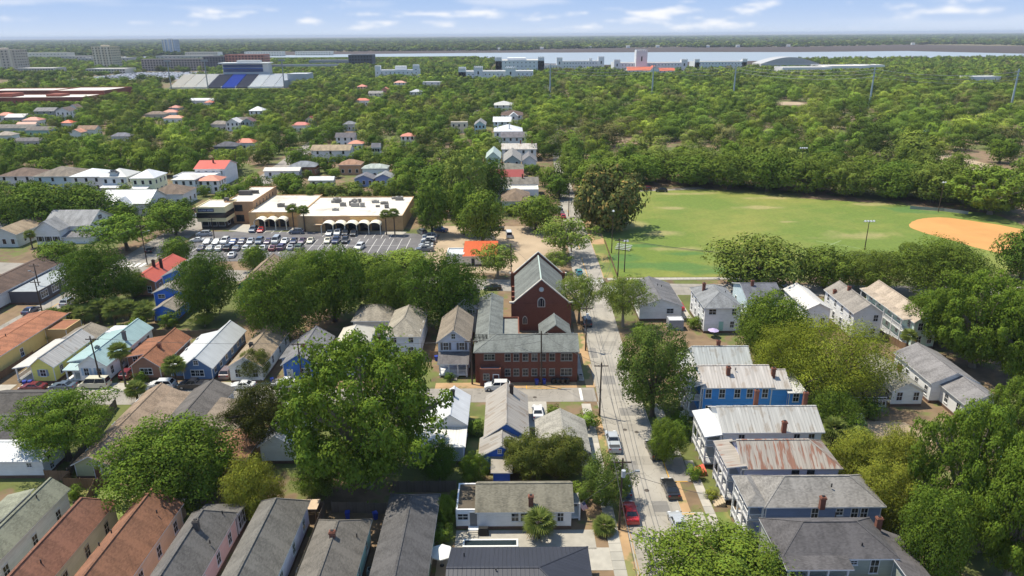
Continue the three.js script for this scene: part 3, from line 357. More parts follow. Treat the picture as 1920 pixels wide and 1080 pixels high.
// ---- the brick church and its annex
const RB = bk(106, 64, 50), SL = sh(118, 122, 118);
{
  const u = [-0.9, 0.7, 2.4, 4.1, 5.7, 7.4], cw = [];
  for (const x of u) cw.push(['s', x, 5.2, 0.95, 1.35], ['s', x, 2.1, 0.95, 1.3]);
  cw.push(['s', 10.1, 5.2, 2, 1.35], ['s', 10.1, 2.1, 2, 1.35], ['s', -4.3, 5.3, 1.9, 1.1]);
  house('brick_annex', 'two-storey red brick church annex with grey hipped roof', [[-7, 12.2, -128.6, -120.6, 6.5, 'hxW', 1.7, SL, RB, { w: 'e2', cw, ov: 0.3, fo: 0, fm: RB }], [-7, -2.2, -149.4, -124.4, 6.5, 'gz', 1.02, SL, RB, { w: 'w5', fo: 0, ov: 0.3 }], [-2.2, 1.4, -139, -128.6, 5.6, 'f', 0, gy(150, 152, 146), RB, { w: '', fo: 0 }], [5.6, 11.4, -134.2, -128.6, 6.3, 'gz', 2.2, SL, RB, { w: 'n1', fo: 0, ov: 0.3 }], [-6.1, -2.2, -120.6, -119.2, 3.3, 'f', 0, gy(120, 124, 135), RB, { w: '', fo: 0, par: 0.2, cw: [['s', -4.9, 1.9, 1, 1.1]], dr: [['s', -3.1, 0.2, pl(90, 40, 36)]] }]], { cat: 'church annex', tm: pl(176, 170, 160) });
  const t = house('brick_church', 'steep-gabled red brick church with slate roof and stone-edged gables', [[0.6, 12.2, -165.4, -145.9, 6.2, 'gz', 5.2, SL, RB, { w: '', ov: 0, fo: 0, cap: pl(190, 205, 195), cw: [] }], [-0.2, 13, -146.3, -145.4, 6.4, 'f', 0, gy(190, 186, 176), RB, { w: '', fo: 0, par: 0.12 }], [-0.2, 13, -166.2, -165.2, 6.8, 'f', 0, gy(190, 186, 176), RB, { w: '', fo: 0, par: 0.12 }]], { cat: 'church' });
  const cz = -155.65, stone = gy(222, 216, 204), g = (z, x0, x1, y0, y1, yr) => { const w = new MB(), m = (x0 + x1) / 2; for (const s of [0.2, -0.2]) { const q = [V(x0, y0, z + s), V(x1, y0, z + s), V(x1, y1, z + s), V(m, yr, z + s), V(x0, y1, z + s)]; w.poly(s > 0 ? q : q.reverse()); } return w; };
  for (const [z, h] of [[-145.65 - cz, 11.9], [-165.7 - cz, 12.1]]) { // parapet gables with coping stones
    mesh('gable_wall', g(z, -6.1, 6.1, 5, 6.6, h), RB, t); for (const s of [-1, 1]) { mesh('coping', new MB().bar(V(s * 6.25, 6.55, z), V(0, h + 0.08, z), 0.3, 0.09), stone, t); cube('shoulder', t, stone, s > 0 ? 5.9 : -7, 6.5, z - 0.32, s > 0 ? 7 : -5.9, 6.8, z + 0.32); }
  }
  const arch = (x, y, w, h, z) => { const sh_ = new THREE.Shape(); sh_.moveTo(-w / 2, 0); sh_.lineTo(w / 2, 0); sh_.lineTo(w / 2, h * 0.55); sh_.quadraticCurveTo(w / 2, h * 0.85, 0, h); sh_.quadraticCurveTo(-w / 2, h * 0.85, -w / 2, h * 0.55); const f = mesh('window', new THREE.ExtrudeGeometry(sh_, { depth: 0.08, bevelEnabled: false, curveSegments: 8 }), stone, t); f.position.set(x, y, z); const p = mesh('pane', f.geometry, M.glass, f); p.scale.set(0.78, 0.8, 1); p.position.set(0, h * 0.07, 0.03); for (const k of [-0.17, 0.17]) cube('mullion', f, stone, k * w - 0.04, 0, 0.08, k * w + 0.04, h * 0.72, 0.14); };
  arch(0, 5.6, 1.7, 2.4, 10.25); arch(-3.6, 1.6, 1.1, 2, 10.25); arch(3.4, 1.6, 1.1, 2, 10.25);
  const ring = mesh('round_window', new THREE.CylinderGeometry(0.55, 0.55, 0.12, 20), stone, t); ring.rotation.x = Math.PI / 2; ring.position.set(0, 9.7, 10.26); const rp = mesh('pane', new THREE.CylinderGeometry(0.36, 0.36, 0.13, 20), pl(205, 215, 220), ring); rp.position.y = 0.02;
  for (let i = 0; i < 5; i++) for (const s of [-1, 1]) { const z = 7.5 - i * 3.6; cube('buttress', t, RB, s > 0 ? 5.7 : -6.5, 0, z - 0.35, s > 0 ? 6.5 : -5.7, 4.4, z + 0.35); }
}
house('grey_porch_house', 'grey two-storey gable house with white screened front porch beside the brick annex', [[-14.4, -8.4, -138.5, -126, 6.3, 'gz', 2.3, sh(140, 128, 112), wl(190, 194, 206), { w: 'e3n2', cw: [['s', -12.9, 5.1, 0.95, 1.5, { shm: pl(105, 100, 100) }], ['s', -9.8, 5.1, 0.95, 1.5, { shm: pl(105, 100, 100) }], ['s', -11.4, 7.2, 0.7, 1]] }]], { po: [{ r: [-14.1, -8.6, -126, -122.8], y: [0.6], top: 3, roof: ['sS', 1, sh(108, 104, 104)], posts: [[-13.9, -123], [-12.2, -123], [-10.5, -123], [-8.8, -123], [-8.8, -125.5]], rail: [[-13.9, -123, -8.8, -123], [-8.8, -125.9, -8.8, -123]], steps: [-11.3, -122.8, 0, 1, 1.4] }] });
house('grey_back_house', 'tall pale grey house half hidden by oaks behind the grey porch house', [[-12.6, -7.8, -157, -143.5, 6.5, 'gz', 2, sh(130, 122, 112), wl(188, 186, 182), { w: 's2e4' }]]);
// ---- the row on the far side of the side street, left
const ROW = 'cottages along the side street';
house('flat_roof_house', 'long yellow house with low rust-brown roof at the left edge of the side street', [[-107.3, -99.4, -147, -116, 4.2, 'gz', 0.7, sh(160, 106, 78), stc(232, 206, 132), { w: 'e3s2', ov: 0.5, ve: [[-103, -133, 5.1, 0.6], [-104.5, -130, 4.9, 0.4], [-101, -128, 4.8]] }], [-99.4, -94.9, -145, -139.4, 3.5, 'f', 0, gy(168, 112, 82), stc(190, 160, 110), { w: '', par: 0.1 }]], { group: ROW });
house('yellow_cottage', 'yellow gable cottage with pale metal roof and side piazza', [[-91, -86.8, -135, -121.5, 3.8, 'gz', 1.7, mt(214, 208, 202, 1), wl(240, 214, 118), { w: 'e3', cw: [['s', -88.9, 2.2, 1, 1.3, { shm: pl(150, 165, 180) }]] }], [-93, -86.4, -140, -135, 3.5, 'gz', 1.3, sh(140, 130, 116), wl(220, 200, 130), { w: 'e1' }]], { group: ROW, po: [{ r: [-94.4, -91, -135, -121.8], y: [0.6], top: 3.2, roof: ['sW', 0.5, mt(220, 216, 206)], posts: [[-94.2, -122], [-94.2, -126], [-94.2, -130], [-94.2, -134]], rail: [[-94.2, -122, -94.2, -134]], fm: pl(190, 190, 188) }] });
house('teal_roof_cottage', 'white cottage with pale teal metal roof and two chimneys', [[-82, -76.8, -139.6, -121.6, 3.9, 'gz', 1.9, mt(176, 206, 206), wl(232, 238, 246), { w: 'e5', cw: [['s', -80.7, 2.3, 0.85, 1.5, { shm: pl(170, 195, 220) }], ['s', -78.3, 2.3, 0.85, 1.5, { shm: pl(170, 195, 220) }]], ch: [[-77.9, -131.2, 6.6, pl(110, 108, 108)], [-79.6, -124.6, 6.3, pl(105, 125, 130)]] }], [-85.5, -82, -138.6, -124.6, 3.2, 'sW', 0.7, mt(172, 202, 202), WH, { w: 'w3' }], [-86, -80, -142.5, -138.6, 3, 'sN', 0.3, mW, WH, { w: '' }]], { group: ROW, po: [{ r: [-85, -82, -124.6, -121.8], y: [0.6], top: 2.7, roof: ['sS', 0.3, mt(180, 205, 205)], posts: [[-84.8, -122], [-83.4, -122]], steps: [-83.5, -121.8, 0, 1] }] });
house('brown_cottage', 'brown-walled cottage with brown shingle roof and squat brick chimney', [[-72.7, -67.3, -136, -122.7, 3.1, 'gz', 2, sh(150, 100, 72), wl(152, 112, 94), { w: 'e3', cw: [['s', -70, 1.8, 2.2, 1.2]], ch: [[-69.3, -127.6, 5.5]] }], [-76.1, -72.7, -136, -127.6, 2.7, 'sW', 0.6, sh(146, 98, 72), wl(150, 112, 94), { w: 's1' }]], { group: ROW });
house('slate_blue_cottage', 'slate-blue cottage with silver metal roof next to the brown cottage', [[-62.6, -57.1, -139.6, -121.9, 3.1, 'gz', 2.1, mt(216, 220, 222), wl(86, 116, 156), { w: 'e6', cw: [['s', -59.9, 1.75, 2.4, 1.2], ['s', -59.9, 3.9, 0.8, 0.8]] }], [-65.6, -62.6, -138.4, -123.2, 2.6, 'sW', 0.7, mt(226, 228, 230), wl(86, 116, 156), { w: 'w3', ve: [] }]], { group: ROW });
house('tan_roof_cottage', 'off-white cottage with mottled tan roof right of the slate-blue cottage', [[-53.4, -47.3, -138, -121.2, 3.6, 'gz', 1.9, sh(158, 140, 116), wl(224, 220, 214), { w: 'e4s2', ch: [[-50.8, -126.4, 6, M.dark]] }]], { group: ROW });
house('royal_blue_cottage', 'royal blue cottage with grey roof and white-framed front window', [[-43.4, -37, -134.6, -121.6, 3.8, 'gz', 2.1, sh(126, 125, 128), wl(56, 104, 178), { w: 'e3', cw: [['s', -39.2, 2, 1.9, 1.4]], dr: [['s', -42.2, 0.5, pl(225, 222, 215), 0.95, 1.95]], ch: [[-40.1, -124.5, 6.4]] }], [-45, -43.4, -134, -126, 3, 'sW', 0.4, sh(120, 120, 122), wl(150, 175, 205), { w: '' }]], { group: ROW });
house('white_roof_cottage', 'cottage with pale hipped metal roof behind the big leafy sycamore', [[-35.2, -29, -138, -123, 4.2, 'hz', 1.9, mt(226, 220, 206), wl(190, 205, 235), { w: 's2e3', ch: [[-31.8, -128.4, 6.6]] }]], { group: ROW });
house('tan_hip_house', 'grey-walled house with pale tan hipped roof left of the grey porch house', [[-25.4, -18.7, -145, -131, 5.4, 'hz', 2.4, sh(160, 152, 136), wl(205, 208, 214), { w: 's2e3', fl: 2 }]]);
house('tan_hip_house', 'low house with tan hipped roof under the dense oaks', [[-34.2, -26.6, -151, -141.5, 4.4, 'hx', 1.8, sh(152, 144, 130), wl(196, 190, 182), { w: 's2' }]]);
house('teal_house', 'teal two-storey gable house with brown roof among tall trees', [[-66.2, -59.8, -180, -161.6, 5.6, 'gz', 2.2, sh(148, 128, 106), wl(120, 190, 172), { w: 'e4', cw: [['s', -64.6, 4.2, 0.85, 1.5], ['s', -61.4, 4.2, 0.85, 1.5], ['s', -63.6, 1.9, 0.85, 1.4]] }]]);
house('blue_tiered_house', 'bright blue house of three stepped gables under grey roofs', [[-86.2, -78.4, -178, -166, 6.5, 'gz', 1.7, sh(124, 122, 120), wl(60, 118, 212), { w: 'e3' }], [-85, -77.6, -166, -158.4, 5, 'gz', 1.4, sh(142, 136, 126), wl(56, 112, 210), { w: 'e2', fl: 1, cw: [['s', -83.2, 4, 1.5, 0.8], ['s', -79.4, 4, 0.8, 0.6]] }], [-82.2, -77.2, -158.4, -151.6, 3.2, 'gz', 1.2, sh(146, 138, 126), wl(56, 112, 214), { w: 'e2' }]]);
house('red_roof_house', 'brick house with faded red metal roof and twin chimneys at the crossing', [[-96.4, -89.8, -187, -169, 4.2, 'gz', 1.6, mt(206, 96, 74), stc(176, 122, 92), { w: 's2e4', ch: [[-93, -176, 7.6, pl(70, 50, 44)], [-91.6, -177, 7.6, pl(70, 50, 44)]] }]]);
house('dark_gable_house', 'house with long dark brown roof at the left edge beside the west street', [[-133, -123.8, -188, -152, 4, 'gz', 1.7, sh(98, 80, 70), wl(225, 228, 232), { w: 's2e4' }]]);
house('carport_building', 'low open-sided building with flat pale grey roof beside the west street', [[-123.6, -116.4, -181.5, -164, 3.2, 'f', 0, gy(176, 182, 186), stc(90, 88, 92), { w: 'e4', ws: [2.6, 1.6], par: 0.12 }]]);
house('white_cottage', 'small white cottage cut by the left edge below the dark-roofed house', [[-134, -125.6, -166.5, -158, 3.4, 'gx', 1.6, GM, WH, { w: 's2e2' }]].map((b) => { b[2] = -151; b[3] = -142; return b; }));
// ---- between the side street and the bottom row
house('white_gable_shed', 'big white outbuilding with bright white metal roof by the left edge', [[-80, -69.8, -96, -90.6, 3.3, 'gx', 1.4, mW, WH, { w: '', cw: [['s', -71.8, 2.3, 0.7, 0.6], ['e', -92.2, 3, 0.8, 1.3], ['e', -92.4, 1.1, 0.8, 0.9]] }]]);
house('dark_gable_house', 'dark grey gabled house above the white outbuilding at left', [[-88, -77.4, -104, -96.6, 3.4, 'gx', 1.7, GD, WH, { w: 'e2s3' }], [-89, -79, -112, -104, 3.6, 'gx', 1.6, sh(86, 82, 78), WH, { w: 'e1' }]]);
house('long_tan_house', 'long low house with patchy tan roof running to the side street', [[-64.9, -59.9, -113, -90.3, 2.8, 'gz', 1.3, sh(152, 132, 112), wl(178, 180, 140), { w: 'e3s0w3', dr: [['s', -61.6, 0.1, pl(130, 90, 70)]] }], [-59.9, -56.6, -112, -100, 2.6, 'sE', 0.7, sh(146, 128, 110), wl(178, 180, 140), { w: '' }]]);
house('dark_gable_house', 'grey-brown gabled house beside the dark cedar', [[-56.2, -49.6, -112.6, -101, 3.3, 'gz', 1.7, sh(104, 99, 95), wl(200, 200, 205), { w: 'e3', cw: [['n', -53, 1.9, 1, 1.2]] }], [-49.6, -44.5, -108, -99.5, 2.9, 'sE', 0.9, sh(138, 124, 108), wl(170, 160, 150), { w: '' }]]);
house('tan_lean_to', 'brown low-roofed outbuilding behind the cedar trunk', [[-46.4, -40.2, -99, -91.4, 2.5, 'gz', 0.6, sh(146, 108, 82), wl(150, 120, 95), { w: 's1', fo: 0 }]], { cat: 'outbuilding' });
house('white_cottage', 'narrow white-walled house mostly hidden by the big sycamore', [[-38.6, -33.6, -110, -94, 3.4, 'gz', 1.7, mt(220, 222, 226), wl(216, 224, 240), { w: 'e3w3' }]]);
// ---- the row on the right of the main street
const PZ = 'two-storey piazza houses on the right of the main street';
const piazza = (x0, x1, z0, z1, top, m, roof, steps) => ({ r: [x0, x1, z0, z1], y: [0.9, 3.9], top, m, roof, posts: [0, 1, 2, 3].map((i) => [x0 + 0.14, z0 + 0.2 + (z1 - z0 - 0.4) * i / 3]).concat([[x1 - 0.3, z1 - 0.14]]), rail: [[x0 + 0.14, z0 + 0.1, x0 + 0.14, z1 - 0.1], [x0 + 0.14, z1 - 0.1, x1, z1 - 0.1]], fm: pl(200, 200, 200), steps });
house('blue_house', 'bright blue two-storey house with pale metal roof and white piazza', [[31.9, 43.4, -113.2, -106.2, 6.5, 'gx', 2.1, mt(222, 214, 206, 1), wl(70, 148, 232), { w: 's5n4', fl: 2, ch: [[36.4, -108.1, 9.1], [44, -108, 8.9]], ve: [[37.8, -108.6, 8.4]] }], [43.4, 46.2, -112.6, -106.2, 6.2, 'gx', 1.7, mt(216, 210, 204, 1), wl(70, 148, 232), { w: '' }], [46.2, 48.6, -112, -105.6, 5.6, 'sS', 0.5, mt(224, 222, 218), wl(66, 142, 226), { w: 's1e2', fl: 2 }]], { group: PZ, po: [piazza(29.6, 31.9, -113.2, -106.2, 6.4, M.white, ['sW', 0.6, mt(214, 206, 198, 1)], [29.6, -107.6, -1, 0, 1.5, M.white])] });
house('white_house', 'white two-storey house with ribbed grey metal roof and red brick steps', [[31.3, 45.8, -99.4, -92, 6.5, 'gx', 2, mt(204, 202, 196, 1), wl(232, 234, 246), { w: 'n4', cw: [['s', 34, 5.1, 0.85, 1.4], ['s', 42.2, 5.1, 0.85, 1.5], ['s', 44.4, 5.1, 0.85, 1.5], ['s', 34, 2, 0.85, 1.4], ['s', 42.2, 2, 0.85, 1.4], ['s', 44.4, 2, 0.85, 1.4]], ch: [[40, -91.7, 8.2], [38.4, -99.6, 9.2], [46.1, -99.5, 8.8]] }]], { group: PZ, po: [piazza(28.7, 31.3, -99.4, -92, 5.6, M.white, ['sW', 0.4, mt(236, 238, 240)], [28.7, -91, -1, 0, 2, bk(190, 90, 70), 5])] });
house('rusty_roof_house', 'half-wrapped two-storey house with rust-streaked metal roof', [[31.6, 44.6, -89.6, -83.2, 6.2, 'hxE', 2.2, M.rust, memo('wrap', () => std({ color: new THREE.Color(1, 1, 1), map: tex(256, (u, v) => { const f = (v * 4) % 1, c = (u * 3 + (Math.floor(v * 4) % 2) * 0.5) % 1; return f > 0.35 && f < 0.62 && Math.abs(c - 0.5) < 0.3 * (1 - Math.abs(f - 0.45) * 2) ? [0.12, 0.17, 0.42] : [0.5, 0.5, 0.62]; }, 4.2), roughness: 0.6 })), { w: 'n3', fl: 2, cw: [['s', 38.7, 5, 0.85, 1.5, { tm: M.dark }], ['s', 40.8, 5, 0.85, 1.5, { tm: M.dark }], ['s', 36, 2, 0.85, 1.4]], wl: 'white house wrap with blue print' }]], { group: PZ, tm: pl(200, 196, 190), po: [piazza(29.4, 31.6, -89.6, -83.2, 6.15, pl(222, 220, 224), ['sW', 0.25, M.rust], [29.4, -83.4, -1, 0, 1.6, gy(215, 196, 165), 5])] });
house('grey_hip_house', 'blue-grey two-storey house with grey hipped roof and white street-side piazza', [[31.7, 46.2, -80.8, -74.6, 6.4, 'hx', 2, sh(142, 138, 133), wl(120, 138, 170), { w: 'n3e2', cw: [['s', 37.9, 5, 0.8, 1.5], ['s', 41, 5.2, 0.8, 0.9], ['s', 42.9, 5, 0.8, 1.4], ['s', 44.1, 5, 0.8, 1.4], ['s', 37.9, 2, 0.8, 1.5]], ch: [[38.3, -73.9, 8, M.chim]], ve: [[40.3, -76.2, 8]] }]], { group: PZ, po: [piazza(29.5, 31.7, -80.8, -74.6, 6.4, M.white, ['hz', 0.8, sh(142, 138, 133)], [29.5, -76, -1, 0, 1.5, M.white])] });
house('dark_hip_house', 'sage-walled two-storey house with charcoal hipped roof and rear chimney', [[30.4, 43.2, -72, -65.4, 6.3, 'hx', 2.1, GD, wl(160, 166, 156), { w: 'n3', cw: [['s', 38.6, 5.3, 0.7, 0.5], ['s', 41, 4.8, 0.9, 1.9]], ve: [[38.3, -70.4, 8, 0.7], [39.7, -66.3, 7]] }], [43.2, 46.4, -70.6, -57, 4.6, 'sE', 1.3, sh(98, 94, 95), wl(160, 166, 156), { w: 'e2', ch: [[43.6, -70.4, 7.6]] }]], { group: PZ, po: [{ r: [30.4, 37.4, -65.4, -63.6], y: [3.4], top: 6.1, roof: ['sS', 0.2, GD], posts: [30.6, 32.8, 35, 37.2].map((x) => [x, -63.8]), rail: [[30.5, -63.8, 37.3, -63.8]] }] });
house('grey_gable_house', 'grey shingled roof at the bottom edge below the charcoal hipped roof', [[30.2, 44, -62.4, -54, 5, 'gx', 1.2, sh(118, 114, 114), wl(160, 166, 156), { w: '' }]]);
house('pale_metal_house', 'white house with pale grey metal roof behind the street tree', [[33, 42.6, -121.6, -114.9, 6.1, 'gx', 2.2, mt(200, 204, 202, 1), WH, { w: 's3', fl: 2, ch: [[37.6, -118.6, 9.3]] }]], { group: PZ, po: [piazza(30.5, 33, -121.6, -114.9, 5.6, M.white, ['sW', 0.5, mt(206, 208, 206, 1)], [30.5, -116.5, -1, 0, 1.5, M.white])] });
house('white_gable_house', 'white bungalow with dark grey gable roof near the crossing', [[29.1, 38.6, -166, -150.7, 3.8, 'gz', 1.7, sh(112, 111, 113), WH, { w: 'e3w3', cw: [['s', 36, 2.4, 1.5, 1.1]], ve: [[34.8, -160, 5.5], [35.6, -159.4, 5.4]] }]]);
house('box_shed', 'small white-roofed grey box shed beside the white bungalow', [[34.6, 37.9, -147.6, -145, 2.3, 'f', 0, gy(238, 238, 236), wl(150, 152, 158), { w: '', par: 0.1, fo: 0 }]], { cat: 'shed' });
house('white_hip_house', 'white two-storey house with grey hipped roof and tall brick chimney', [[41.9, 49.6, -156, -143.4, 6.2, 'hz', 2.1, sh(136, 138, 140), wl(238, 240, 246), { w: 'w4', cw: [['s', 43.5, 5, 1.5, 1.2], ['s', 48.2, 5, 0.9, 1.3], ['s', 48, 2, 0.8, 1.4]], dr: [['s', 45.6, 0.6, pl(170, 215, 205)]], ch: [[43.5, -151.6, 8.8]], ve: [[48, -150, 7.2]] }]]);
house('grey_gable_house', 'pale blue house with dark roof and brick chimney behind the white hipped house', [[53.6, 61.4, -162, -151, 5.2, 'gx', 1.8, sh(104, 106, 114), wl(196, 212, 232), { w: 's3w2', ch: [[55.8, -155.5, 8]] }]]);
house('white_roof_house', 'house with plain white roof showing between the yellow-green treetops', [[64.6, 69.8, -158, -145, 5, 'gz', 1.3, mt(232, 228, 222), WH, { w: 'w3s2' }]]);
house('white_house', 'white clapboard house with grey-brown gable roof and two brick chimneys', [[72.4, 78.3, -154, -139.4, 6.3, 'gz', 1.9, sh(146, 139, 131), wl(226, 232, 246), { w: 'w4', cw: [['s', 77, 4.9, 0.9, 1.4], ['s', 76.8, 1.9, 0.9, 1.2]], ch: [[75, -148.6, 8.9], [72.8, -150.5, 7.4]] }]]);
house('pale_green_house', 'pale green house with tan gable roof and open side porch', [[82.6, 87.2, -155, -134.6, 6.2, 'gz', 1.7, sh(182, 166, 148), wl(196, 218, 206), { w: 'w5s2' }]], { po: [{ r: [81, 82.6, -155, -136], y: [0.6, 3.4], top: 6, roof: ['sW', 0.2, sh(182, 166, 148)], posts: [0, 1, 2, 3, 4, 5].map((i) => [81.1, -154.8 + i * 3.6]), rail: [[81.1, -154.8, 81.1, -136.4]] }] });
house('cream_cottage', 'cream cottage with grey-green roof and brick chimney behind the dark carport', [[66.2, 71.6, -122.5, -110.4, 3.3, 'gz', 1.5, sh(150, 146, 132), wl(238, 232, 214), { w: 'w4s2', ch: [[69.7, -115.4, 5.6]] }]]);
house('grey_cottage', 'white cottage with stepped grey shingle roofs at the right', [[73.6, 81.4, -124, -111.6, 4.2, 'gz', 1.8, sh(134, 131, 131), wl(226, 234, 246), { w: 'w4' }], [75.4, 81.8, -111.6, -104.6, 3.8, 'gz', 1.6, sh(132, 129, 129), wl(226, 234, 246), { w: 'w2s2' }]]);
house('dark_carport', 'low dark-roofed carport in front of the cream cottage', [[58, 64.6, -118, -108.6, 2.6, 'sS', 0.8, sh(84, 74, 66), wl(120, 118, 112), { w: 's3', ws: [1.6, 1.5], fo: 0 }]], { cat: 'carport' });
house('white_roof_house', 'white-roofed house cut by the right edge behind the big sycamores', [[73, 80, -92, -84, 3.4, 'gx', 1.4, mW, wl(120, 200, 205), { w: 's2w2' }]]);
// ---------------------------------------------------------------- vehicles
const carGlass = std({ color: new THREE.Color(0.02, 0.024, 0.03), roughness: 0.05 }), tyreM = std({ color: new THREE.Color(0.02, 0.02, 0.02), roughness: 0.9 }), rimM = std({ color: new THREE.Color(0.45, 0.46, 0.48), roughness: 0.35, metalness: 0.7 }), lampM = std({ color: new THREE.Color(0.75, 0.77, 0.78), roughness: 0.15 }), tailM = std({ color: new THREE.Color(0.35, 0.02, 0.02), roughness: 0.25 });
const WHEEL = new THREE.CylinderGeometry(1, 1, 1, 18).rotateZ(Math.PI / 2), RIM = new THREE.CylinderGeometry(0.62, 0.62, 1.04, 12).rotateZ(Math.PI / 2);
// profile: [bonnet y, belt y, roof y, zs: front, bonnet end, roof front, roof rear, belt rear, rear], front at -z
const CARS = {
  sedan: { L: 4.6, W: 1.8, hood: 0.86, belt: 0.94, roof: 1.42, zb: -0.95, rf: -0.25, rr: 0.95, br: 1.65, deck: 0.98, wr: 0.32 },
  hatch: { L: 4.1, W: 1.76, hood: 0.92, belt: 0.98, roof: 1.5, zb: -1.0, rf: -0.35, rr: 1.45, br: 1.95, deck: 1, wr: 0.32 },
  suv: { L: 4.8, W: 1.94, hood: 1.08, belt: 1.14, roof: 1.78, zb: -1.15, rf: -0.55, rr: 1.75, br: 2.2, deck: 1.16, wr: 0.38 },
  van: { L: 5.2, W: 2.0, hood: 1.1, belt: 1.2, roof: 2.1, zb: -1.9, rf: -1.2, rr: 2.35, br: 2.5, deck: 1.2, wr: 0.36 },
  pickup: { L: 5.6, W: 1.96, hood: 1.12, belt: 1.18, roof: 1.82, zb: -1.2, rf: -0.65, rr: 0.55, br: 0.85, deck: 1.14, wr: 0.4, bed: 1 },
};
function bodyGeo(c) {
  const h = c.L / 2, s = new THREE.Shape(), y0 = 0.3, wf = -h + 0.85, wb = h - 0.95, r = c.wr + 0.07;
  s.moveTo(-h + 0.05, y0); s.lineTo(wf - r, y0); s.absarc(wf, y0, r, Math.PI, 0, true); s.lineTo(wb - r, y0); s.absarc(wb, y0, r, Math.PI, 0, true); s.lineTo(h - 0.05, y0);
  s.quadraticCurveTo(h + 0.02, 0.6, h - 0.08, c.deck - 0.12); s.quadraticCurveTo(h - 0.12, c.deck, h - 0.3, c.deck); s.lineTo(c.br, c.belt + 0.01); s.lineTo(c.zb, c.belt); s.quadraticCurveTo((c.zb - h) / 2 - 0.2, c.hood + 0.03, -h + 0.25, c.hood - 0.18); s.quadraticCurveTo(-h - 0.02, c.hood - 0.3, -h + 0.02, 0.55); s.closePath();
  const g = new THREE.ExtrudeGeometry(s, { depth: c.W - 0.16, bevelEnabled: true, bevelThickness: 0.08, bevelSize: 0.05, bevelSegments: 2, curveSegments: 5 }); g.translate(0, 0, -(c.W - 0.16) / 2); g.rotateY(-Math.PI / 2); return g; // profile x becomes z
}
const carKinds = {};
for (const [k, c] of Object.entries(CARS)) {
  const P = new THREE.Group(), w = c.W / 2, tw = w * 0.76, bw = w * 0.95, y0 = c.belt - 0.02, y1 = c.roof - 0.05, pm = new THREE.MeshStandardMaterial();
  const body = mesh('body', bodyGeo(c), pm, P);
  const q = (z, y, x) => V(x, y, z), A = [q(c.zb, y0, -bw), q(c.zb, y0, bw), q(c.rf, y1, tw), q(c.rf, y1, -tw)], D = [q(c.br, y0, bw), q(c.br, y0, -bw), q(c.rr, y1, -tw), q(c.rr, y1, tw)];
  mesh('windscreen', new MB().poly([A[1], A[0], A[3], A[2]]), carGlass, P); mesh('rear_window', new MB().poly([D[1], D[0], D[3], D[2]]), carGlass, P);
  mesh('side_window', new MB().poly([A[0], D[1], D[2], A[3]]), carGlass, P); mesh('side_window', new MB().poly([D[0], A[1], A[2], D[3]]), carGlass, P);
  const roof = mesh('roof', new MB().box(-tw - 0.02, y1 - 0.01, c.rf - 0.03, tw + 0.02, y1 + 0.03, c.rr + 0.03).box(-tw * 0.88, y1 + 0.03, c.rf + 0.12, tw * 0.88, y1 + 0.055, c.rr - 0.08), pm, P);
  for (const s of [-1, 1]) for (const [a, b, e] of [[c.zb, c.rf, 0.05], [c.br, c.rr, 0.08], [mix(c.zb, c.br, 0.5), mix(c.rf, c.rr, 0.52), 0.05]]) mesh('pillar', new MB().bar(V(s * bw, y0, a), V(s * (tw + 0.01), y1, b), e, 0.03), pm, roof);
  for (const [x, z] of [[-1, -1], [1, -1], [-1, 1], [1, 1]]) { const t = mesh('wheel', WHEEL, tyreM, P); t.scale.set(0.24, c.wr, c.wr); t.position.set(x * (w - 0.13), c.wr, z < 0 ? -c.L / 2 + 0.85 : c.L / 2 - 0.95); mesh('rim', RIM, rimM, t); }
  for (const s of [-1, 1]) { cube('headlight', P, lampM, s * (w - 0.34) - 0.2, c.hood - 0.36, -c.L / 2 - 0.03, s * (w - 0.34) + 0.2, c.hood - 0.2, -c.L / 2 + 0.2); cube('taillight', P, tailM, s * (w - 0.22) - 0.15, c.deck - 0.36, c.L / 2 - 0.2, s * (w - 0.22) + 0.15, c.deck - 0.12, c.L / 2 + 0.02); cube('mirror', P, pm, s * (w + 0.07) - 0.09, c.belt, c.zb + 0.25, s * (w + 0.07) + 0.09, c.belt + 0.15, c.zb + 0.4); }
  if (c.bed) { cube('cargo_bed', P, pl(60, 60, 62), -w + 0.14, c.belt - 0.2, c.br + 0.12, w - 0.14, c.belt + 0.03, c.L / 2 - 0.14); }
  carKinds[k] = { P, pm };
}
const PAINT = { white: [232, 232, 230], silver: [186, 190, 194], grey: [110, 114, 120], black: [34, 34, 38], navy: [46, 56, 92], blue: [70, 96, 150], slate: [92, 108, 128], red: [196, 34, 36], maroon: [120, 34, 44], purple: [88, 64, 96], cream: [226, 220, 196], teal: [86, 160, 168], brown: [132, 112, 108], green: [92, 108, 96] };
const paints = {}; for (const [k, c] of Object.entries(PAINT)) paints[k] = new THREE.MeshPhysicalMaterial({ color: col(...c, 1.3), roughness: 0.35, clearcoat: 0.9, clearcoatRoughness: 0.06 });
function car(kind, color, x, z, deg, label, group) {
  const { P, pm } = carKinds[kind], o = P.clone(); o.traverse((m) => { if (m.material === pm) m.material = paints[color]; });
  o.name = { sedan: 'sedan', hatch: 'hatchback', suv: 'suv', van: 'van', pickup: 'pickup_truck' }[kind]; o.position.set(x, 0.035, z); o.rotation.y = deg * Math.PI / 180; tag(o, label, kind === 'pickup' ? 'pickup truck' : kind === 'hatch' || kind === 'sedan' ? 'car' : kind, group);
}
const K1 = 'cars parked along the main street';
car('sedan', 'red', 15.9, -80.9, 2, 'bright red sedan parked by the utility pole on the main street', K1);
car('pickup', 'silver', 15.9, -98.6, 0, 'silver pickup truck parked beside the dirt verge', K1);
car('suv', 'black', 22.1, -96.2, 4, 'black suv parked under the small round street tree', K1);
car('sedan', 'black', 22.5, -86.3, 3, 'shiny black sedan parked by the orange dirt patch', K1);
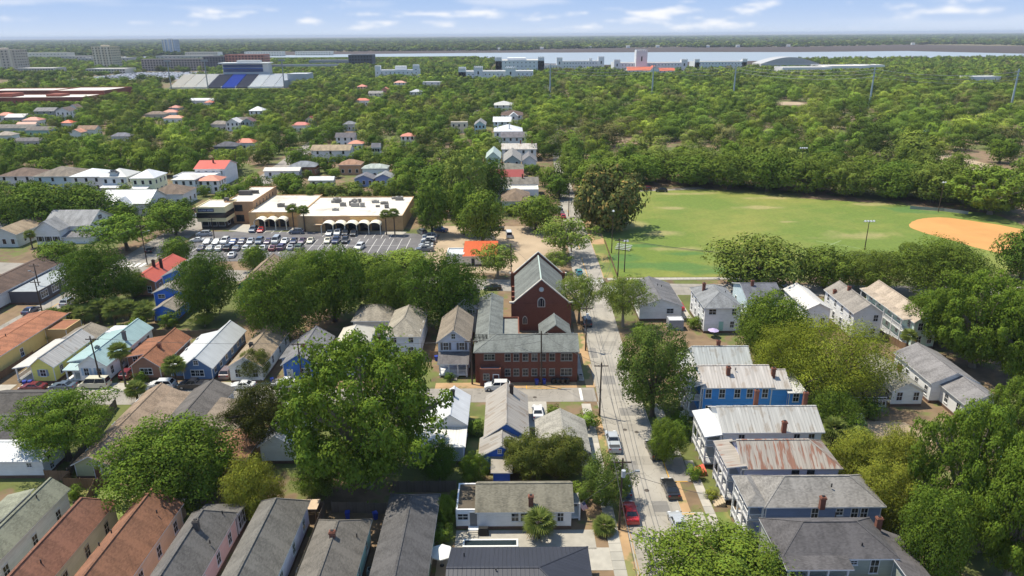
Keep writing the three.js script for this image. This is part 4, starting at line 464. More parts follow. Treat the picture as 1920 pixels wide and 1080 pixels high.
car('sedan', 'silver', 21.9, -78.6, 4, 'silver sedan parked at the driveway apron near the bottom', K1);
car('hatch', 'slate', 15.9, -86.4, 0, 'blue-grey hatchback half hidden under the street-side myrtle', K1);
car('suv', 'black', 16.9, -149, 0, 'black suv parked beside the brick church', K1);
car('suv', 'white', -2.8, -117.8, 90, 'white suv parked in front of the brick annex');
car('sedan', 'white', 4.3, -108.4, 0, 'white car in the driveway beside the weathered metal roof');
car('hatch', 'teal', 18.3, -184.5, 3, 'small teal car driving up to the crosswalk');
car('sedan', 'black', -5, -172.5, 92, 'black sedan on the cross street behind the annex wing');
const K2 = 'vehicles along the side street and west street';
car('sedan', 'maroon', -89.6, -118.9, 90, 'dark red sedan parked in front of the yellow cottage', K2); car('sedan', 'slate', -84.2, -119.2, 90, 'slate car parked right of the dark red sedan', K2); car('van', 'cream', -78.4, -119.8, 90, 'cream van parked before the teal-roofed cottage', K2);
car('suv', 'white', -65.6, -119.2, 92, 'white suv parked before the brown cottage', K2); car('pickup', 'black', -59.6, -119.2, 90, 'black pickup parked before the slate-blue cottage', K2); car('suv', 'brown', -55.2, -124.4, 0, 'taupe suv in the driveway of the slate-blue cottage', K2); car('sedan', 'white', -50.4, -118.9, 90, 'white sedan parked before the tan-roofed cottage', K2); car('pickup', 'white', -42.3, -119.3, -90, 'white pickup parked before the royal blue cottage', K2); car('hatch', 'maroon', -74.6, -124.4, 0, 'maroon hatchback tucked between teal-roofed and brown cottages', K2);
car('sedan', 'navy', -115.2, -158.5, 0, 'navy sedan on the west street near the left edge', K2); car('suv', 'silver', -109.2, -163.8, 0, 'silver suv on the west street beside the palmettos', K2); car('sedan', 'black', -110.5, -209, 10, 'black sedan waiting at the west crossing', K2); car('suv', 'grey', -126, -195, 80, 'grey suv behind the left-hand oak', K2);
car('suv', 'silver', 57.8, -104.6, -18, 'silver suv on the sandy rear driveway'); car('sedan', 'red', 39.9, -158.5, 0, 'red car between the white bungalow and the white hipped house');
car('van', 'white', 17.9, -256.5, 2, 'white van parked far up the main street'); car('hatch', 'red', 18.4, -248, 2, 'red hatchback behind the white van'); car('suv', 'navy', 19.4, -292, 3, 'navy suv far up the main street by the leafy trees'); car('sedan', 'red', 26.5, -345, 3, 'red sedan at the far bend of the main street');
car('suv', 'black', 62.3, -291.2, 85, 'black suv on the park road above the field'); car('suv', 'maroon', 56.4, -294.4, 85, 'maroon suv on the park road above the field'); car('suv', 'grey', 52, -295.6, 85, 'grey suv under the oaks on the park road');
const K3 = 'cars in the big parking lot', ORD = 'first second third fourth fifth sixth seventh eighth ninth tenth eleventh twelfth thirteenth fourteenth fifteenth sixteenth'.split(' ');
const lotRow = (list, x, z, dx, dz, deg, row) => list.split(' ').forEach((s, i) => { if (s === '-') return; const [c, k = 'sedan'] = s.split('/'); car(k, c, x + dx * i + (hash(i, z, 3) - 0.5) * 0.4, z + dz * i + (hash(i, z, 5) - 0.5) * 0.6, deg + (hash(i, z, 4) - 0.5) * 5, `${c} ${k === 'hatch' ? 'hatchback' : k} in the ${ORD[i]} space of the ${row}`, K3); });
lotRow('white white white/suv blue navy silver slate/suv purple silver/van white navy purple cream - cream navy/pickup black/suv', -96.6, -218.2, 2.72, 0, 182, 'double row nearer the storefront'.trim());
lotRow('navy silver white black/suv slate white/hatch silver white maroon purple/suv silver green/suv', -95.4, -210.4, 2.72, 0, 2, 'double row nearer the trees');
lotRow('white white/suv black/suv black/suv', -60.2, -227.6, 2.8, 0.35, 182, 'storefront row before the five arches');
lotRow('slate/suv red', -86.9, -231.9, 2.7, 0, 182, 'storefront row before the three arches');
lotRow('silver/suv navy white/suv black silver white grey/pickup', -26.4, -222.7, 0, 2.6, 92, 'right-hand edge row of the lot');
car('suv', 'slate', -71.5, -228.9, 92, 'slate suv crossing the lot before the palm pair', K3); car('suv', 'white', -46.8, -210.6, 170, 'lone white suv in the empty striped bays', K3); car('suv', 'silver', -101.5, -227, 96, 'silver suv by the corner of the office building', K3); car('sedan', 'white', -100.8, -219.8, 96, 'white sedan at the left end of the lot', K3); car('sedan', 'white', -83.5, -203.4, 8, 'white sedan near the round tree at the lot edge', K3);
car('van', 'white', -0.9, -223.4, 4, 'white van in the sandy lot'); car('pickup', 'blue', -24, -230.5, 60, 'blue pickup at the corner of the sandy lot'); car('suv', 'grey', -29.6, -227.6, 30, 'grey suv at the back corner of the parking lot'); car('suv', 'black', -10.5, -229.5, 88, 'dark suv in tree shade beside the white van'); car('pickup', 'black', -5.2, -231.5, 86, 'dark pickup in tree shade above the white van');
car('sedan', 'blue', -118, -262, 60, 'blue sedan beside the office building under the street trees'); car('sedan', 'silver', -114.5, -252, 100, 'silver sedan left of the office building');
const TREES = [[-21.2, -88.0, 11.7, 24.0, 's', 'huge leafy sycamore at the centre left covering the rooftops'],
  [-47.5, -85.0, 8.8, 12.5, 'g', 'round bushy green tree above the brown cottage roofs'],
  [-69.2, -95.4, 7.7, 11.6, 'f', 'feathery bright green tree over the board fence at left'],
  [-39.0, -96.6, 5.4, 12.7, 'c', 'dark bronze-green cedar with bare trunk'],
  [-35.9, -82.0, 4.1, 9.0, 'y', 'yellow-green bamboo-like clump behind the grey cottage roofs'],
  [57.3, -75.2, 7.1, 20.8, 's', 'tall bright sycamore behind the rusty-roofed house'],
  [59.1, -68.5, 6.4, 20.2, 's', 'bright leafy sycamore filling the bottom right corner'],
  [48.9, -78.5, 4.3, 10.2, 'y', 'yellow-green bushy tree behind the grey hipped house'],
  [50.8, -88.7, 4.3, 8.1, 'y', 'pale green shrubby tree beside the rusty roof'],
  [90.1, -125.8, 10.7, 19.8, 's', 'tall leafy tree at the right edge above the stepped grey roofs'],
  [93.6, -118.1, 7.4, 19.8, 's', 'leafy tree cut by the right edge'],
  [88.9, -138.2, 6.2, 11.3, 'g', 'deep green tree behind the pale green house'],
  [56.6, -112.5, 10.2, 16.2, 'p', 'broad yellow-green pecan right of the blue house'],
  [49.3, -115.0, 7.3, 13.6, 'p', 'olive-green pecan leaning over the blue house'],
  [50.2, -126.0, 7.3, 16.2, 'g', 'dense green tree behind the white hipped house'],
  [23.9, -107.7, 6.8, 16.7, 'k', 'dark street tree with bare grey limbs on the main street'],
  [23.3, -93.8, 2.9, 7.6, 'g', 'small round street tree over the black suv'],
  [23.8, -66.0, 7.9, 7.8, 'g', 'large round treetop at the bottom edge beside the street'],
  [2.2, -90.2, 3.8, 7.1, 'b', 'bronze-tinged myrtle behind the white bungalow'],
  [7.4, -90.2, 3.6, 7.5, 'b', 'bronze-green myrtle at the grey gable house'],
  [12.8, -83.1, 4.2, 7.7, 'k', 'leafy street-side tree over the sidewalk'],
  [15.1, -149.5, 5.2, 11.9, 'l', 'light airy street tree beside the brick church'],
  [24.8, -147.2, 5.5, 12.6, 'l', 'light green street tree opposite the church'],
  [15.4, -199.5, 9.7, 12.3, 'l', 'spreading airy tree on the main street above the church'],
  [-3.9, -181.9, 6.6, 9.7, 'l', 'airy tree in front of the orange-roofed building'],
  [12.1, -185.7, 4.1, 6.6, 'l', 'small pale tree behind the church gable'],
  [9.6, -147.8, 2.4, 4.4, 'g', 'small bush-like tree against the church gable'],
  [-48.9, -140.5, 8.3, 18.6, 'd', 'dense dark oak behind the royal blue cottage'],
  [-40.8, -151.5, 8.5, 18.4, 'g', 'tall dense oak at the parking lot edge'],
  [-27.8, -152.2, 6.9, 14.2, 'd', 'dense oak right of the tall lot-edge oak'],
  [-15.4, -147.6, 8.7, 18.1, 'd', 'massive dark oak behind the grey porch house'],
  [-56.9, -152.8, 5.6, 9.8, 'g', 'green tree beside the teal house'],
  [-70.5, -153.7, 7.5, 16.8, 'd', 'dark round tree between blue and teal houses'],
  [-99.4, -160.3, 8.4, 17.1, 'd', 'tall dark oak beside the west street'],
  [-127.5, -190.6, 6.3, 9.2, 'g', 'spreading green tree left of the tall west-street oak'],
  [-95.3, -167.6, 4.7, 7.9, 'd', 'dark tree behind the row of palmettos'],
  [-95.9, -195.3, 5.1, 8.6, 'g', 'round tree at the corner of the parking lot'],
  [-71.9, -189.8, 4.2, 7.5, 'g', 'round green tree at the near edge of the lot'],
  [-30.3, -192.3, 8.3, 4.5, 'g', 'low green treetop over the right corner of the lot'],
  [-44.0, -185.5, 6.6, 7.4, 'l', 'light green treetop in front of the lot'],
  [31.9, -231.8, 12.7, 22.5, 'm', 'huge bronze magnolia at the corner of the playing field'],
  [62.3, -171.6, 12.3, 14.4, 'o', 'broad dark oak on the near side of the playing field'],
  [80.3, -172.1, 8.2, 11.3, 'o', 'olive oak right of the broad field-side oak'],
  [90.9, -169.8, 8.1, 10.9, 'o', 'dark oak below the infield, left of the tallest'],
  [104.1, -163.0, 13.1, 16.3, 'o', 'big rounded oak covering part of the infield'],
  [134.2, -177.3, 7.0, 14.6, 'd', 'dark tree at the right edge beside the infield'],
  [-9.1, -214.7, 8.0, 18.0, 'g', 'bright green tree behind the sandy lot'],
  [8.2, -231.0, 8.5, 12.4, 'g', 'green tree beside the brown hipped roof'],
  [-15.7, -226.2, 6.1, 19.0, 'g', 'tall green tree at the corner of the strip mall'],
  [-26.2, -226.5, 6.2, 19.0, 'd', 'dark tree right of the strip mall'],
  [-17.8, -260.1, 9.0, 22.7, 'l', 'tall light green tree with pale trunk'],
  [-27.0, -273.8, 9.9, 16.1, 'd', 'dark dense tree left of the light green one'],
  [-8.1, -273.2, 7.3, 18.3, 'd', 'dark tree behind the tall light green one'],
  [171.7, -248.9, 14.4, 17.7, 's', 'bright green tree right of the ball field backstop'],
  [92.3, -138.1, 5.1, 11.4, 's', 'leafy tree beside the pale green house'],
  [-5.7, -88.7, 2.4, 4.9, 'g', 'small bushy tree left of the white bungalow'],
  [-10.8, -88.8, 2.7, 7.5, 'd', 'dark spiky shrub-tree behind the white metal house'],
  [-9.2, -79.1, 1.8, 4.6, 'g', 'bright shrub beside the charcoal-roofed cottage'],
  [76.2, -94.0, 4.5, 13.8, 's', 'tall green tree at the right edge behind the sycamores'],
  [52.5, -102.1, 4.4, 8.0, 'd', 'dark green tree behind the white two-storey house'],
  [-27.7, -85.7, 3.4, 6.3, 'd', 'dark understorey tree below the huge sycamore'],
  [56.2, -88.7, 3.9, 9.0, 'y', 'yellow-green tree by the sandy rear driveway'],
  [-49.3, -122.8, 3.1, 6.2, 'b', 'pale blossoming magnolia before the tan-roofed cottage'],
  [-69.7, -149.1, 3.0, 3.1, 'l', 'round pale shrub behind the silver metal roof'],
  [-100.0, -141.3, 2.6, 3.1, 'l', 'bright green shrub between rust-brown roof and yellow cottage'],
  [-118.2, -210.3, 10.7, 11.7, 'f', 'spreading bright street tree at the west crossing'],
  [-111.6, -228.7, 8.0, 11.1, 'g', 'green street tree beside the office building'],
  [-158.2, -236.8, 11.0, 15.8, 'd', 'dark tree above the white shuttered house'],
  [-148.4, -243.8, 10.3, 13.5, 'd', 'dark tree behind the white shuttered house'],
  [-163.9, -230.0, 7.1, 13.9, 'd', 'dark tree at the left edge above the tan roofs'],
  [-136.9, -243.5, 6.6, 8.1, 'g', 'small dark tree beside the white dormered house'],
  [-51.4, -166.8, 7.0, 12.9, 'l', 'bright green oak covering the near edge of the parking lot'],
  [-35.8, -172.4, 6.1, 10.1, 'g', 'rounded green tree before the empty parking bays'],
  [49.3, -68.2, 4.2, 13.3, 'g', 'lower green tree in front of the bright sycamores']];
// ---------------------------------------------------------------- trees: tapered trunk, limbs, a crown of leaf sprays
// a crown of unit radius and unit height: lobes in a dome, each a shell of small leaf sprays
function crownGeo(seed, o) {
  const r = rng(seed), P = [], N = [], C = [], lobes = [], base = o.base ?? 0.28, mid = (1 + base) / 2, hh = (1 - base) / 2;
  for (let i = 0; i < o.lobes; i++) { // spread over the dome, denser near its skin
    const t = (i + 0.5) / o.lobes, y = 1 - 2 * Math.pow(t, o.top ?? 0.9), a = i * 2.39996 + r() * 0.9, q = Math.sqrt(Math.max(0, 1 - y * y)), d = (0.55 + 0.3 * r()) * (0.72 + 0.56 * vnoise(Math.cos(a) * q * 1.6 + 5, y * 1.6 + Math.sin(a) * q * 1.3 + 5, seed)) * (o.ragged ? 0.72 + 0.5 * r() : 1);
    const lr = (o.lr ?? 0.34) * (0.7 + 0.6 * r()); lobes.push([Math.cos(a) * q * d, mid + y * hh * (0.78 + 0.12 * r()), Math.sin(a) * q * d, lr, 0.82 + 0.36 * r()]);
  }
  for (let i = 0; i < (o.inner ?? o.lobes * 0.3); i++) lobes.push([(r() - 0.5) * 0.9, mid + (r() - 0.5) * hh, (r() - 0.5) * 0.9, 0.4, 0.9]);
  const per = Math.round(o.n / lobes.length), v = V(0, 0, 0), n = V(0, 0, 0), a = V(0, 0, 0), b = V(0, 0, 0);
  for (const [lx, ly, lz, lr, tone] of lobes) for (let i = 0; i < per; i++) {
    n.set(r() * 2 - 1, r() * 2 - 0.75, r() * 2 - 1); if (n.lengthSq() < 0.02) n.set(0, 1, 0); n.normalize(); const d = lr * (o.fuzz ? 0.5 + 0.65 * r() : 0.72 + 0.36 * r() * r());
    v.set(lx + n.x * d, ly + n.y * d * hh * (o.flat ?? 1.35), lz + n.z * d); if (v.y < base * 0.75) continue;
    if (o.dome) { n.x += lx * o.dome; n.y += (ly - base) * o.dome * 0.8; n.z += lz * o.dome; n.normalize(); } const f = a.set(n.x + (r() - 0.5) * (o.rand ?? 1.6), n.y + (r() - 0.5) * (o.rand ?? 1.6) + 0.3, n.z + (r() - 0.5) * (o.rand ?? 1.6)).normalize().clone();
    a.set(r() - 0.5, r() - 0.5, r() - 0.5).cross(f).normalize(); b.crossVectors(f, a).normalize(); const s = o.leaf * (0.6 + 0.8 * r()), s2 = s * (o.thin ?? 0.62), yk = o.yk ?? 0.75;
    const c = tone * (0.84 + 0.32 * r()), h = (r() - 0.5) * 0.2, tip = o.tips && r() < o.tips ? 1 : 0, q = [[a, s, b, 0], [a, 0, b, s2], [a, -s, b, 0.1 * s], [a, 0, b, -s2]].map(([A, k, B_, l]) => [v.x + A.x * k + B_.x * l, v.y + (A.y * k + B_.y * l) * yk, v.z + A.z * k + B_.z * l]);
    const nn = f.lerp(n, o.soft ?? 0.5).normalize();
    for (const j of [0, 1, 2, 0, 2, 3]) { P.push(...q[j]); N.push(nn.x, nn.y, nn.z); C.push(tip ? 2.4 * c : c * (1 + h), tip ? 1.5 * c : c, tip ? 1.6 * c : c * (1 - h)); }
  }
  let hi = 0; for (let i = 1; i < P.length; i += 18) hi = Math.max(hi, P[i]); const ds = []; for (let i = 0; i < P.length; i += 18) ds.push(Math.hypot(P[i], P[i + 2])); ds.sort((x, y) => x - y); const kx = 1 / ds[Math.floor(ds.length * 0.97)], ky = 1 / hi; for (let i = 0; i < P.length; i += 3) { P[i] *= kx; P[i + 1] *= ky; P[i + 2] *= kx; } for (const l of lobes) { l[0] *= kx; l[1] *= ky; l[2] *= kx; }
  const g = new THREE.BufferGeometry(); g.setAttribute('position', new THREE.Float32BufferAttribute(P, 3)); g.setAttribute('normal', new THREE.Float32BufferAttribute(N, 3)); g.setAttribute('color', new THREE.Float32BufferAttribute(C, 3)); return { g, lobes };
}
function limb(P, a, b, r0, r1, n = 6) { const d = b.clone().sub(a).normalize(), x = V(0, 0, 0).crossVectors(d, Math.abs(d.y) > 0.9 ? V(1, 0, 0) : V(0, 1, 0)).normalize(), y = V(0, 0, 0).crossVectors(d, x), q = (o, t, r) => o.clone().addScaledVector(x, Math.cos(t) * r).addScaledVector(y, Math.sin(t) * r); for (let i = 0; i < n; i++) { const s = i / n * 6.2832, t = (i + 1) / n * 6.2832; P.poly([q(a, s, r0), q(a, t, r0), q(b, t, r1), q(b, s, r1)]); } }
function trunkGeo(seed, lobes, o) {
  const r = rng(seed + 5), P = new MB(), f = V((r() - 0.5) * 0.08, o.fork ?? 0.32, (r() - 0.5) * 0.08), w = o.trunk ?? 0.055; limb(P, V(0, -0.01, 0), V(f.x * 0.4, f.y * 0.3, f.z * 0.4), w * 1.35, w, 8); limb(P, V(f.x * 0.4, f.y * 0.3, f.z * 0.4), f, w, w * 0.75, 8);
  const pick = lobes.filter((_, i) => i % (o.every ?? 4) === 0).slice(0, 14); for (const [x, y, z] of pick) { const m = V(f.x + x * 0.45, mix(f.y, y, 0.6), f.z + z * 0.45); limb(P, f, m, w * 0.6, w * 0.38); limb(P, m, V(x, y, z), w * 0.38, w * 0.12); }
  if (o.pole) limb(P, f, V(0, 0.9, 0), w * 0.7, w * 0.2); return P.geo();
}
const leafM = (r, g, b) => new THREE.MeshPhysicalMaterial({ color: new THREE.Color(r, g, b), vertexColors: true, roughness: 0.9, transmission: 0.3, thickness: 0, side: THREE.DoubleSide, specularIntensity: 0.08 });
const barkM = std({ color: col(112, 98, 84, 1.4), map: T.bark, roughness: 1 }), barkP = std({ color: col(168, 156, 138, 1.4), map: T.bark, roughness: 1 });
const LF = { s: [0.148, 0.222, 0.027, 0.168, 0.24, 0.031], g: [0.14, 0.212, 0.026, 0.165, 0.232, 0.03], d: [0.1, 0.165, 0.022, 0.13, 0.195, 0.026], o: [0.133, 0.185, 0.026, 0.152, 0.200, 0.032], p: [0.228, 0.265, 0.030, 0.209, 0.250, 0.030], y: [0.26, 0.28, 0.038, 0.24, 0.265, 0.036], l: [0.237, 0.300, 0.054, 0.209, 0.280, 0.043], b: [0.142, 0.175, 0.036, 0.157, 0.180, 0.036], m: [0.133, 0.150, 0.040, 0.142, 0.155, 0.040], k: [0.119, 0.175, 0.032, 0.133, 0.190, 0.036], c: [0.081, 0.090, 0.019, 0.081, 0.090, 0.019], f: [0.16, 0.25, 0.03, 0.165, 0.25, 0.03] }, LEAF = {};
const leafS = (r, g, b) => new THREE.MeshPhysicalMaterial({ color: new THREE.Color(r, g, b), vertexColors: true, roughness: 0.95, side: THREE.DoubleSide, specularIntensity: 0.08 });
for (const [k, c] of Object.entries(LF)) LEAF[k] = [leafM(c[0], c[1], c[2]), leafM(c[3], c[4], c[5]), leafS(c[0] * 0.9, c[1] * 0.9, c[2]), leafS(c[3] * 0.9, c[4] * 0.9, c[5])];
const SHAPE = { // per kind: near and far settings
  s: { lobes: 150, lr: 0.145, ragged: 1, leaf: 0.032, base: 0.08, n: 1.7, inner: 16, fork: 0.22, top: 0.8 }, g: { lobes: 60, lr: 0.3, leaf: 0.04, base: 0.14 }, d: { lobes: 60, lr: 0.3, leaf: 0.038, base: 0.14 }, o: { lobes: 56, lr: 0.3, leaf: 0.036, base: 0.12, every: 3 }, p: { lobes: 64, lr: 0.27, leaf: 0.03, thin: 0.4, base: 0.14, fuzz: 1, n: 1.4 }, y: { lobes: 40, lr: 0.32, leaf: 0.06, thin: 0.3, base: 0.05, fuzz: 1 }, l: { lobes: 44, lr: 0.27, ragged: 1, leaf: 0.036, base: 0.3, every: 3, n: 0.6, fork: 0.36 }, b: { lobes: 44, lr: 0.3, leaf: 0.042, base: 0.12 }, m: { lobes: 60, lr: 0.27, leaf: 0.05, base: 0.02, tips: 0.16, top: 0.75 }, k: { lobes: 56, lr: 0.22, ragged: 1, leaf: 0.036, base: 0.14, every: 3, n: 0.8, fork: 0.26 }, c: { lobes: 50, lr: 0.25, leaf: 0.04, thin: 0.4, ragged: 1, base: 0.3, fork: 0.5, pole: 1, fuzz: 1 }, f: { lobes: 44, lr: 0.27, ragged: 1, leaf: 0.04, thin: 0.45, base: 0.3, every: 3, fork: 0.3, flat: 0.9 },
};
const protos = {};
function proto(s, lvl, k) { return memo(`tree${s}${lvl}${k}`, () => { const o = SHAPE[s], n = [32000, 9000, 3600][lvl], q = { ...o, lobes: [o.lobes, Math.round(o.lobes * 0.7), 10][lvl], lr: [o.lr, o.lr * 1.12, 0.46][lvl], n: n * (o.n || 1), leaf: o.leaf * [0.48, 0.85, 1.25][lvl], rand: [1.6, 1.2, 0.9][lvl], soft: [0.5, 0.62, 0.75][lvl], dome: [0, 0.4, 1.1][lvl], inner: lvl === 2 ? 4 : o.inner }, seed = s.charCodeAt(0) * 131 + lvl * 17 + k * 7919, { g, lobes } = crownGeo(seed, q); return { crown: g, trunk: trunkGeo(seed, lobes, q) }; }); }
const treeR = rng(4242), treesAt = [];
function tree(x, z, R, H, s, label, group, lvl, cat = 'tree') {
  const k = 'cfybkl'.includes(s) && lvl === 0 ? (treeR(), 0) : treeR() * 2 | 0, { crown, trunk } = proto(s, lvl, k), o = new THREE.Group(); o.name = { c: 'cedar_tree', m: 'magnolia_tree', o: 'oak_tree', d: 'oak_tree', p: 'pecan_tree', s: 'sycamore_tree' }[s] || (H < 4.2 ? 'shrub' : 'leafy_tree'); o.position.set(x, 0, z);
  mesh('trunk', trunk, s === 's' || s === 'l' ? barkP : barkM, o); mesh('crown', crown, LEAF[s][(treeR() * 2 | 0) + (lvl ? 2 : 0)], o); o.rotation.y = treeR() * 6.28; o.scale.set(R, H, R * (0.9 + treeR() * 0.2)); treesAt.push([x, z, R]); return tag(o, label, H < 4.2 ? 'shrub' : cat, group);
}
for (const [x, z, R, H, s, lab] of TREES) tree(x, z, R, H, s, lab, null, z > -170 ? 0 : 1);
// the row of oaks behind the field, with dark trunks at its edge
{ const G2 = 'oaks along the far side of the playing field', n = 15; for (let i = 0; i < n; i++) { const t = i / (n - 1), x = mix(78, 176, t), z = mix(-303, -262, t) - (i % 2) * 10; tree(x, z, 10 + hash(i, 1, 2) * 2.5, 13.5 + hash(i, 2, 2) * 3.5, hash(i, 3, 2) > 0.3 ? 'o' : 'd', `dark oak in the row behind the playing field, ${ORD[i]} from the left`, G2, 1); } }
{ const G2 = 'oaks left of the park road', q = [[40, -276, 9, 12], [46, -304, 10, 13], [58, -310, 10, 13], [70, -316, 11, 14], [36, -300, 9, 13], [32, -262, 8, 12], [27.5, -248, 6, 9], [33, -283, 10, 14]]; q.forEach(([x, z, R, h], i) => tree(x, z, R, h, i % 3 ? 'g' : 'o', `green tree between the main street and the park road, ${ORD[i]} of that clump`, G2, 1)); }
// ---------------------------------------------------------------- buildings further up: strip mall, office, houses
{
  const br = bk(172, 142, 104), bd = bk(150, 122, 96), cream = stc(232, 218, 170);
  const t = house('strip_mall', 'long tan brick strip mall with white flat roof and arched canopies', [[-90, -71.6, -266, -237.6, 5, 'f', 0, fl(238, 232, 222), br, { w: '', par: 0.3 }], [-71.6, -36.4, -261.5, -231.5, 5, 'f', 0, fl(240, 234, 224), br, { w: '', par: 0.3 }]], { cat: 'strip mall', far: 1 });
  const cx = -80.8, cz = -251.8, can = stc(226, 220, 202), R = rng(9);
  const vault = (x0, z, n, w) => { for (let i = 0; i < n; i++) { const g = new MB(), a = x0 + i * w - cx, Z = z - cz, N = 8; for (let j = 0; j < N; j++) { const f = (q) => { const th = Math.PI * q / N; return [a + w / 2 - Math.cos(th) * w / 2, 2.8 + Math.sin(th) * 1.25]; }, [xa, ya] = f(j), [xb, yb] = f(j + 1); for (const [p, h] of [[1, 0], [-1, -0.14]]) { const q = [V(xa, ya + h, Z + 4.2), V(xb, yb + h, Z + 4.2), V(xb, yb + h, Z), V(xa, ya + h, Z)]; g.poly(p > 0 ? q : q.reverse()); } g.poly([V(xa, ya - 0.14, Z + 4.2), V(xb, yb - 0.14, Z + 4.2), V(xb, yb, Z + 4.2), V(xa, ya, Z + 4.2)]); } mesh('arched_canopy', g, can, t); cube('post', t, can, a - 0.12, 0, Z + 3.9, a + 0.12, 2.85, Z + 4.15); if (i === n - 1) cube('post', t, can, a + w - 0.12, 0, Z + 3.9, a + w + 0.12, 2.85, Z + 4.15); cube('shop_window', t, M.glass, a + 0.3, 0.2, Z - 0.02, a + w - 0.3, 2.8, Z + 0.09); } };
  vault(-87, -237.6, 3, 3.6); vault(-62.8, -231.5, 5, 3.9);
  for (const [x0, x1, z, m] of [[-87.5, -81, -237.6, bk(192, 156, 104)], [-78.5, -72.2, -237.6, bk(192, 156, 104)], [-63, -54, -231.5, bd], [-54, -45, -231.5, bk(192, 156, 104)]]) cube('fascia_panel', t, m, x0 - cx, 3.5, z - cz, x1 - cx, 4.9, z - cz + 0.12);
  cube('awning', t, stc(196, 170, 140), -66 - cx, 2.5, -231.4 - cz, -62.9 - cx, 2.7, -230 - cz);
  const units = []; for (let i = 0; i < 20; i++) units.push([mix(-88, -39, R()), mix(-259, -240, R()), 0.5 + R() * 0.9, 0.6 + R() * 1]); units.forEach(([x, z, s, h], i) => { if (x > -72 ? z < -259 || z > -234 : z > -240) return; const u = cube('rooftop_unit', t, pl(...[[150, 146, 138], [172, 168, 160], [128, 124, 118]][i % 3]), x - cx - s, 5, z - cz - s * 0.7, x - cx + s, 5 + h, z - cz + s * 0.7); if (s > 0.8) { const f = mesh('fan', CYL, M.dark, u); f.scale.set(0.5, 0.05, 0.6); f.position.y = 0.52; } });
  const o = house('office_building', 'cream and brown two-storey office with dark ribbon windows and rooftop units', [[-100, -90.2, -270, -243.5, 7.4, 'f', 0, fl(242, 238, 228), bk(168, 132, 98), { w: '', par: 0.35, cw: [['s', -95.4, 5.4, 2.6, 2.1, { tm: M.dark, far: 1 }], ['s', -95.2, 1.8, 2.6, 2.2, { tm: M.dark, far: 1 }], ...[0, 1, 2, 3, 4, 5].map((i) => ['e', -247 - i * 3.6, 5.6, 0.6, 1.6, { tm: M.dark, far: 1 }])] }], [-106.8, -97, -247.5, -235.5, 7.4, 'f', 0, fl(240, 236, 226), cream, { y0: 2.6, w: '', par: 0.3 }], [-106, -97.6, -247, -236.4, 2.6, 'f', 0, M.dark, stc(60, 52, 50), { w: 's3e2', par: 0.1, ws: [2, 1.8], fl: 1, fo: 0 }]], { cat: 'office building', far: 1 });
  const ox = -95.1, oz = -256.75; cube('ribbon_window', o, M.glass, -106.85 - ox, 3.9, -247 - oz, -96.95 - ox, 5.7, -235.42 - oz); cube('ribbon_window', o, M.glass, -106.6 - ox, 3.9, -241 - oz, -96.92 - ox, 5.7, -235.44 - oz);
  const cv = document.createElement('canvas'); cv.width = 256; cv.height = 56; const c = cv.getContext('2d'); c.fillStyle = '#2a3350'; c.fillRect(0, 0, 256, 56); c.fillStyle = '#b9c2d6'; c.font = 'bold 40px sans-serif'; c.textAlign = 'center'; c.textBaseline = 'middle'; c.fillText('ALPHA NEWS', 128, 29, 240); const ct = new THREE.CanvasTexture(cv); ct.colorSpace = THREE.SRGBColorSpace;
  const sg = mesh('sign', new THREE.PlaneGeometry(5.4, 1.1), std({ map: ct, roughness: 0.6 }), o); sg.position.set(-103.4 - ox, 6.6, -235.4 - oz); sg.userData.label = 'dark blue sign with pale lettering';
  for (const [x, z, w, d, h] of [[-97, -256, 4.4, 1.6, 1.6], [-94.4, -258.5, 2.6, 1.2, 1.2], [-100.2, -246, 1.4, 1.4, 1.2]]) cube('rooftop_unit', o, pl(96, 92, 90), x - ox - w / 2, 7.4, z - oz - d / 2, x - ox + w / 2, 7.4 + h, z - oz + d / 2);
}
house('orange_roof_shop', 'low white building with vivid orange metal roof in the sandy lot', [[-13.6, -4.4, -204, -192.6, 3, 'sS', 1, mt(226, 104, 52), stc(228, 222, 212), { w: '', dr: [['s', -11, 0.1, M.dark]], cw: [['s', -8, 1.8, 1.6, 1.3]] }], [-18.6, -13.6, -200, -193.4, 2.9, 'f', 0, gy(222, 226, 228), stc(225, 225, 220), { w: 's1' }]], { cat: 'shop' });
// houses up the left side of the main street
const UP = 'houses up the left side of the main street', mR = mt(162, 62, 52);
const fh = (name, label, b, ex = {}) => house(name, label, b, { far: 1, group: UP, ...ex });
fh('brown_hip_house', 'white house with brown hipped roof above the sandy lot', [[-3.4, 6.6, -272, -256.5, 4.6, 'hz', 2.4, sh(130, 112, 94), WH]]);
fh('white_flat_house', 'house with flat bright white roof behind the brown hipped one', [[-9.8, 10.6, -281.6, -273.5, 4.8, 'f', 0, fl(240, 236, 226), WH, { w: 's4' }]]);
fh('long_grey_house', 'long grey-roofed house with brick chimneys above the white flat roof', [[-9.8, 10.6, -294, -283.4, 5.4, 'gx', 1.7, sh(124, 118, 110), stc(200, 190, 170), { w: 's5', ch: [[-3, -287, 8.4], [4.6, -287.6, 8.4]] }]]);
fh('red_roof_house', 'house with deep red metal roof on the left of the main street', [[-9.2, 4.8, -311, -297, 5.6, 'gx', 1.9, mR, WH, { w: 's4' }]]);
fh('grey_hip_house', 'house with grey-green hipped roof above the deep red roof', [[-7.8, 5.2, -330, -316, 5.2, 'hx', 1.9, sh(124, 120, 108), wl(205, 190, 185), { ch: [[-4, -321, 8]] }]]);
fh('green_gable_house', 'tall narrow house with pale green metal gable', [[-12, -5.4, -364, -346, 5.8, 'gz', 2.8, mt(196, 212, 202), wl(200, 215, 210), { w: 's2e3' }]]);
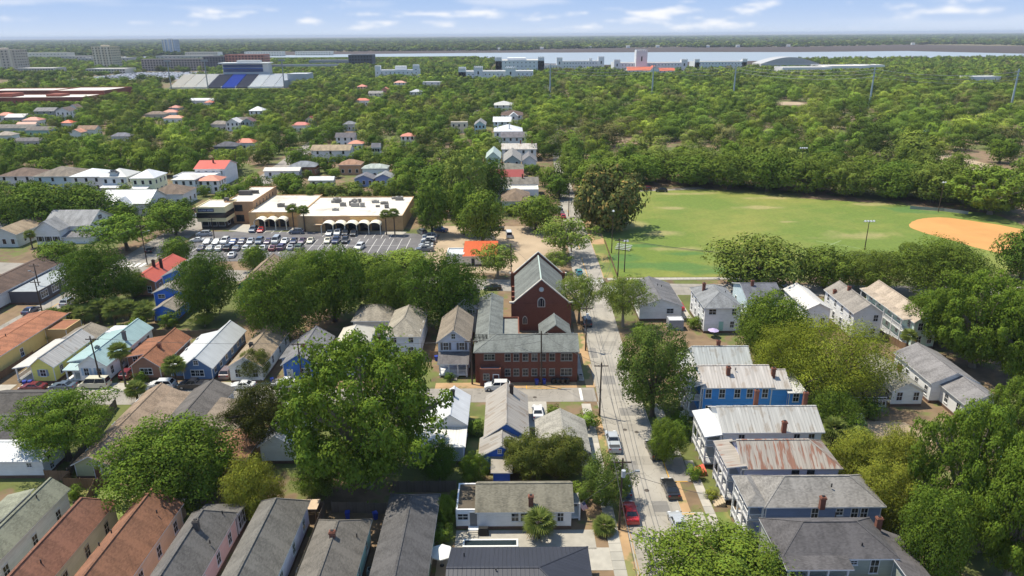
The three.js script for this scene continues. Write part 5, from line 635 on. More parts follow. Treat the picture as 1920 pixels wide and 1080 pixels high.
fh('grey_gable_house', 'house with steep grey gable facing the camera up the street', [[-3.3, 4.6, -360, -337, 5.6, 'gz', 2.8, sh(150, 147, 143), wl(150, 165, 165), { w: 's2' }]]);
fh('small_white_house', 'small white house with steep grey gable and paired window', [[5.4, 12.2, -356, -343, 4.6, 'gz', 2.6, sh(128, 126, 128), WH, { w: 's2' }]]);
fh('long_white_house', 'long white house with pale metal roof and tall chimneys', [[-4.6, 13, -384, -369, 6.4, 'gx', 1.8, mt(224, 216, 204, 1), WH, { w: 's4', ch: [[5, -376, 9.8], [11, -376, 9.8]] }]]);
fh('pale_blue_house', 'pale blue house with dark slate roof further up the street', [[-5.6, 8.8, -430, -416, 6.2, 'gx', 2, sh(112, 108, 112), wl(205, 216, 236), { w: 's4' }]]);
fh('white_mansion', 'large white house with white hipped roof and tall chimneys', [[-10, 6.6, -450, -433, 7.4, 'hx', 3, mW, WH, { w: 's4', ch: [[-8, -440, 12, WH], [-1, -436, 11.5, WH]] }]]);
fh('white_roof_house', 'house with broad white roof beyond the white mansion', [[-12, 0, -520, -498, 5.6, 'gx', 2.2, mW, WH]]);
fh('brown_hip_house', 'brown-roofed house with white front gable far up the street', [[-7, 8.8, -558, -536, 6, 'hx', 2.6, sh(104, 84, 74), WH], [-1, 5, -536, -530, 6, 'gz', 2.4, mW, WH, { w: 's1' }]]);
fh('white_roof_house', 'white-roofed house at the far end of the street', [[-14, 2, -640, -620, 5.6, 'hx', 2.6, mt(214, 212, 206), WH]]);
fh('pale_blue_house', 'grey-blue house left of the broad white roof', [[-24, -17, -496, -478, 6, 'gz', 2.4, sh(140, 140, 140), wl(170, 195, 205)]]);
// houses in the trees on the left
const LT = 'houses among the trees on the left';
const lh = (name, label, b, ex = {}) => house(name, label, b, { far: 1, group: LT, ...ex });
lh('shuttered_house', 'big white house with grey gables and black shutters', [[-151, -136.4, -237, -223, 5, 'gx', 3.4, sh(150, 150, 150), WH, { w: 's4', shm: M.black, fl: 1, cw: [['e', -233, 2.6, 0.9, 1.5, { shm: M.black }], ['e', -230, 2.6, 0.9, 1.5, { shm: M.black }], ['e', -227, 2.6, 0.9, 1.5, { shm: M.black }], ['e', -230, 6, 0.9, 1.4, { shm: M.black }]] }], [-150.6, -143, -223, -217.6, 5, 'gz', 2.8, sh(146, 146, 146), WH, { w: 's3', shm: M.black, fl: 1 }], [-143, -134.6, -223, -218.6, 2.4, 'sS', 0.8, sh(120, 118, 120), WH, { w: '' }]]);
lh('tan_gable_house', 'tan-roofed house left of the shuttered white house', [[-163, -155, -238, -215, 4.4, 'gz', 1.9, sh(160, 142, 118), wl(190, 195, 190)]]); lh('grey_gable_house', 'grey-roofed house at the far left beside the tan roof', [[-173, -164, -240, -214, 4.4, 'gz', 1.7, sh(126, 124, 122), wl(200, 205, 205)]]);
lh('white_victorian_house', 'square white house with grey pyramid roof and dormer', [[-171, -160.5, -306, -294.6, 7.4, 'hz', 2.4, mt(220, 220, 214), WH, { w: 's3e3' }], [-170, -163, -294.6, -291.4, 3.4, 'sS', 0.5, mW, WH, { w: '' }], [-167.4, -164.6, -296.6, -295.2, 9, 'gz', 0.8, M.dark, WH, { y0: 7.6, w: 's1', ws: [1.6, 0.8], fl: 1 }]]); lh('yellow_victorian_house', 'square cream house with white pyramid roof beside the white one', [[-157, -147.6, -303, -291.6, 7.4, 'hz', 2.4, mW, wl(232, 228, 190), { w: 's3e3' }], [-156, -150, -291.6, -288.6, 3.4, 'sS', 0.5, mW, WH, { w: '' }]]);
lh('white_roof_house', 'house with wide bright white hipped roof left of the pyramid-roofed house', [[-187, -174, -313, -300, 6.6, 'hx', 2.2, mW, WH]]); lh('grey_hip_house', 'large house with brown-grey hipped roof left of the bright white roof', [[-204, -188, -318, -302, 6.4, 'hx', 2.8, sh(132, 122, 110), wl(200, 212, 232)]]); lh('brown_hip_house', 'brown-roofed house with pale blue gable further left', [[-222, -207, -320, -306, 5.8, 'hx', 2.4, sh(116, 98, 86), WH]]);
lh('red_roof_house', 'white house with vivid red metal roof behind the office', [[-139.6, -126.6, -328, -313, 7.2, 'gx', 2.4, mt(222, 86, 66), WH, { w: 's4', ch: [[-133, -318, 11]] }], [-145, -128, -313, -303, 5.4, 'f', 0, fl(240, 238, 232), WH, { w: 's4' }]]); lh('salmon_roof_house', 'white house with low salmon roof before the red one', [[-140, -131, -300, -291.6, 6.6, 'hx', 1.6, mt(236, 230, 222), WH], [-131, -122, -302, -294, 5.6, 'hx', 1.6, mt(216, 140, 110), WH]]);
lh('dormered_white_house', 'white-roofed house with steep dormers beside the blue wall', [[-150.5, -132.6, -269, -255, 5, 'gx', 3.4, mW, WH, { w: 's4' }], [-143, -138.5, -255, -251.5, 5, 'gz', 2.4, mW, WH, { w: 's1' }]]); lh('brown_hip_house', 'brown hipped house left of the office building', [[-140, -127, -283, -271, 5, 'hx', 2.6, sh(122, 106, 92), wl(225, 225, 222)]]); lh('flat_blue_building', 'plain pale blue two-storey wall under a flat roof', [[-149.4, -140.6, -251, -243, 6, 'f', 0, fl(220, 205, 185), stc(196, 208, 226), { w: '' }]]);
for (const [n, l, b] of [['white_house', 'long white two-storey house with tan roof in the trees', [-104, -84, -383, -372, 6, 'gx', 2, sh(166, 148, 122), WH]],
  ['brick_house', 'brown brick house with blue-grey roof', [-104, -92, -341, -332, 4.6, 'hx', 1.8, sh(136, 140, 146), bk(140, 100, 78)]],
  ['brick_house', 'tan brick house with clay-brown roof', [-81, -71, -342, -334, 5, 'hx', 1.8, sh(168, 132, 108), bk(176, 136, 108)]],
  ['pale_house', 'pale grey house with grey-green roof', [-68, -57, -331, -324, 5, 'hx', 1.4, sh(176, 184, 176), wl(210, 220, 222)]],
  ['blue_cottage', 'small blue-violet cottage with dark gable', [-68, -60, -313, -306, 3.6, 'gz', 1.6, sh(118, 116, 122), wl(120, 140, 190)]],
  ['blue_cottage', 'lilac-blue cottage with long grey roof behind the strip mall', [-59, -52, -314, -306, 4, 'gz', 1.6, sh(146, 148, 150), wl(130, 150, 200)]],
  ['white_roof_shed', 'white-roofed building just behind the strip mall', [-87, -77, -309, -304, 3.6, 'gx', 1, mW, WH]],
  ['white_roof_shed', 'long pale-roofed building behind the palmettos', [-114, -98, -333, -327, 3.6, 'gx', 1, mt(232, 226, 216), WH]],
  ['white_house', 'white house with dark roof above the tan-roofed one', [-103, -92, -430, -423, 6, 'gx', 2, sh(108, 104, 108), WH]],
  ['salmon_roof_house', 'small house with salmon roof beside a bronze tree', [-93, -85, -416, -410, 4, 'hx', 1.4, mt(222, 142, 112), WH]],
  ['salmon_roof_house', 'white box-like house with salmon hipped roof', [-65, -57, -433, -425, 6, 'hx', 1.4, mt(226, 142, 118), WH]],
  ['porch_house', 'narrow white house with stacked porches', [-73, -69, -381, -376, 7, 'gx', 1.6, sh(110, 110, 116), WH]],
  ['orange_roof_house', 'house with orange-red hipped roof above the red-roofed one', [-159, -148, -420, -413, 4.6, 'hx', 1.8, mt(218, 110, 76), WH]],
  ['dark_house', 'dark grey house beside the orange-red roof', [-166, -154, -410, -401, 4.4, 'hx', 1.8, sh(96, 96, 102), wl(90, 96, 110)]],
  ['grey_house', 'grey gabled house near the brick school', [-387, -371, -603, -592, 6, 'gx', 2.2, sh(136, 134, 134), wl(140, 140, 144)]],
  ['white_house', 'tall white gabled house near the brick school', [-359, -348, -586, -575, 7.5, 'gz', 2.6, sh(106, 92, 88), WH]],
  ['white_house', 'white gable peeping behind the tall white one', [-368, -360, -615, -607, 7, 'gz', 2.6, sh(106, 92, 88), WH]],
  ['white_roof_house', 'white-roofed house at the far left', [-386, -372, -567, -555, 5, 'gx', 2, mt(226, 222, 218), wl(150, 160, 170)]],
  ['salmon_roof_house', 'salmon-roofed house at the far left', [-359, -347, -542, -534, 5, 'hx', 1.8, mt(222, 150, 128), WH]],
  ['salmon_roof_house', 'orange-pink roof at the left edge', [-403, -392, -578, -571, 5, 'hx', 1.8, mt(220, 120, 92), WH]],
  ['long_grey_house', 'long grey-green roof at the left edge', [-351, -325, -502, -492, 4.4, 'gx', 1.8, sh(124, 120, 114), wl(160, 175, 175)]],
  ['long_grey_house', 'grey roof with teal end wall', [-322, -305, -488, -480, 4.4, 'gx', 1.8, sh(120, 114, 108), wl(150, 180, 180)]],
  ['salmon_roof_house', 'long low pink-roofed building', [-353, -340, -523, -518, 4, 'gx', 1.2, mt(224, 160, 140), WH]],
  ['brown_roof_house', 'brown gabled house among treetops', [-284, -272, -481, -473, 5.4, 'gx', 2, sh(150, 124, 104), WH]],
  ['brown_roof_house', 'small clay-roofed house in front of the brown gable', [-280, -273, -465, -458, 5.4, 'gz', 1.8, sh(196, 140, 116), wl(225, 220, 220)]],
  ['orange_roof_house', 'small white house with vivid orange roof', [-320, -313, -523, -516, 5, 'hx', 1.6, mt(232, 112, 66), WH]],
  ['grey_house', 'pale-roofed house at the left edge', [-322, -312, -458, -450, 5, 'hx', 1.8, sh(170, 158, 146), wl(215, 220, 225)]],
  ['long_grey_house', 'grey roof half sunk in lime-green trees', [-297, -282, -437, -431, 4, 'gx', 1.4, sh(116, 112, 112), wl(180, 180, 180)]],
  ['grey_house', 'slate roof low among the treetops', [-248, -237, -453, -447, 4.4, 'hx', 1.6, sh(126, 126, 134), wl(190, 190, 195)]],
  ['white_villa', 'white villa with pyramid roof and dark porch', [-206, -195, -584, -574, 7, 'hx', 2.6, mW, WH]],
  ['grey_house', 'taupe-roofed house left of the white villa gable', [-193, -186, -519, -513, 6, 'gx', 2, sh(130, 122, 116), WH]],
  ['white_villa', 'white gabled house with dark dormer', [-197, -188, -510, -501, 6, 'gz', 2.6, mt(228, 226, 224), WH]],
  ['grey_house', 'plum-roofed house beside the white dormer', [-188, -180, -514, -506, 6, 'gz', 2.2, sh(112, 84, 86), wl(150, 165, 165)]],
  ['brown_roof_house', 'taupe hipped roof left of the white dormer', [-208, -197, -508, -502, 5, 'hx', 1.8, sh(150, 140, 130), wl(200, 195, 190)]],
  ['white_roof_shed', 'long white-roofed building below the stadium', [-305, -282, -706, -696, 5, 'gx', 1.6, mW, WH]],
  ['salmon_roof_house', 'small coral roof before the long white one', [-282, -275, -681, -674, 5, 'hx', 1.6, mt(226, 124, 96), WH]],
  ['salmon_roof_house', 'salmon-roofed house left of the dark oaks', [-290, -281, -627, -619, 5.4, 'hx', 1.6, mt(206, 130, 108), wl(205, 205, 215)]],
  ['salmon_roof_house', 'low pink-roofed house beside the brown roof', [-281, -269, -594, -586, 5, 'hx', 1.6, mt(226, 150, 124), WH]],
  ['brown_roof_house', 'brown hipped roof left of the pink ones', [-289, -274, -584, -575, 4.6, 'hx', 1.8, sh(138, 122, 108), wl(190, 180, 170)]],
  ['salmon_roof_house', 'apricot roof with small chimney', [-262, -248, -555, -548, 4.4, 'hx', 1.6, mt(222, 154, 120), WH]],
  ['red_roof_house', 'red-roofed house right of the lime treetops', [-149, -138, -499, -493, 5, 'hx', 1.6, mt(206, 96, 84), WH]],
  ['orange_roof_house', 'little house with coral gable', [-146, -140, -522, -516, 6, 'gz', 2, mt(214, 120, 96), wl(215, 205, 195)]],
  ['orange_roof_house', 'orange-fronted house in the middle treetops', [-145, -133, -691, -685, 5, 'hx', 1.6, mt(226, 110, 78), WH]],
  ['grey_house', 'cream house with grey roof above the orange front', [-146, -132, -764, -755, 6, 'gx', 2, sh(150, 146, 142), wl(215, 205, 190)]],
  ['brick_house', 'narrow brick gable in the middle treetops', [-137, -130, -788, -781, 8, 'gz', 2.2, bk(170, 110, 90), bk(190, 130, 110)]],
  ['salmon_roof_house', 'pink house in the middle treetops', [-179, -169, -869, -860, 6, 'hx', 2, mt(232, 140, 120), wl(235, 180, 160)]],
  ['salmon_roof_house', 'pale pink roof below the white academy building', [-147, -132, -937, -927, 6, 'hx', 2, mt(230, 168, 146), WH]],
  ['grey_house', 'silver pyramid roof in the middle treetops', [-104, -92, -769, -758, 7, 'hz', 2.4, mt(196, 200, 204), WH]],
  ['flat_white_building', 'stepped flat white building below the academy', [-109, -86, -927, -914, 7, 'f', 0, fl(236, 232, 224), WH]],
  ['arcade_house', 'cream house with arched balcony among dark trees', [-40, -29, -487, -482, 7, 'f', 0, fl(236, 230, 214), stc(226, 214, 190)]],
  ['grey_house', 'slate roof among the middle treetops', [-115, -107, -503, -497, 5, 'hx', 1.6, sh(132, 134, 138), wl(190, 195, 200)]],
  ['flat_white_building', 'white flat-roofed building at the far right', [567, 607, -933, -914, 9, 'f', 0, fl(236, 236, 232), stc(232, 234, 236)]],
  ['park_pavilion', 'small park pavilion with pale turquoise roof', [257, 260, -450, -446, 3.4, 'hx', 2, mt(176, 224, 214), stc(220, 225, 220)]]]) lh(n, l, [b], { group: 'houses scattered among the distant treetops' });
// ---------------------------------------------------------------- the distant campus, stadium, towers
const FW = stc(222, 224, 226);
// a long block: wall, roof, rows of windows (each its own part), optional corner towers with battlements
function block(name, label, cat, x0, x1, z0, z1, h, wm, rm, o = {}) {
  const cx = (x0 + x1) / 2, cz = (z0 + z1) / 2, t = thing(name, label, cat, cx, cz, (o.a || 0) * Math.PI / 180, o.group), w = (x1 - x0) / 2, d = (z1 - z0) / 2; rects.push([x0, x1, z0, z1, o.see ?? h * 0.7]);
  mesh('wall', new MB().box(-w, 0, -d, w, h, d), wm, t); cube('roof', t, rm, -w + 0.5, h, -d + 0.5, w - 0.5, h + 0.25, d - 0.5);
  if (o.par !== 0) for (const [a, b, c, e] of [[-w, w, d - 0.5, d + 0.05], [-w, w, -d - 0.05, -d + 0.5], [-w - 0.05, -w + 0.5, -d + 0.5, d - 0.5], [w - 0.5, w + 0.05, -d + 0.5, d - 0.5]]) cube('parapet', t, wm, a, h, c, b, h + 1, e);
  const W = (u, y, s) => { const m = cube('window', t, o.gm || M.glass, 0, 0, 0, 1, 1, 1); m.scale.set(o.ww || 1.2, o.wh || 1.7, 0.3); if (s === 's') m.position.set(u, y, d); else { m.position.set(s === 'e' ? w : -w, y, u); m.rotation.y = Math.PI / 2; } };
  const nf = o.fl || 3, nw = o.n || 10; for (let f = 0; f < nf; f++) { for (let i = 0; i < nw; i++) W(-w + (i + 0.5) * 2 * w / nw, h * (f + 0.55) / nf, 's'); const ns = Math.max(1, Math.round(nw * d / w)); if (o.side) for (let i = 0; i < ns; i++) W(-d + (i + 0.5) * 2 * d / ns, h * (f + 0.55) / nf, o.side); }
  for (const [tx, tw, th, tz = d - 2] of o.tow || []) { mesh('tower', new MB().box(tx - tw, 0, tz - tw, tx + tw, th, tz + tw), wm, t); for (let i = 0; i < 5; i++) for (const s of [-1, 1]) { cube('merlon', t, wm, tx - tw + (i + 0.15) * tw * 0.4, th, tz + s * tw - 0.5, tx - tw + (i + 0.85) * tw * 0.4, th + 1.4, tz + s * tw + 0.5); } cube('tower_window', t, M.glass, tx - 1, th * 0.55, tz + tw, tx + 1, th * 0.75, tz + tw + 0.12); }
  for (const [a, b, y, c, e] of o.pent || []) cube('penthouse', t, o.pm || wm, a, h, c, b, h + y, e);
  return t;
}
const CAM = 'white castellated campus buildings', flr = fl(224, 222, 216);
block('campus_block', 'white campus building with two end towers left of the campus', 'building', -198, -135, -1112, -1086, 13, FW, flr, { group: CAM, fl: 2, n: 10, tow: [[-28, 4, 19, 8], [28, 4.5, 20, 8]], pent: [[-4, 12, 6, -10, 2]], side: 'e' });
block('campus_block', 'broad white campus building with tall dark doorways', 'building', -71, 31, -1045, -1011, 14, FW, flr, { group: CAM, fl: 2, n: 18, tow: [[-46, 5, 19, 12], [-24, 6, 20, 14], [20, 7, 19, 13]], side: 'e' });
block('campus_block', 'stepped white barracks behind the broad doorway building', 'building', -24, 54, -1260, -1190, 22, FW, flr, { group: CAM, fl: 4, n: 12, tow: [[-34, 5, 27, 30], [34, 5, 27, 30]], side: 'e', pent: [[-20, 10, 4, -20, 10]] });
block('campus_block', 'long white barracks above the park woods', 'building', 81, 160, -1320, -1285, 17, FW, flr, { group: CAM, fl: 3, n: 16, tow: [[-36, 5, 23, 14], [36, 5, 24, 14], [18, 3, 21, 10]] });
block('campus_block', 'white barracks with the tall square clock tower', 'building', 170, 289, -1258, -1218, 16, FW, flr, { group: CAM, fl: 3, n: 22, tow: [[-17, 9, 36, 22], [-55, 5, 21, 16], [55, 5, 21, 16]] });
block('campus_block', 'white barracks right of the clock tower', 'building', 310, 397, -1290, -1250, 16, FW, flr, { group: CAM, fl: 3, n: 16, tow: [[-40, 4, 20, 16], [40, 4, 20, 16]] });
block('campus_block', 'low white link building between the barracks', 'building', 54, 81, -1300, -1280, 11, FW, flr, { group: CAM, fl: 2, n: 6 });
house('chapel', 'campus chapel with bright orange tile roof before the clock tower', [[186, 226, -1200, -1180, 7, 'gx', 5, mt(228, 120, 84), FW, { w: 's6' }], [222, 236, -1204, -1176, 8, 'gz', 6, mt(228, 120, 84), FW, { w: 's1' }], [236, 262, -1198, -1182, 6, 'gx', 4, mt(226, 116, 82), FW, { w: 's4' }]], { far: 1, cat: 'chapel' });
{ // arena with a barrel roof
  const t = block('arena', 'pale arena with curved silver roof', 'arena', 455, 560, -1400, -1350, 9, stc(190, 190, 190), flr, { fl: 1, n: 8, par: 0 }), g = new MB(), N = 14; for (let i = 0; i < N; i++) { const f = (q) => [-52 + 104 * q / N, 9 + Math.sin(Math.PI * q / N) * 11], [a, b] = f(i), [c, e] = f(i + 1); g.poly([V(a, b, 24), V(c, e, 24), V(c, e, -24), V(a, b, -24)]).poly([V(a, 9, 24), V(c, 9, 24), V(c, e, 24), V(a, b, 24)]); } mesh('barrel_roof', g, mt(206, 206, 206), t);
}
block('campus_block', 'wide low white building before the arena', 'building', 440, 520, -1240, -1200, 8, FW, fl(236, 230, 220), { group: CAM, fl: 1, n: 12 }); block('campus_block', 'flat white building right of the arena', 'building', 525, 600, -1300, -1240, 8, FW, fl(232, 226, 216), { group: CAM, fl: 1, n: 10 }); block('campus_block', 'long flat white workshop at the campus edge', 'building', 600, 650, -1330, -1290, 7, FW, fl(234, 230, 222), { group: CAM, fl: 1, n: 8 });
block('dark_glass_building', 'dark glass block left of the campus', 'building', -330, -282, -1560, -1520, 24, pl(64, 70, 84), fl(130, 130, 134), { fl: 4, n: 8, ww: 4, wh: 3.6 });
block('shed_roof_building', 'long white canopy building left of the dark glass block', 'building', -470, -340, -1480, -1462, 8, stc(170, 175, 178), fl(238, 236, 232), { fl: 1, n: 16, ww: 4 }); block('shed_roof_building', 'white warehouse roof behind the canopy building', 'building', -430, -330, -1620, -1590, 12, stc(150, 155, 160), fl(236, 234, 230), { fl: 1, n: 14, ww: 4 });
// stadium: raked stands in coloured sections, press box above
{
  const t = thing('stadium', 'football stadium with blue centre seating and tall press box', 'stadium', -372, -932), secs = [[-60, -44, 240, 232, 216], [-44, -28, 244, 238, 224], [-28, -12, 240, 236, 226], [-12, 6, 92, 92, 104], [6, 24, 60, 96, 196], [24, 40, 90, 90, 104], [40, 56, 244, 244, 240], [56, 72, 238, 238, 236], [72, 84, 232, 234, 234]]; rects.push([-440, -280, -1010, -930, 0.5]);
  for (const [a, b, r, g_, bl] of secs) { const g = new MB(), n = 16; for (let i = 0; i < n; i++) g.box(a + 0.5, 0, -i * 3 - 3, b - 0.5, 2 + i * 0.85, -i * 3); mesh('seating_section', g, pl(r, g_, bl), t); cube('stair', t, stc(210, 208, 200), b - 0.5, 0, -48, b + 0.5, 2.4, 0); }
  mesh('end_wall', new MB().box(84.5, 0, -52, 110, 16, -22).box(84.5, 0, -22, 86, 9, -2), stc(176, 180, 186), t); mesh('rear_wall', new MB().box(-62, 0, -54, 84, 15, -49), stc(186, 186, 184), t);
  const pb = mesh('press_box', new MB().box(-8, 15, -66, 52, 28, -50), stc(188, 190, 192), t); cube('press_roof', t, stc(206, 208, 206), -12, 28, -68, 54, 29.2, -46); cube('press_penthouse', t, stc(200, 200, 198), 10, 29.2, -64, 40, 32, -54); cube('press_window', pb, std({ color: new THREE.Color(0.03, 0.06, 0.16), roughness: 0.1 }), -7, 23.4, -50.2, 45, 26.8, -49.6); cube('press_window', pb, std({ color: new THREE.Color(0.03, 0.06, 0.16), roughness: 0.1 }), -7, 17.6, -50.2, 45, 21, -49.6); cube('balcony', pb, pl(60, 96, 170), -7, 21.3, -50.2, 45, 22.6, -48.6);
  ground('stadium_field', lawn, rect(-425, -290, -929, -868), 0.05);
  for (const x of [-54, -8, 88]) { const l = cube('light_tower', t, M.steel, x - 0.5, 0, 6, x + 0.5, 34, 7); cube('lamp_bank', l, M.steel, -4, 0.46, -1, 4, 0.52, 1); }
}
{ // towers and blocks of the city behind
  const CT = 'apartment towers on the far left'; const tw = [['beige apartment tower cut by the left edge', -1010, -945, -1465, -1430, 40, 205, 190, 172, 8, 9], ['tan apartment tower with pale vertical bays', -850, -812, -1560, -1522, 43, 214, 198, 170, 9, 6], ['slim grey tower on the far shore at left', -1182, -1140, -2590, -2552, 52, 190, 196, 206, 10, 5]];
  for (const [l, a, b, c, d, h, r, g, bl, f, n] of tw) { const t = block('apartment_tower', l, 'tower', a, b, c, d, h, stc(r, g, bl), flr, { fl: f, n, ww: 2.6, wh: 2, side: 'e', group: CT, pent: [[-6, 6, 4, -6, 6]] }); for (const s of [-1, 0, 1]) cube('pier', t, stc(226, 214, 192), s * (b - a) * 0.33 - 1.6, 0, (d - c) / 2, s * (b - a) * 0.33 + 1.6, h + 1.4, (d - c) / 2 + 0.9); }
  block('apartment_block', 'long grey-brown apartment block behind the stadium', 'building', -705, -585, -1450, -1424, 21, stc(170, 156, 148), flr, { fl: 5, n: 22, ww: 3, wh: 2.2 }); block('apartment_block', 'charcoal apartment block beside the long one', 'building', -584, -545, -1450, -1420, 25, stc(120, 112, 116), flr, { fl: 6, n: 7, ww: 3, wh: 2.2 }); block('apartment_block', 'red-brown apartment block right of the press box', 'building', -544, -470, -1460, -1424, 28, bk(170, 110, 96), flr, { fl: 6, n: 12, ww: 3, wh: 2.2, side: 'e' });
  const LB = 'low pale commercial buildings on the far left', lb = [[-1090, -960, -1880, 12, 'pale'], [-930, -780, -1960, 14, 'grey'], [-1250, -1110, -2080, 12, 'tan'], [-900, -830, -1350, 9, 'white'], [-760, -690, -1330, 8, 'cream'], [-1320, -1180, -1760, 16, 'buff'], [-1000, -900, -2300, 16, 'off-white'], [-860, -740, -2420, 14, 'ivory'], [-720, -600, -2500, 12, 'ash'], [-1500, -1350, -2280, 18, 'sand']];
  lb.forEach(([a, b, z, h, w], i) => block('commercial_building', `${w} flat-roofed commercial block on the far left, ${ORD[i]} counted from the near ones`, 'building', a, b, z - 40, z, h, stc(190 + i * 4, 184 + i * 4, 176 + i * 3), fl(236, 232, 224), { fl: 2, n: 14, ww: 3, group: LB }));
  const SB = bk(128, 72, 56), SC = 'low red brick school blocks'; block('brick_school', 'red brick school block with white roof at the left edge', 'school', -556, -478, -812, -772, 9, SB, fl(238, 230, 222), { fl: 1, n: 12, group: SC }); block('brick_school', 'red brick school hall nearest the stadium', 'school', -470, -414, -806, -750, 10, SB, fl(236, 230, 222), { fl: 1, n: 8, side: 'e', group: SC }); block('brick_school', 'low red brick school wing in front with white roof', 'school', -520, -412, -748, -706, 7, SB, fl(240, 234, 226), { fl: 1, n: 16, group: SC, side: 'e', pent: [[-40, -22, 3.5, -10, 8], [10, 24, 2.5, -10, 6]], pm: SB });
  // the crowded vehicle park behind the stadium
  const g = mergeGeometries([bodyGeo(CARS.suv), new THREE.BoxGeometry(1.6, 0.7, 2.4).translate(0, 1.4, 0.3).toNonIndexed()]), L = []; const r = rng(31); for (let i = 0; i < 46; i++) for (let j = 0; j < 22; j++) if (r() < 0.9) L.push([-676 + i * 3.6 + r(), -1352 + j * 10.4 + r() * 2]);
  const im = new THREE.InstancedMesh(g, std({ color: 0xffffff, roughness: 0.4 }), L.length), m = new THREE.Matrix4(), c = new THREE.Color(); L.forEach(([x, z], i) => { m.makeTranslation(x, 0.05, z); im.setMatrixAt(i, m); const v = r() < 0.65 ? 0.6 + r() * 0.2 : 0.05 + r() * 0.3; im.setColorAt(i, c.setRGB(v, v, v * 1.03)); }); im.name = 'vehicle_park'; tag(im, 'crowded park of pale vehicles behind the stadium', null, null, 'stuff'); ground('vehicle_lot', MP, rect(-690, -500, -1366, -1112), 0.04);
  const HR = 'white houses on the far river bank'; for (let i = 0; i < 14; i++) { const x = -500 + i * 190 + hash(i, 2, 2) * 90, z = (x < 98 ? -3110 : x < 828 ? mix(-3230, -3610, (x - 98) / 730) : x < 1316 ? -3440 : -3780) + 4; house('riverside_house', `pale house at the water edge on the far bank, ${ORD[i]} from the left`, [[x, x + 16, z - 12, z, 7, 'gx', 4, sh(150, 150, 150), WH, { w: '' }]], { far: 1, group: HR }); }
}
// ---------------------------------------------------------------- more trees: those one can tell apart, then the woodland as a mass
const inRect = (x, z, m) => rects.some(([a, b, c, d]) => x > a - m && x < b + m && z > c - m && z < d + m);
const street = (x, z) => { const c = z > -191 ? 20.5 : z > -335 ? mix(20.9, 23.6, (-191 - z) / 144) : mix(23.6, 55, (-335 - z) / 865); return Math.abs(x - c) < (z < -250 ? 2.6 : 5.2) || (Math.abs(x - mix(-112, -145, Math.max(0, (-330 - z) / 470))) < 8 && z > -420); };
const fieldArea = (x, z) => x > 26 && x < 176 && z < -178 && z > -300 + Math.max(0, (x - 80) * 0.36) || (x > 46 && x < 82 && z > -302 && z < -286);
const lotArea = (x, z) => x > -108 && x < 14 && z < -184 && z > -240;
// how tall a tree may grow at a spot where the photograph shows a building over it
const views = rects.filter((r) => r[4] > 0).map(([a, b, c, d, y]) => ({ l: a / -d, r: b / -d, z: d, y }));
const cap = (x, z, R) => { let h = 99; for (const v of views) if (z > v.z + 1) { const q = 1 / -z; if ((x + R * 0.35) * q > v.l && (x - R * 0.35) * q < v.r) h = Math.min(h, 62 - (62 - v.y) * (z / v.z)); } return h; };
const cands = [], CR = rng(99);
for (let i = 0; i < 90000 && cands.length < 7000; i++) {
  const q = CR(), z = -Math.sqrt(mix(235 * 235, 960 * 960, q)), x = (CR() * 2 - 1) * (-z * 0.8 + 30), pk = x > 34 || (x > 20 && z < -420), R0 = pk ? 7 + CR() * CR() * 8.5 : 4.6 + CR() * 4.6; let H = pk ? 5.5 + R0 * 0.55 + CR() * 4 : 5.5 + R0 * 0.65 + CR() * 2.5, R = R0;
  if (street(x, z) || fieldArea(x, z) || lotArea(x, z) || inRect(x, z, 1.5 + R * 0.15)) continue; const c = cap(x, z, R); if (c < H) { if (c < 2.6) continue; R *= Math.max(0.5, c / H); H = c; }
  if (z > -290 && z < -255 && x > 40 && x < 178) continue; if (pk && fbm(x * 0.02, z * 0.02, 2, 88) > 0.72) continue;
  cands.push([x, z, R, H]);
}
cands.sort((a, b) => b[1] - a[1]);
const grid = new Map(), keep = [], cell = (x, z) => `${Math.floor(x / 8)},${Math.floor(z / 8)}`;
for (const [x, z, R] of treesAt) { const k = cell(x, z); if (!grid.has(k)) grid.set(k, []); grid.get(k).push([x, z, R]); }
for (const c of cands) { const [x, z, R] = c, gx = Math.floor(x / 8), gz = Math.floor(z / 8); let ok = true; for (let i = -2; i <= 2 && ok; i++) for (let j = -2; j <= 2 && ok; j++) for (const [u, v, r] of grid.get(`${gx + i},${gz + j}`) || []) if (Math.hypot(u - x, v - z) < (R + r) * (x > 34 ? 0.74 : 0.68)) { ok = false; break; } if (ok) { keep.push(c); const k = `${gx},${gz}`; if (!grid.has(k)) grid.set(k, []); grid.get(k).push(c); } }
const nNear = 190, park = (x, z) => x > 30;
const WORD = { g: 'mid-green', d: 'dark green', o: 'olive-green', l: 'light green', y: 'lime-green', b: 'bronze', s: 'bright green' };
const nth = (n) => n + (n % 100 > 10 && n % 100 < 14 ? 'th' : ['th', 'st', 'nd', 'rd'][n % 10] || 'th'), taken = {};
const named = scene.children.filter((o) => o.userData.category && /house|building|mall|shop|cottage/.test(o.userData.category));
const nearTrees = keep.slice(0, nNear).map(([x, z, R, H]) => { const h = hash(x * 10, z * 10, 7), s = park(x, z) ? (h < 0.38 ? 'o' : h < 0.58 ? 'd' : h < 0.8 ? 'g' : h < 0.88 ? 'l' : h < 0.94 ? 'b' : 's') : (h < 0.3 ? 'g' : h < 0.52 ? 'd' : h < 0.66 ? 'l' : h < 0.82 ? 's' : h < 0.94 ? 'o' : 'b'); return { x, z, R, H, s }; });
const ranks = new Map(); // trees of the park by ranks from the field backwards, each rank from left to right
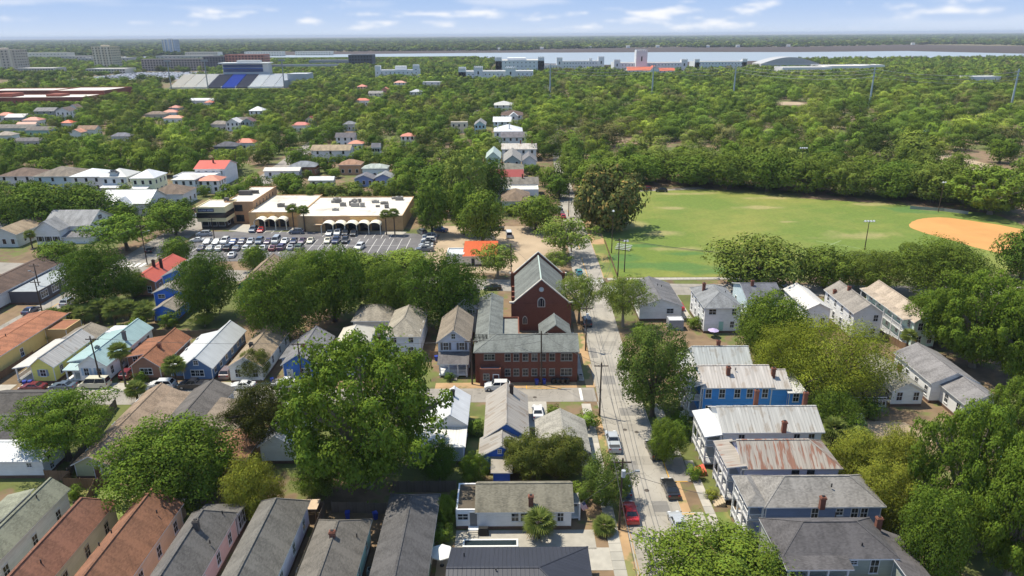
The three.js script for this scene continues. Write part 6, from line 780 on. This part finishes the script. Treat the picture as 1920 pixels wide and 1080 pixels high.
for (const t of nearTrees) { const k = park(t.x, t.z) ? `in the ${ORD[Math.min(15, Math.floor((-t.z - 235) / 14))]} park rank behind the field` : null; if (k) { if (!ranks.has(k)) ranks.set(k, []); ranks.get(k).push(t); } else { let best = null, bd = 1e9; for (const o of named) { const d = Math.hypot(o.position.x - t.x, o.position.z - t.z); if (d < bd) { bd = d; best = o; } } const dx = t.x - best.position.x, dz = t.z - best.position.z, rel = Math.abs(dx) > Math.abs(dz) ? (dx > 0 ? 'right of' : 'left of') : dz > 0 ? 'before' : 'behind'; let l = `${WORD[t.s]} tree ${rel} the ${best.userData.label}`.split(' ').slice(0, 12).join(' ').replace(/ (the|of|a|and|with|in|by|before|behind|above|beside|at|on|left|right)$/, ''); const c = taken[l] = (taken[l] || 0) + 1; if (c > 1) l = `${['', '', 'another', 'one more', 'a further', 'yet another', 'one other', 'a different'][c] || ORD[c]} ${l}`; t.l = l; } }
for (const [k, a] of ranks) a.sort((p, q) => p.x / -p.z - q.x / -q.z).forEach((t, i) => { t.l = `${WORD[t.s]} tree, ${ORD[i] || nth(i + 1)} from the left ${k}`; });
for (const t of nearTrees) tree(t.x, t.z, t.R, t.H, t.s, t.l, 'trees of the wooded blocks', 2);
// ---- everything past that: one mass of woodland, copies of a few crowns
const wood = new THREE.Group(); wood.name = 'woodland'; tag(wood, null, null, null, 'stuff'); wood.userData.label = 'distant woodland of mixed green treetops';
const massM = new THREE.MeshPhysicalMaterial({ color: 0xffffff, vertexColors: true, roughness: 0.95, side: THREE.DoubleSide, specularIntensity: 0.08 }), TINT = [[0.085, 0.13, 0.024], [0.135, 0.205, 0.03], [0.16, 0.195, 0.04], [0.11, 0.17, 0.028], [0.18, 0.26, 0.036], [0.25, 0.31, 0.045], [0.165, 0.16, 0.055]];
function massOf(list, n, leaf, lobes, v, name) { // list: [x, z, R, H, tint]
  for (let k = 0; k < v; k++) { const part = list.filter((_, i) => i % v === k); if (!part.length) continue; const { g } = crownGeo(900 + k * 31 + n, { lobes, lr: n > 1000 ? 0.5 : 0.42, leaf, base: 0.08, n, inner: 3, flat: 1.2, rand: 0.6, soft: 0.85, dome: 1.2 }), im = new THREE.InstancedMesh(g, massM, part.length), m = new THREE.Matrix4(), q = new THREE.Quaternion(), c = new THREE.Color(); im.name = name; im.castShadow = im.receiveShadow = true; part.forEach(([x, z, R, H, t], i) => { m.compose(V(x, -0.3, z), q.setFromAxisAngle(V(0, 1, 0), hash(i, k, 3) * 6.28), V(R, H, R)); im.setMatrixAt(i, m); const f = 0.6 + 0.8 * hash(i, k, 5); im.setColorAt(i, c.setRGB(t[0] * f, t[1] * f, t[2] * f)); }); wood.add(im); }
}
const tint = (x, z) => TINT[Math.min(6, Math.max(0, Math.floor((0.85 * hash(x * 7, z * 7, 1) + 0.4 * fbm(x * 0.012, z * 0.012, 2, 4) - 0.05) * 6.2)))];
massOf(keep.slice(nNear).map(([x, z, R, H]) => [x, z, R, H, tint(x, z)]), 3200, 0.042, 8, 6, 'treetops');
{ // up to the river, and left of it
  const L = [], r = rng(515);
  for (let i = 0; i < 16000; i++) { const z = -Math.sqrt(mix(940 * 940, 2260 * 2260, r())), x = (r() * 2 - 1) * (-z * 0.8), R = 5 + r() * 4; const bank = x < -150 ? -2230 : x < 4 ? mix(-2150, -1718, (x + 149) / 153) : x < 205 ? mix(-1640, -1470, (x - 4) / 200) : x < 600 ? -1460 : -1700 - (x - 600) * 0.05; if (z < bank + 12 || (x > -40 && x < 640 && z < -1345) || inRect(x, z, 4) || street(x, z)) continue; if (x < -290 && x > -480 && z > -1060 && z < -860) continue; if (x < -500 && x > -680 && z < -1120 && z > -1370) continue; if (x < -420 && z > -1150 && r() < 0.5) continue; if (x < -500 && r() < 0.45) continue; let H = 7 + r() * 5; const c = cap(x, z, R); if (c < H) { if (c < 3) continue; H = c; } L.push([x, z, R, H, tint(x, z)]); }
  massOf(L, 420, 0.13, 12, 4, 'treetops');
  const F = []; // beyond the river to the horizon, larger clumps the farther they stand
  for (let i = 0; i < 26000; i++) { const u = r(), z = -2500 * Math.pow(6.4, u), x = (r() * 2 - 1) * (-z * 0.82), R = 11 + r() * 12 + Math.max(0, -z - 4000) * 0.004; const edge = x < -990 ? -2350 : x < 98 ? -3060 : x < 828 ? mix(-3213, -3604, (x - 98) / 730) : x < 1316 ? -3420 : x < 1995 ? mix(-3405, -3775, (x - 1316) / 680) : x < 2300 ? -3775 : -3300; if (z > edge - 8) continue; const t = tint(x, z), f = 0.55; F.push([x, z, R, 10 + r() * 9, [t[0] * f, t[1] * f, t[2] * f]]); }
  massOf(F, 130, 0.3, 8, 3, 'treetops');
}
// ---------------------------------------------------------------- palms, poles, wires, fences, small things
const frondM = leafM(0.25, 0.3, 0.08);
function palmGeo(seed) {
  const r = rng(seed), P = [], C = []; // fan fronds: a stalk and a fan of narrow blades
  for (let i = 0; i < 36; i++) {
    const a = i * 2.39996, e = 1.2 - (i / 36) * 1.9 + (r() - 0.5) * 0.3, d = V(Math.cos(a) * Math.cos(e), Math.sin(e), Math.sin(a) * Math.cos(e)), side = V(-Math.sin(a), 0, Math.cos(a)), up = V(0, 0, 0).crossVectors(side, d), o = d.clone().multiplyScalar(0.3), c = (0.7 + 0.6 * r()) * (i > 30 ? 0.8 : 1), dead = i > 33;
    for (let j = -5; j <= 5; j++) { const t = j * 0.22, L = 0.7 * (1 - Math.abs(j) * 0.035) * (0.9 + 0.2 * r()), q = d.clone().multiplyScalar(Math.cos(t)).addScaledVector(side, Math.sin(t)).normalize(), b = V(0, 0, 0).crossVectors(q, up).normalize().multiplyScalar(0.042), m = o.clone().addScaledVector(q, L * 0.5), k = o.clone().addScaledVector(q, L).add(V(0, -0.16 * L - 0.05, 0)); for (const p of [o, m.clone().add(b), k, o, k, m.clone().sub(b)]) { P.push(p.x, p.y, p.z); C.push(c * (dead ? 1.9 : 1), c, c * (dead ? 1.2 : 1)); } }
  }
  const g = new THREE.BufferGeometry(); g.setAttribute('position', new THREE.Float32BufferAttribute(P, 3)); g.setAttribute('color', new THREE.Float32BufferAttribute(C, 3)); g.computeVertexNormals(); return g;
}
const palmC = [palmGeo(3), palmGeo(8)], palmT = new MB().cyl(0, 0, 0, 0.2, 0.15, 1, 9).geo();
function palm(x, z, H, R, label, group) { const t = thing('palmetto_palm', label, 'palm tree', x, z, hash(x, z, 2) * 6, group), tr = mesh('trunk', palmT, barkM, t); tr.scale.set(1.1, H, 1.1); const c = mesh('crown', palmC[hash(x, z, 4) * 2 | 0], frondM, t); c.position.y = H; c.scale.setScalar(R); rects.push([x - 1, x + 1, z - 1, z + 1]); }
palm(-72.8, -119.9, 7.4, 2.3, 'tall palmetto before the brown cottage'); palm(-63.4, -120.4, 4.2, 2.6, 'shorter palmetto before the slate-blue cottage'); palm(-67.4, -113.6, 2.8, 2.2, 'small palmetto on the near side of the side street'); palm(3.3, -76.4, 2.6, 2.5, 'bushy fan palm in front of the white bungalow'); palm(11.9, -77.4, 1.2, 1.9, 'low young palm at the corner of the white bungalow');
const PM = 'palmettos before the strip mall'; palm(-73.5, -233, 7.4, 2.3, 'left palmetto of the pair between the arches', PM); palm(-69.3, -231.2, 7.4, 2.4, 'right palmetto of the pair between the arches', PM); palm(-41.2, -226.4, 7, 2.2, 'left palmetto at the right end of the mall', PM); palm(-38.4, -226.2, 7.4, 2.3, 'right palmetto at the right end of the mall', PM);
for (let i = 0; i < 10; i++) palm(-104 + i * 2.3, -149.5 - (i % 3) * 2.4, 2 + hash(i, 3, 3) * 2.4, 2.7, `palmetto in the thicket beside the west street, ${ORD[i]} from the left`, 'palmetto thicket'); for (let i = 0; i < 12; i++) palm(-80 + i * 3.6, -268.5 + (i % 2) * 1.5, 4.6 + hash(i, 4, 3) * 2, 2.4, `palmetto behind the strip mall roof, ${ORD[i]} from the left`, 'palmettos behind the mall');
palm(80, -131.5, 4.4, 1.9, 'palmetto before the pale green house'); palm(50.6, -97.6, 3.4, 2.5, 'yellowish palm behind the white two-storey house'); palm(53.4, -95.4, 3, 2.5, 'second yellowish palm behind the white two-storey house'); palm(-121, -205, 5, 2, 'palmetto at the west crossing'); palm(-150, -214, 4.4, 2, 'palmetto before the tan-roofed house');
// utility poles
const tops = {};
function pole(id, x, z, h, label, o = {}) {
  const t = thing('utility_pole', label, 'utility pole', x, z, (o.turn || 0) * Math.PI / 180, 'wooden utility poles'), p = mesh('post', memo('poleg', () => new MB().cyl(0, 0, 0, 0.17, 0.11, 1, 8).geo()), M.pole, t); p.scale.y = h; p.rotation.z = o.lean || 0; tops[id] = V(x, h - 0.5, z);
  const arm = cube('crossarm', t, M.pole, -1.2, h - 0.75, -0.16, 1.2, h - 0.6, -0.04); for (const k of [-1.1, -0.5, 0.5, 1.1]) cube('insulator', t, pl(200, 195, 185), k - 0.05, h - 0.6, -0.15, k + 0.05, h - 0.42, -0.05);
  if (o.can) { const c = mesh('transformer', CYL, pl(190, 196, 202, 0.4), t); c.position.set(0.1, h - 2, 0.42); c.scale.set(0.55, 0.95, 0.55); } if (o.lamp) { mesh('lamp_arm', new MB().bar(V(0, h - 2.6, 0), V(o.lamp, h - 1.9, 0), 0.04), M.steel, t); cube('lamp_head', t, M.steel, o.lamp - 0.15, h - 2, -0.14, o.lamp + 0.45, h - 1.82, 0.14); }
}
pole('a', 14, -78, 11, 'pole with transformer and street lamp by the red sedan', { can: 1, lamp: 1.8 }); pole('b', 14.9, -107.7, 10.2, 'pole at the corner of the side and main streets'); pole('c', 15.2, -134.6, 10, 'pole beside the brick church on the main street', { can: 1 }); pole('d', -7.6, -119.9, 9.4, 'pole at the left corner of the brick annex'); pole('e', 5.4, -119.4, 11, 'pole before the middle of the brick annex', { lean: 0.01 }); pole('f', 28, -178, 12, 'pole at the crosswalk corner of the field'); pole('g', -0.2, -174.6, 11.5, 'pole on the cross street behind the church'); pole('h', 60.2, -172, 9.5, 'pole with transformer before the broad field-side oak', { can: 1 }); pole('i', 95.8, -172.4, 9.5, 'pole with transformer before the infield oaks', { can: 1 }); pole('j', 57, -110.3, 8, 'pole with transformer by the dark carport', { can: 1 }); pole('k', -77.1, -119.6, 10.5, 'leaning pole before the teal-roofed cottage', { lean: 0.02 }); pole('l', -39.9, -121, 8.6, 'pole before the royal blue cottage'); pole('m', -111, -156.4, 9, 'pole on the west street beside the silver suv'); pole('n', -119.2, -169, 9, 'pole on the west street beside the flat grey roof', { lamp: -1.6 }); pole('o', -105.4, -196, 12, 'pole at the west crosswalk', { lamp: 2 }); pole('p', 13.5, -45, 10, 'pole below the bottom edge'); pole('q', 18, -206, 9.5, 'pole on the main street beside the airy tree'); pole('r', 20.6, -250, 9.5, 'pole farther up the main street'); pole('s', -97, -224, 7, 'pole in the left part of the parking lot');
const PN = { a: 'red-sedan', b: 'street-corner', c: 'church-side', d: 'annex-corner', e: 'annex-front', f: 'crosswalk', g: 'cross-street', h: 'broad-oak', i: 'infield-oak', k: 'leaning cottage', l: 'blue-cottage', m: 'silver-suv', n: 'flat-roof', o: 'west-crosswalk', p: 'bottom-edge', q: 'airy-tree', r: 'upper-street' };
const wireM = std({ color: new THREE.Color(0.05, 0.05, 0.055), roughness: 0.6 });
function wire(a, b, dx, dy, sag, r = 0.03) { const A = (a.isVector3 ? a : tops[a]).clone().add(V(dx, dy, 0)), Bv = (b.isVector3 ? b : tops[b]).clone().add(V(dx, dy, 0)), pts = []; for (let i = 0; i <= 10; i++) { const t = i / 10; pts.push(A.clone().lerp(Bv, t).add(V(0, -sag * 4 * t * (1 - t), 0))); } const o = new THREE.Mesh(new THREE.TubeGeometry(new THREE.CatmullRomCurve3(pts), 14, r, 4), wireM); o.name = 'power_line'; o.castShadow = true; const nm = (v) => v.isVector3 ? (v.x > 20 ? 'grey hipped house' : v.x > 0 ? 'white bungalow' : 'grey porch house') : PN[v]; return tag(o, `thin ${['left', 'middle', 'right'][dx < -1 ? 0 : dx < 1 ? 1 : 2]} power line from the ${nm(a)} pole to the ${nm(b)}${b.isVector3 ? ' eaves' : ' pole'}`, 'power line', 'power lines'); }
for (const [a, b] of [['p', 'a'], ['a', 'b'], ['b', 'c'], ['c', 'f'], ['f', 'h'], ['h', 'i']]) for (const d of [-1.1, 0.5, 1.1]) wire(a, b, d, 0.1, 0.5); for (const [a, b] of [['d', 'e'], ['e', 'b'], ['k', 'l'], ['l', 'd'], ['c', 'q'], ['q', 'r'], ['m', 'n'], ['n', 'o'], ['g', 'c']]) wire(a, b, 0, 0.1, 0.5); wire('a', V(31, 6.5, -77), 0, -1.5, 0.6); wire('a', V(7.6, 3.3, -80), 0, -1.5, 0.4); wire('e', V(-8.4, 6, -126), 0, -1.5, 0.4);
// steel transmission poles across the park
{ const S = [[40, -747], [146, -758], [219, -721], [309, -629], [400, -583]], lab = ['leftmost above the street end', 'below the clock tower', 'third from the left', 'right of the campus', 'rightmost']; S.forEach(([x, z], i) => { const t = thing('steel_pole', `tall pale steel transmission pole, ${lab[i]}`, 'transmission pole', x, z, 0, 'steel transmission poles'); mesh('mast', new MB().cyl(0, 0, 0, 0.9, 0.5, 34, 8), pl(176, 192, 200), t); for (const y of [26, 29, 32]) cube('arm', t, pl(176, 192, 200), -2.4, y, -0.15, 2.4, y + 0.3, 0.15); if (i) for (const y of [26, 29, 32]) { const [u, v] = S[i - 1], o = wire(V(u, y, v), V(x, y, z), 2.2, 0, 4, 0.12); o.userData.label = `${y > 30 ? 'upper' : y > 27 ? 'middle' : 'lower'} pale transmission line in the ${ORD[i - 1]} span from the left`; o.userData.group = 'transmission lines'; o.material = M.steel; } }); }
// field lights, bleachers, rails
function fieldLight(x, z, h, n, label) { const t = thing('field_light', label, 'field light', x, z, 0, 'field lights'); mesh('post', new MB().cyl(0, 0, 0, 0.16, 0.1, h, 8), M.pole, t); cube('crossbar', t, M.steel, -n * 0.45, h - 0.3, -0.06, n * 0.45, h - 0.18, 0.06); for (let i = 0; i < n; i++) { const l = mesh('lamp', CYL, pl(225, 228, 230, 0.4), t); l.position.set((i - (n - 1) / 2) * 0.85, h, 0.15); l.scale.set(0.6, 0.35, 0.6); l.rotation.x = 0.9; } }
fieldLight(29.9, -204, 13, 1, 'tall light pole at the left edge of the playing field'); fieldLight(106.5, -205.6, 9, 4, 'four-lamp light pole near the middle of the playing field'); fieldLight(155.4, -252.6, 11, 2, 'light pole behind the infield'); fieldLight(121, -296, 17, 4, 'lamp bar showing above the oak row'); fieldLight(31, -186, 9, 2, 'short light pole at the near left corner of the field');
{ const t = thing('bleachers', 'small aluminium bleachers at the left edge of the field', 'bleachers', 33.6, -207, -0.5); for (let i = 0; i < 4; i++) { cube('bench', t, pl(214, 216, 218, 0.4), -2.4, 0.4 + i * 0.3, -i * 0.7, 2.4, 0.48 + i * 0.3, -i * 0.7 + 0.35); } for (const s of [-2, 0, 2]) mesh('frame', new MB().bar(V(s, 0, 0.4), V(s, 1.4, -2.2), 0.05).bar(V(s, 0, -2.2), V(s, 1.4, -2.2), 0.05), M.steel, t); }
function fence(pts, h, m, label, pm) { const [x0, z0] = pts[0], t = thing('fence', label, 'fence', x0, z0, 0, 'garden fences'); for (let k = 0; k + 1 < pts.length; k++) { const [ax, az] = pts[k], [bx, bz] = pts[k + 1], L = Math.hypot(bx - ax, bz - az), n = Math.max(1, Math.round(L / 2.4)), a = Math.atan2(-(bz - az), bx - ax); for (let i = 0; i < n; i++) { const u = (i + 0.5) / n, w = L / n / 2 - 0.06, g = memo(`fp${w.toFixed(2)},${h}`, () => { const q = new MB(), c = Math.round(2 * w / 0.16); for (let j = 0; j < c; j++) { const x = -w + 2 * w * j / c; q.box(x + 0.008, 0.05, -0.012, x + 2 * w / c - 0.008, h - 0.06 * hash(j, 3, 4), 0.012); } return q.box(-w, h * 0.25, -0.06, w, h * 0.25 + 0.09, -0.012).box(-w, h * 0.8, -0.06, w, h * 0.8 + 0.09, -0.012).geo(); }); const p = mesh('panel', g, m, t); p.position.set(mix(ax, bx, u) - x0, 0, mix(az, bz, u) - z0); p.rotation.y = a; } for (let i = 0; i <= n; i++) { const x = mix(ax, bx, i / n) - x0, z = mix(az, bz, i / n) - z0; cube('post', t, pm || m, x - 0.06, 0, z - 0.06, x + 0.06, h + 0.08, z + 0.06); } } }
fence([[-69.4, -90], [-65.5, -89.8], [-65.5, -88], [-57.6, -87.6]], 1.8, M.wood, 'board fence behind the brown-roofed cottages'); fence([[-60.6, -87.5], [-58.6, -80]], 1.8, M.wood, 'board fence dividing the two cottage back yards'); fence([[-70.4, -112], [-68, -98], [-66.2, -90.3]], 1.8, M.woodg, 'weathered fence beside the long tan house'); fence([[-43, -82.4], [-34.6, -82], [-26, -82]], 1.8, M.woodg, 'grey fence behind the pink and lavender cottages'); fence([[-26, -82], [-25.9, -62]], 1.8, M.woodg, 'side fence between lavender and light blue cottages'); fence([[-25, -82], [-17.4, -81.6]], 1.8, M.woodg, 'low grey fence behind the light blue cottage'); fence([[-17.2, -83], [-17.1, -64]], 1.8, M.woodg, 'side fence left of the charcoal roof'); fence([[-17.2, -86.4], [-8.2, -86.4]], 2, M.woodg, 'dark fence behind the charcoal roof'); fence([[46.6, -81.2], [56.4, -81]], 1.8, M.wood, 'board fence at the back of the small lawn'); fence([[49.8, -73.2], [62, -73]], 1.8, M.woodg, 'board fence at the near side of the small lawn'); fence([[-98.6, -121.4], [-98.4, -133]], 1.5, M.wood, 'board fence right of the long yellow house'); fence([[-79, -143.4], [-70.2, -142.6], [-63, -143.6]], 1.8, M.woodg, 'dark fence behind the teal-roofed and brown cottages'); fence([[-16.6, -131], [-15, -131]], 1.8, M.wood, 'short fence left of the grey porch house'); fence([[79.6, -139], [81.6, -131], [86, -128]], 1.6, M.wood, 'orange-brown fence between the white and pale green houses'); fence([[29.4, -217], [28.9, -202], [28.5, -183]], 1, M.wood, 'low timber rail along the left side of the field'); fence([[148, -258], [158, -254], [164, -249]], 1.2, M.steel, 'low metal backstop fence behind the infield'); fence([[-5.1, -121], [-2, -121]], 0.2, M.wood, 'low timber edging at the annex door');
function bin(x, z, m, label, group) { const t = thing('wheelie_bin', label, 'bin', x, z, hash(x, z, 1) * 0.6, group); mesh('body', new MB().poly([V(-0.24, 0, 0.26), V(0.24, 0, 0.26), V(0.3, 0.95, 0.34), V(-0.3, 0.95, 0.34)]).poly([V(0.24, 0, -0.26), V(-0.24, 0, -0.26), V(-0.3, 0.95, -0.34), V(0.3, 0.95, -0.34)]).poly([V(0.24, 0, 0.26), V(0.24, 0, -0.26), V(0.3, 0.95, -0.34), V(0.3, 0.95, 0.34)]).poly([V(-0.24, 0, -0.26), V(-0.24, 0, 0.26), V(-0.3, 0.95, 0.34), V(-0.3, 0.95, -0.34)]), m, t); cube('lid', t, m, -0.33, 0.95, -0.37, 0.33, 1.03, 0.37); }
const binB = pl(44, 70, 170, 0.5), binG = pl(60, 62, 64, 0.5); for (const [x, z, l] of [[4.5, -119.7, 'blue bin left of the pole at the brick annex'], [5.9, -119.8, 'blue bin right of the pole at the brick annex'], [-15.4, -130.4, 'blue bin left of the grey porch house'], [-92.2, -120.6, 'left blue bin at the yellow cottage'], [-91.2, -120.7, 'right blue bin at the yellow cottage'], [-22.6, -80.8, 'blue bin behind the light blue cottage'], [-18.8, -80.6, 'blue bin under the big sycamore edge'], [-45.6, -121, 'blue bin beside the royal blue cottage'], [-42.6, -93.2, 'blue bin beside the brown outbuilding']]) bin(x, z, binB, l, 'blue bins'); for (let i = 0; i < 4; i++) bin(7.6 + i * 0.9, -119.9, binG, `${ORD[i]} grey bin in the row along the annex wall`, 'grey bins');
{ const t = thing('patio_parasol', 'white octagonal parasol beside the black-roofed house', 'parasol', -8.9, -71.4); mesh('pole', new MB().cyl(0, 0, 0, 0.03, 0.03, 2.4, 6), M.steel, t); const g = new MB(); for (let i = 0; i < 8; i++) { const p = (k, r, y) => V(Math.cos(k * 0.7854) * r, y, -Math.sin(k * 0.7854) * r); g.poly([V(0, 2.7, 0), p(i, 1.45, 2.1), p(i + 1, 1.45, 2.1)]).poly([p(i, 1.45, 1.95), p(i + 1, 1.45, 1.95), p(i + 1, 1.45, 2.1), p(i, 1.45, 2.1)]); } mesh('canopy', g, pl(240, 240, 236), t); mesh('base', new MB().cyl(0, 0, 0, 0.3, 0.25, 0.12, 10), M.dark, t); }
{ const t = thing('barbecue', 'black covered barbecue on the white bungalow patio', 'barbecue', -4, -77.2); mesh('cover', new MB().poly([V(-0.75, 0, 0.4), V(0.75, 0, 0.4), V(0.6, 1.1, 0.25), V(-0.6, 1.1, 0.25)]).poly([V(0.75, 0, -0.4), V(-0.75, 0, -0.4), V(-0.6, 1.1, -0.25), V(0.6, 1.1, -0.25)]).poly([V(0.75, 0, 0.4), V(0.75, 0, -0.4), V(0.6, 1.1, -0.25), V(0.6, 1.1, 0.25)]).poly([V(-0.75, 0, -0.4), V(-0.75, 0, 0.4), V(-0.6, 1.1, 0.25), V(-0.6, 1.1, -0.25)]).poly([V(-0.6, 1.1, 0.25), V(0.6, 1.1, 0.25), V(0.6, 1.1, -0.25), V(-0.6, 1.1, -0.25)]), M.black, t); for (const s of [-0.5, 0.5]) cube('foot', t, M.steel, s - 0.06, 0, 0.41, s + 0.06, 0.1, 0.47); }
{ const t = thing('plunge_pool', 'narrow dark plunge pool with white rim on the patio', 'pool', -3, -75.4); mesh('rim', new MB().box(-3.6, 0, -0.75, 3.6, 0.16, -0.5).box(-3.6, 0, 0.5, 3.6, 0.16, 0.75).box(-3.6, 0, -0.5, -3.35, 0.16, 0.5).box(3.35, 0, -0.5, 3.6, 0.16, 0.5), pl(236, 236, 232), t); cube('water', t, std({ color: new THREE.Color(0.02, 0.03, 0.035), roughness: 0.08 }), -3.35, 0, -0.5, 3.35, 0.08, 0.5); }
{ const t = thing('house_flag', 'striped flag on a slanted pole at the white bungalow porch', 'flag', 9, -80.6), cv = document.createElement('canvas'); cv.width = 96; cv.height = 64; const c = cv.getContext('2d'); for (let i = 0; i < 13; i++) { c.fillStyle = i % 2 ? '#e8e6e2' : '#a8323c'; c.fillRect(0, i * 5, 96, 5); } c.fillStyle = '#2e3a66'; c.fillRect(0, 0, 40, 35); c.fillStyle = '#fff'; for (let i = 0; i < 5; i++) for (let j = 0; j < 4; j++) c.fillRect(4 + i * 8, 4 + j * 8, 2, 2); const ct = new THREE.CanvasTexture(cv); ct.colorSpace = THREE.SRGBColorSpace; mesh('pole', new MB().bar(V(-0.2, 2, 0), V(0.5, 3.1, 0.6), 0.02), M.white, t); const f = mesh('cloth', new THREE.PlaneGeometry(1.3, 0.85, 8, 1), std({ map: ct, side: THREE.DoubleSide }), t); const p = f.geometry.attributes.position; for (let i = 0; i < p.count; i++) p.setZ(i, Math.sin(p.getX(i) * 6) * 0.06); f.geometry.computeVertexNormals(); f.rotation.z = -1.1; f.position.set(0.45, 2.2, 0.55); }
{ const t = thing('garden_pergola', 'tan-roofed garden shelter behind the lavender cottage', 'shelter', -28.6, -80.9); for (const [x, z] of [[-1.9, -0.9], [1.9, -0.9], [-1.9, 0.9], [1.9, 0.9]]) cube('post', t, M.wood, x - 0.06, 0, z - 0.06, x + 0.06, 2.1, z + 0.06); mesh('roof', new MB().box(-2.2, 2.1, -1.1, 2.2, 2.2, 1.1), gy(222, 196, 168), t); }
{ const t = thing('garden_parasol', 'pale lilac parasol behind the white hipped house', 'parasol', 43.4, -141.2); mesh('pole', new MB().cyl(0, 0, 0, 0.03, 0.03, 1.9, 6), M.steel, t); const g = new MB(); for (let i = 0; i < 8; i++) { const p = (k) => V(Math.cos(k * 0.7854) * 1.2, 1.6, -Math.sin(k * 0.7854) * 1.2); g.poly([V(0, 2.1, 0), p(i), p(i + 1)]); } mesh('canopy', g, pl(196, 180, 220), t); }
// low shrubs against the houses
{ const q = [[-70.6, -121.2, 1.6, 'g', 'clipped shrub under the brown cottage window'], [-9.2, -76, 1.7, 'g', 'bright shrub left of the patio'], [-8.8, -83, 1.8, 'd', 'dark shrub at the rear of the white bungalow'], [9.6, -84.6, 1.8, 'g', 'round shrub at the right end of the white bungalow'], [26.8, -89.4, 1.5, 'g', 'green shrub before the rusty-roofed house'], [28, -84.6, 1.2, 'y', 'yellowish shrub at the rusty house steps'], [27.8, -104, 2, 'g', 'green shrub before the blue house'], [27.4, -100.6, 2.2, 'd', 'dark shrub before the white piazza'], [12.6, -103.6, 2.2, 'f', 'feathery young tree on the street corner'], [7, -108, 1.4, 'g', 'hedge-like shrub at the side-street corner'], [-6.2, -102, 2, 'd', 'shrub between the white and blue metal-roofed houses'], [34, -126.6, 2.4, 'g', 'shrub behind the pale metal roof'], [40.4, -146, 2, 'g', 'shrub left of the white hipped house'], [27.8, -140, 2.6, 'g', 'leafy shrub near the box shed'], [54, -99, 3, 'd', 'dense shrub by the sandy rear driveway'], [60.6, -106.4, 2.6, 'd', 'shrub before the dark carport'], [-62.4, -85.4, 1.5, 'g', 'green shrub on the small back lawn'], [-83.4, -146, 2.4, 'g', 'green shrub behind the teal metal roof'], [-77.6, -149, 2.6, 'g', 'rounded shrub below the blue stepped house'], [-12, -121.6, 1.2, 'd', 'low dark hedge before the grey porch house']]; for (const [x, z, R, s, l] of q) tree(x, z, R, R * 1.5, s, l, null, 2, 'shrub'); }
scene.fog = new THREE.FogExp2(new THREE.Color(0.72, 0.82, 0.98), 0.00006);
// outdoor units beside the houses
[[-26.1, -70, 'beside the lavender cottage'], [-17.5, -70, 'beside the light blue cottage'], [-34.8, -69, 'beside the pink cottage'], [8.9, -83.4, 'at the end of the white bungalow'], [12, -97, 'beside the corner gable house'], [3, -100, 'beside the weathered metal roof'], [46.9, -77, 'behind the grey hipped house'], [45.4, -86, 'behind the rusty-roofed house'], [-75.9, -130, 'beside the teal-roofed cottage'], [-56.2, -130, 'beside the slate-blue cottage'], [13, -122, 'at the annex corner'], [50.4, -147, 'beside the white hipped house']].forEach(([x, z, l]) => { const t = thing('air_conditioner', `grey outdoor air conditioning unit ${l}`, 'air conditioner', x, z, 0, 'outdoor air conditioners'); cube('casing', t, pl(176, 176, 172), -0.4, 0, -0.4, 0.4, 0.8, 0.4); const f = mesh('fan_guard', CYL, M.dark, t); f.position.y = 0.82; f.scale.set(0.62, 0.05, 0.62); });
renderer.render(scene, camera);
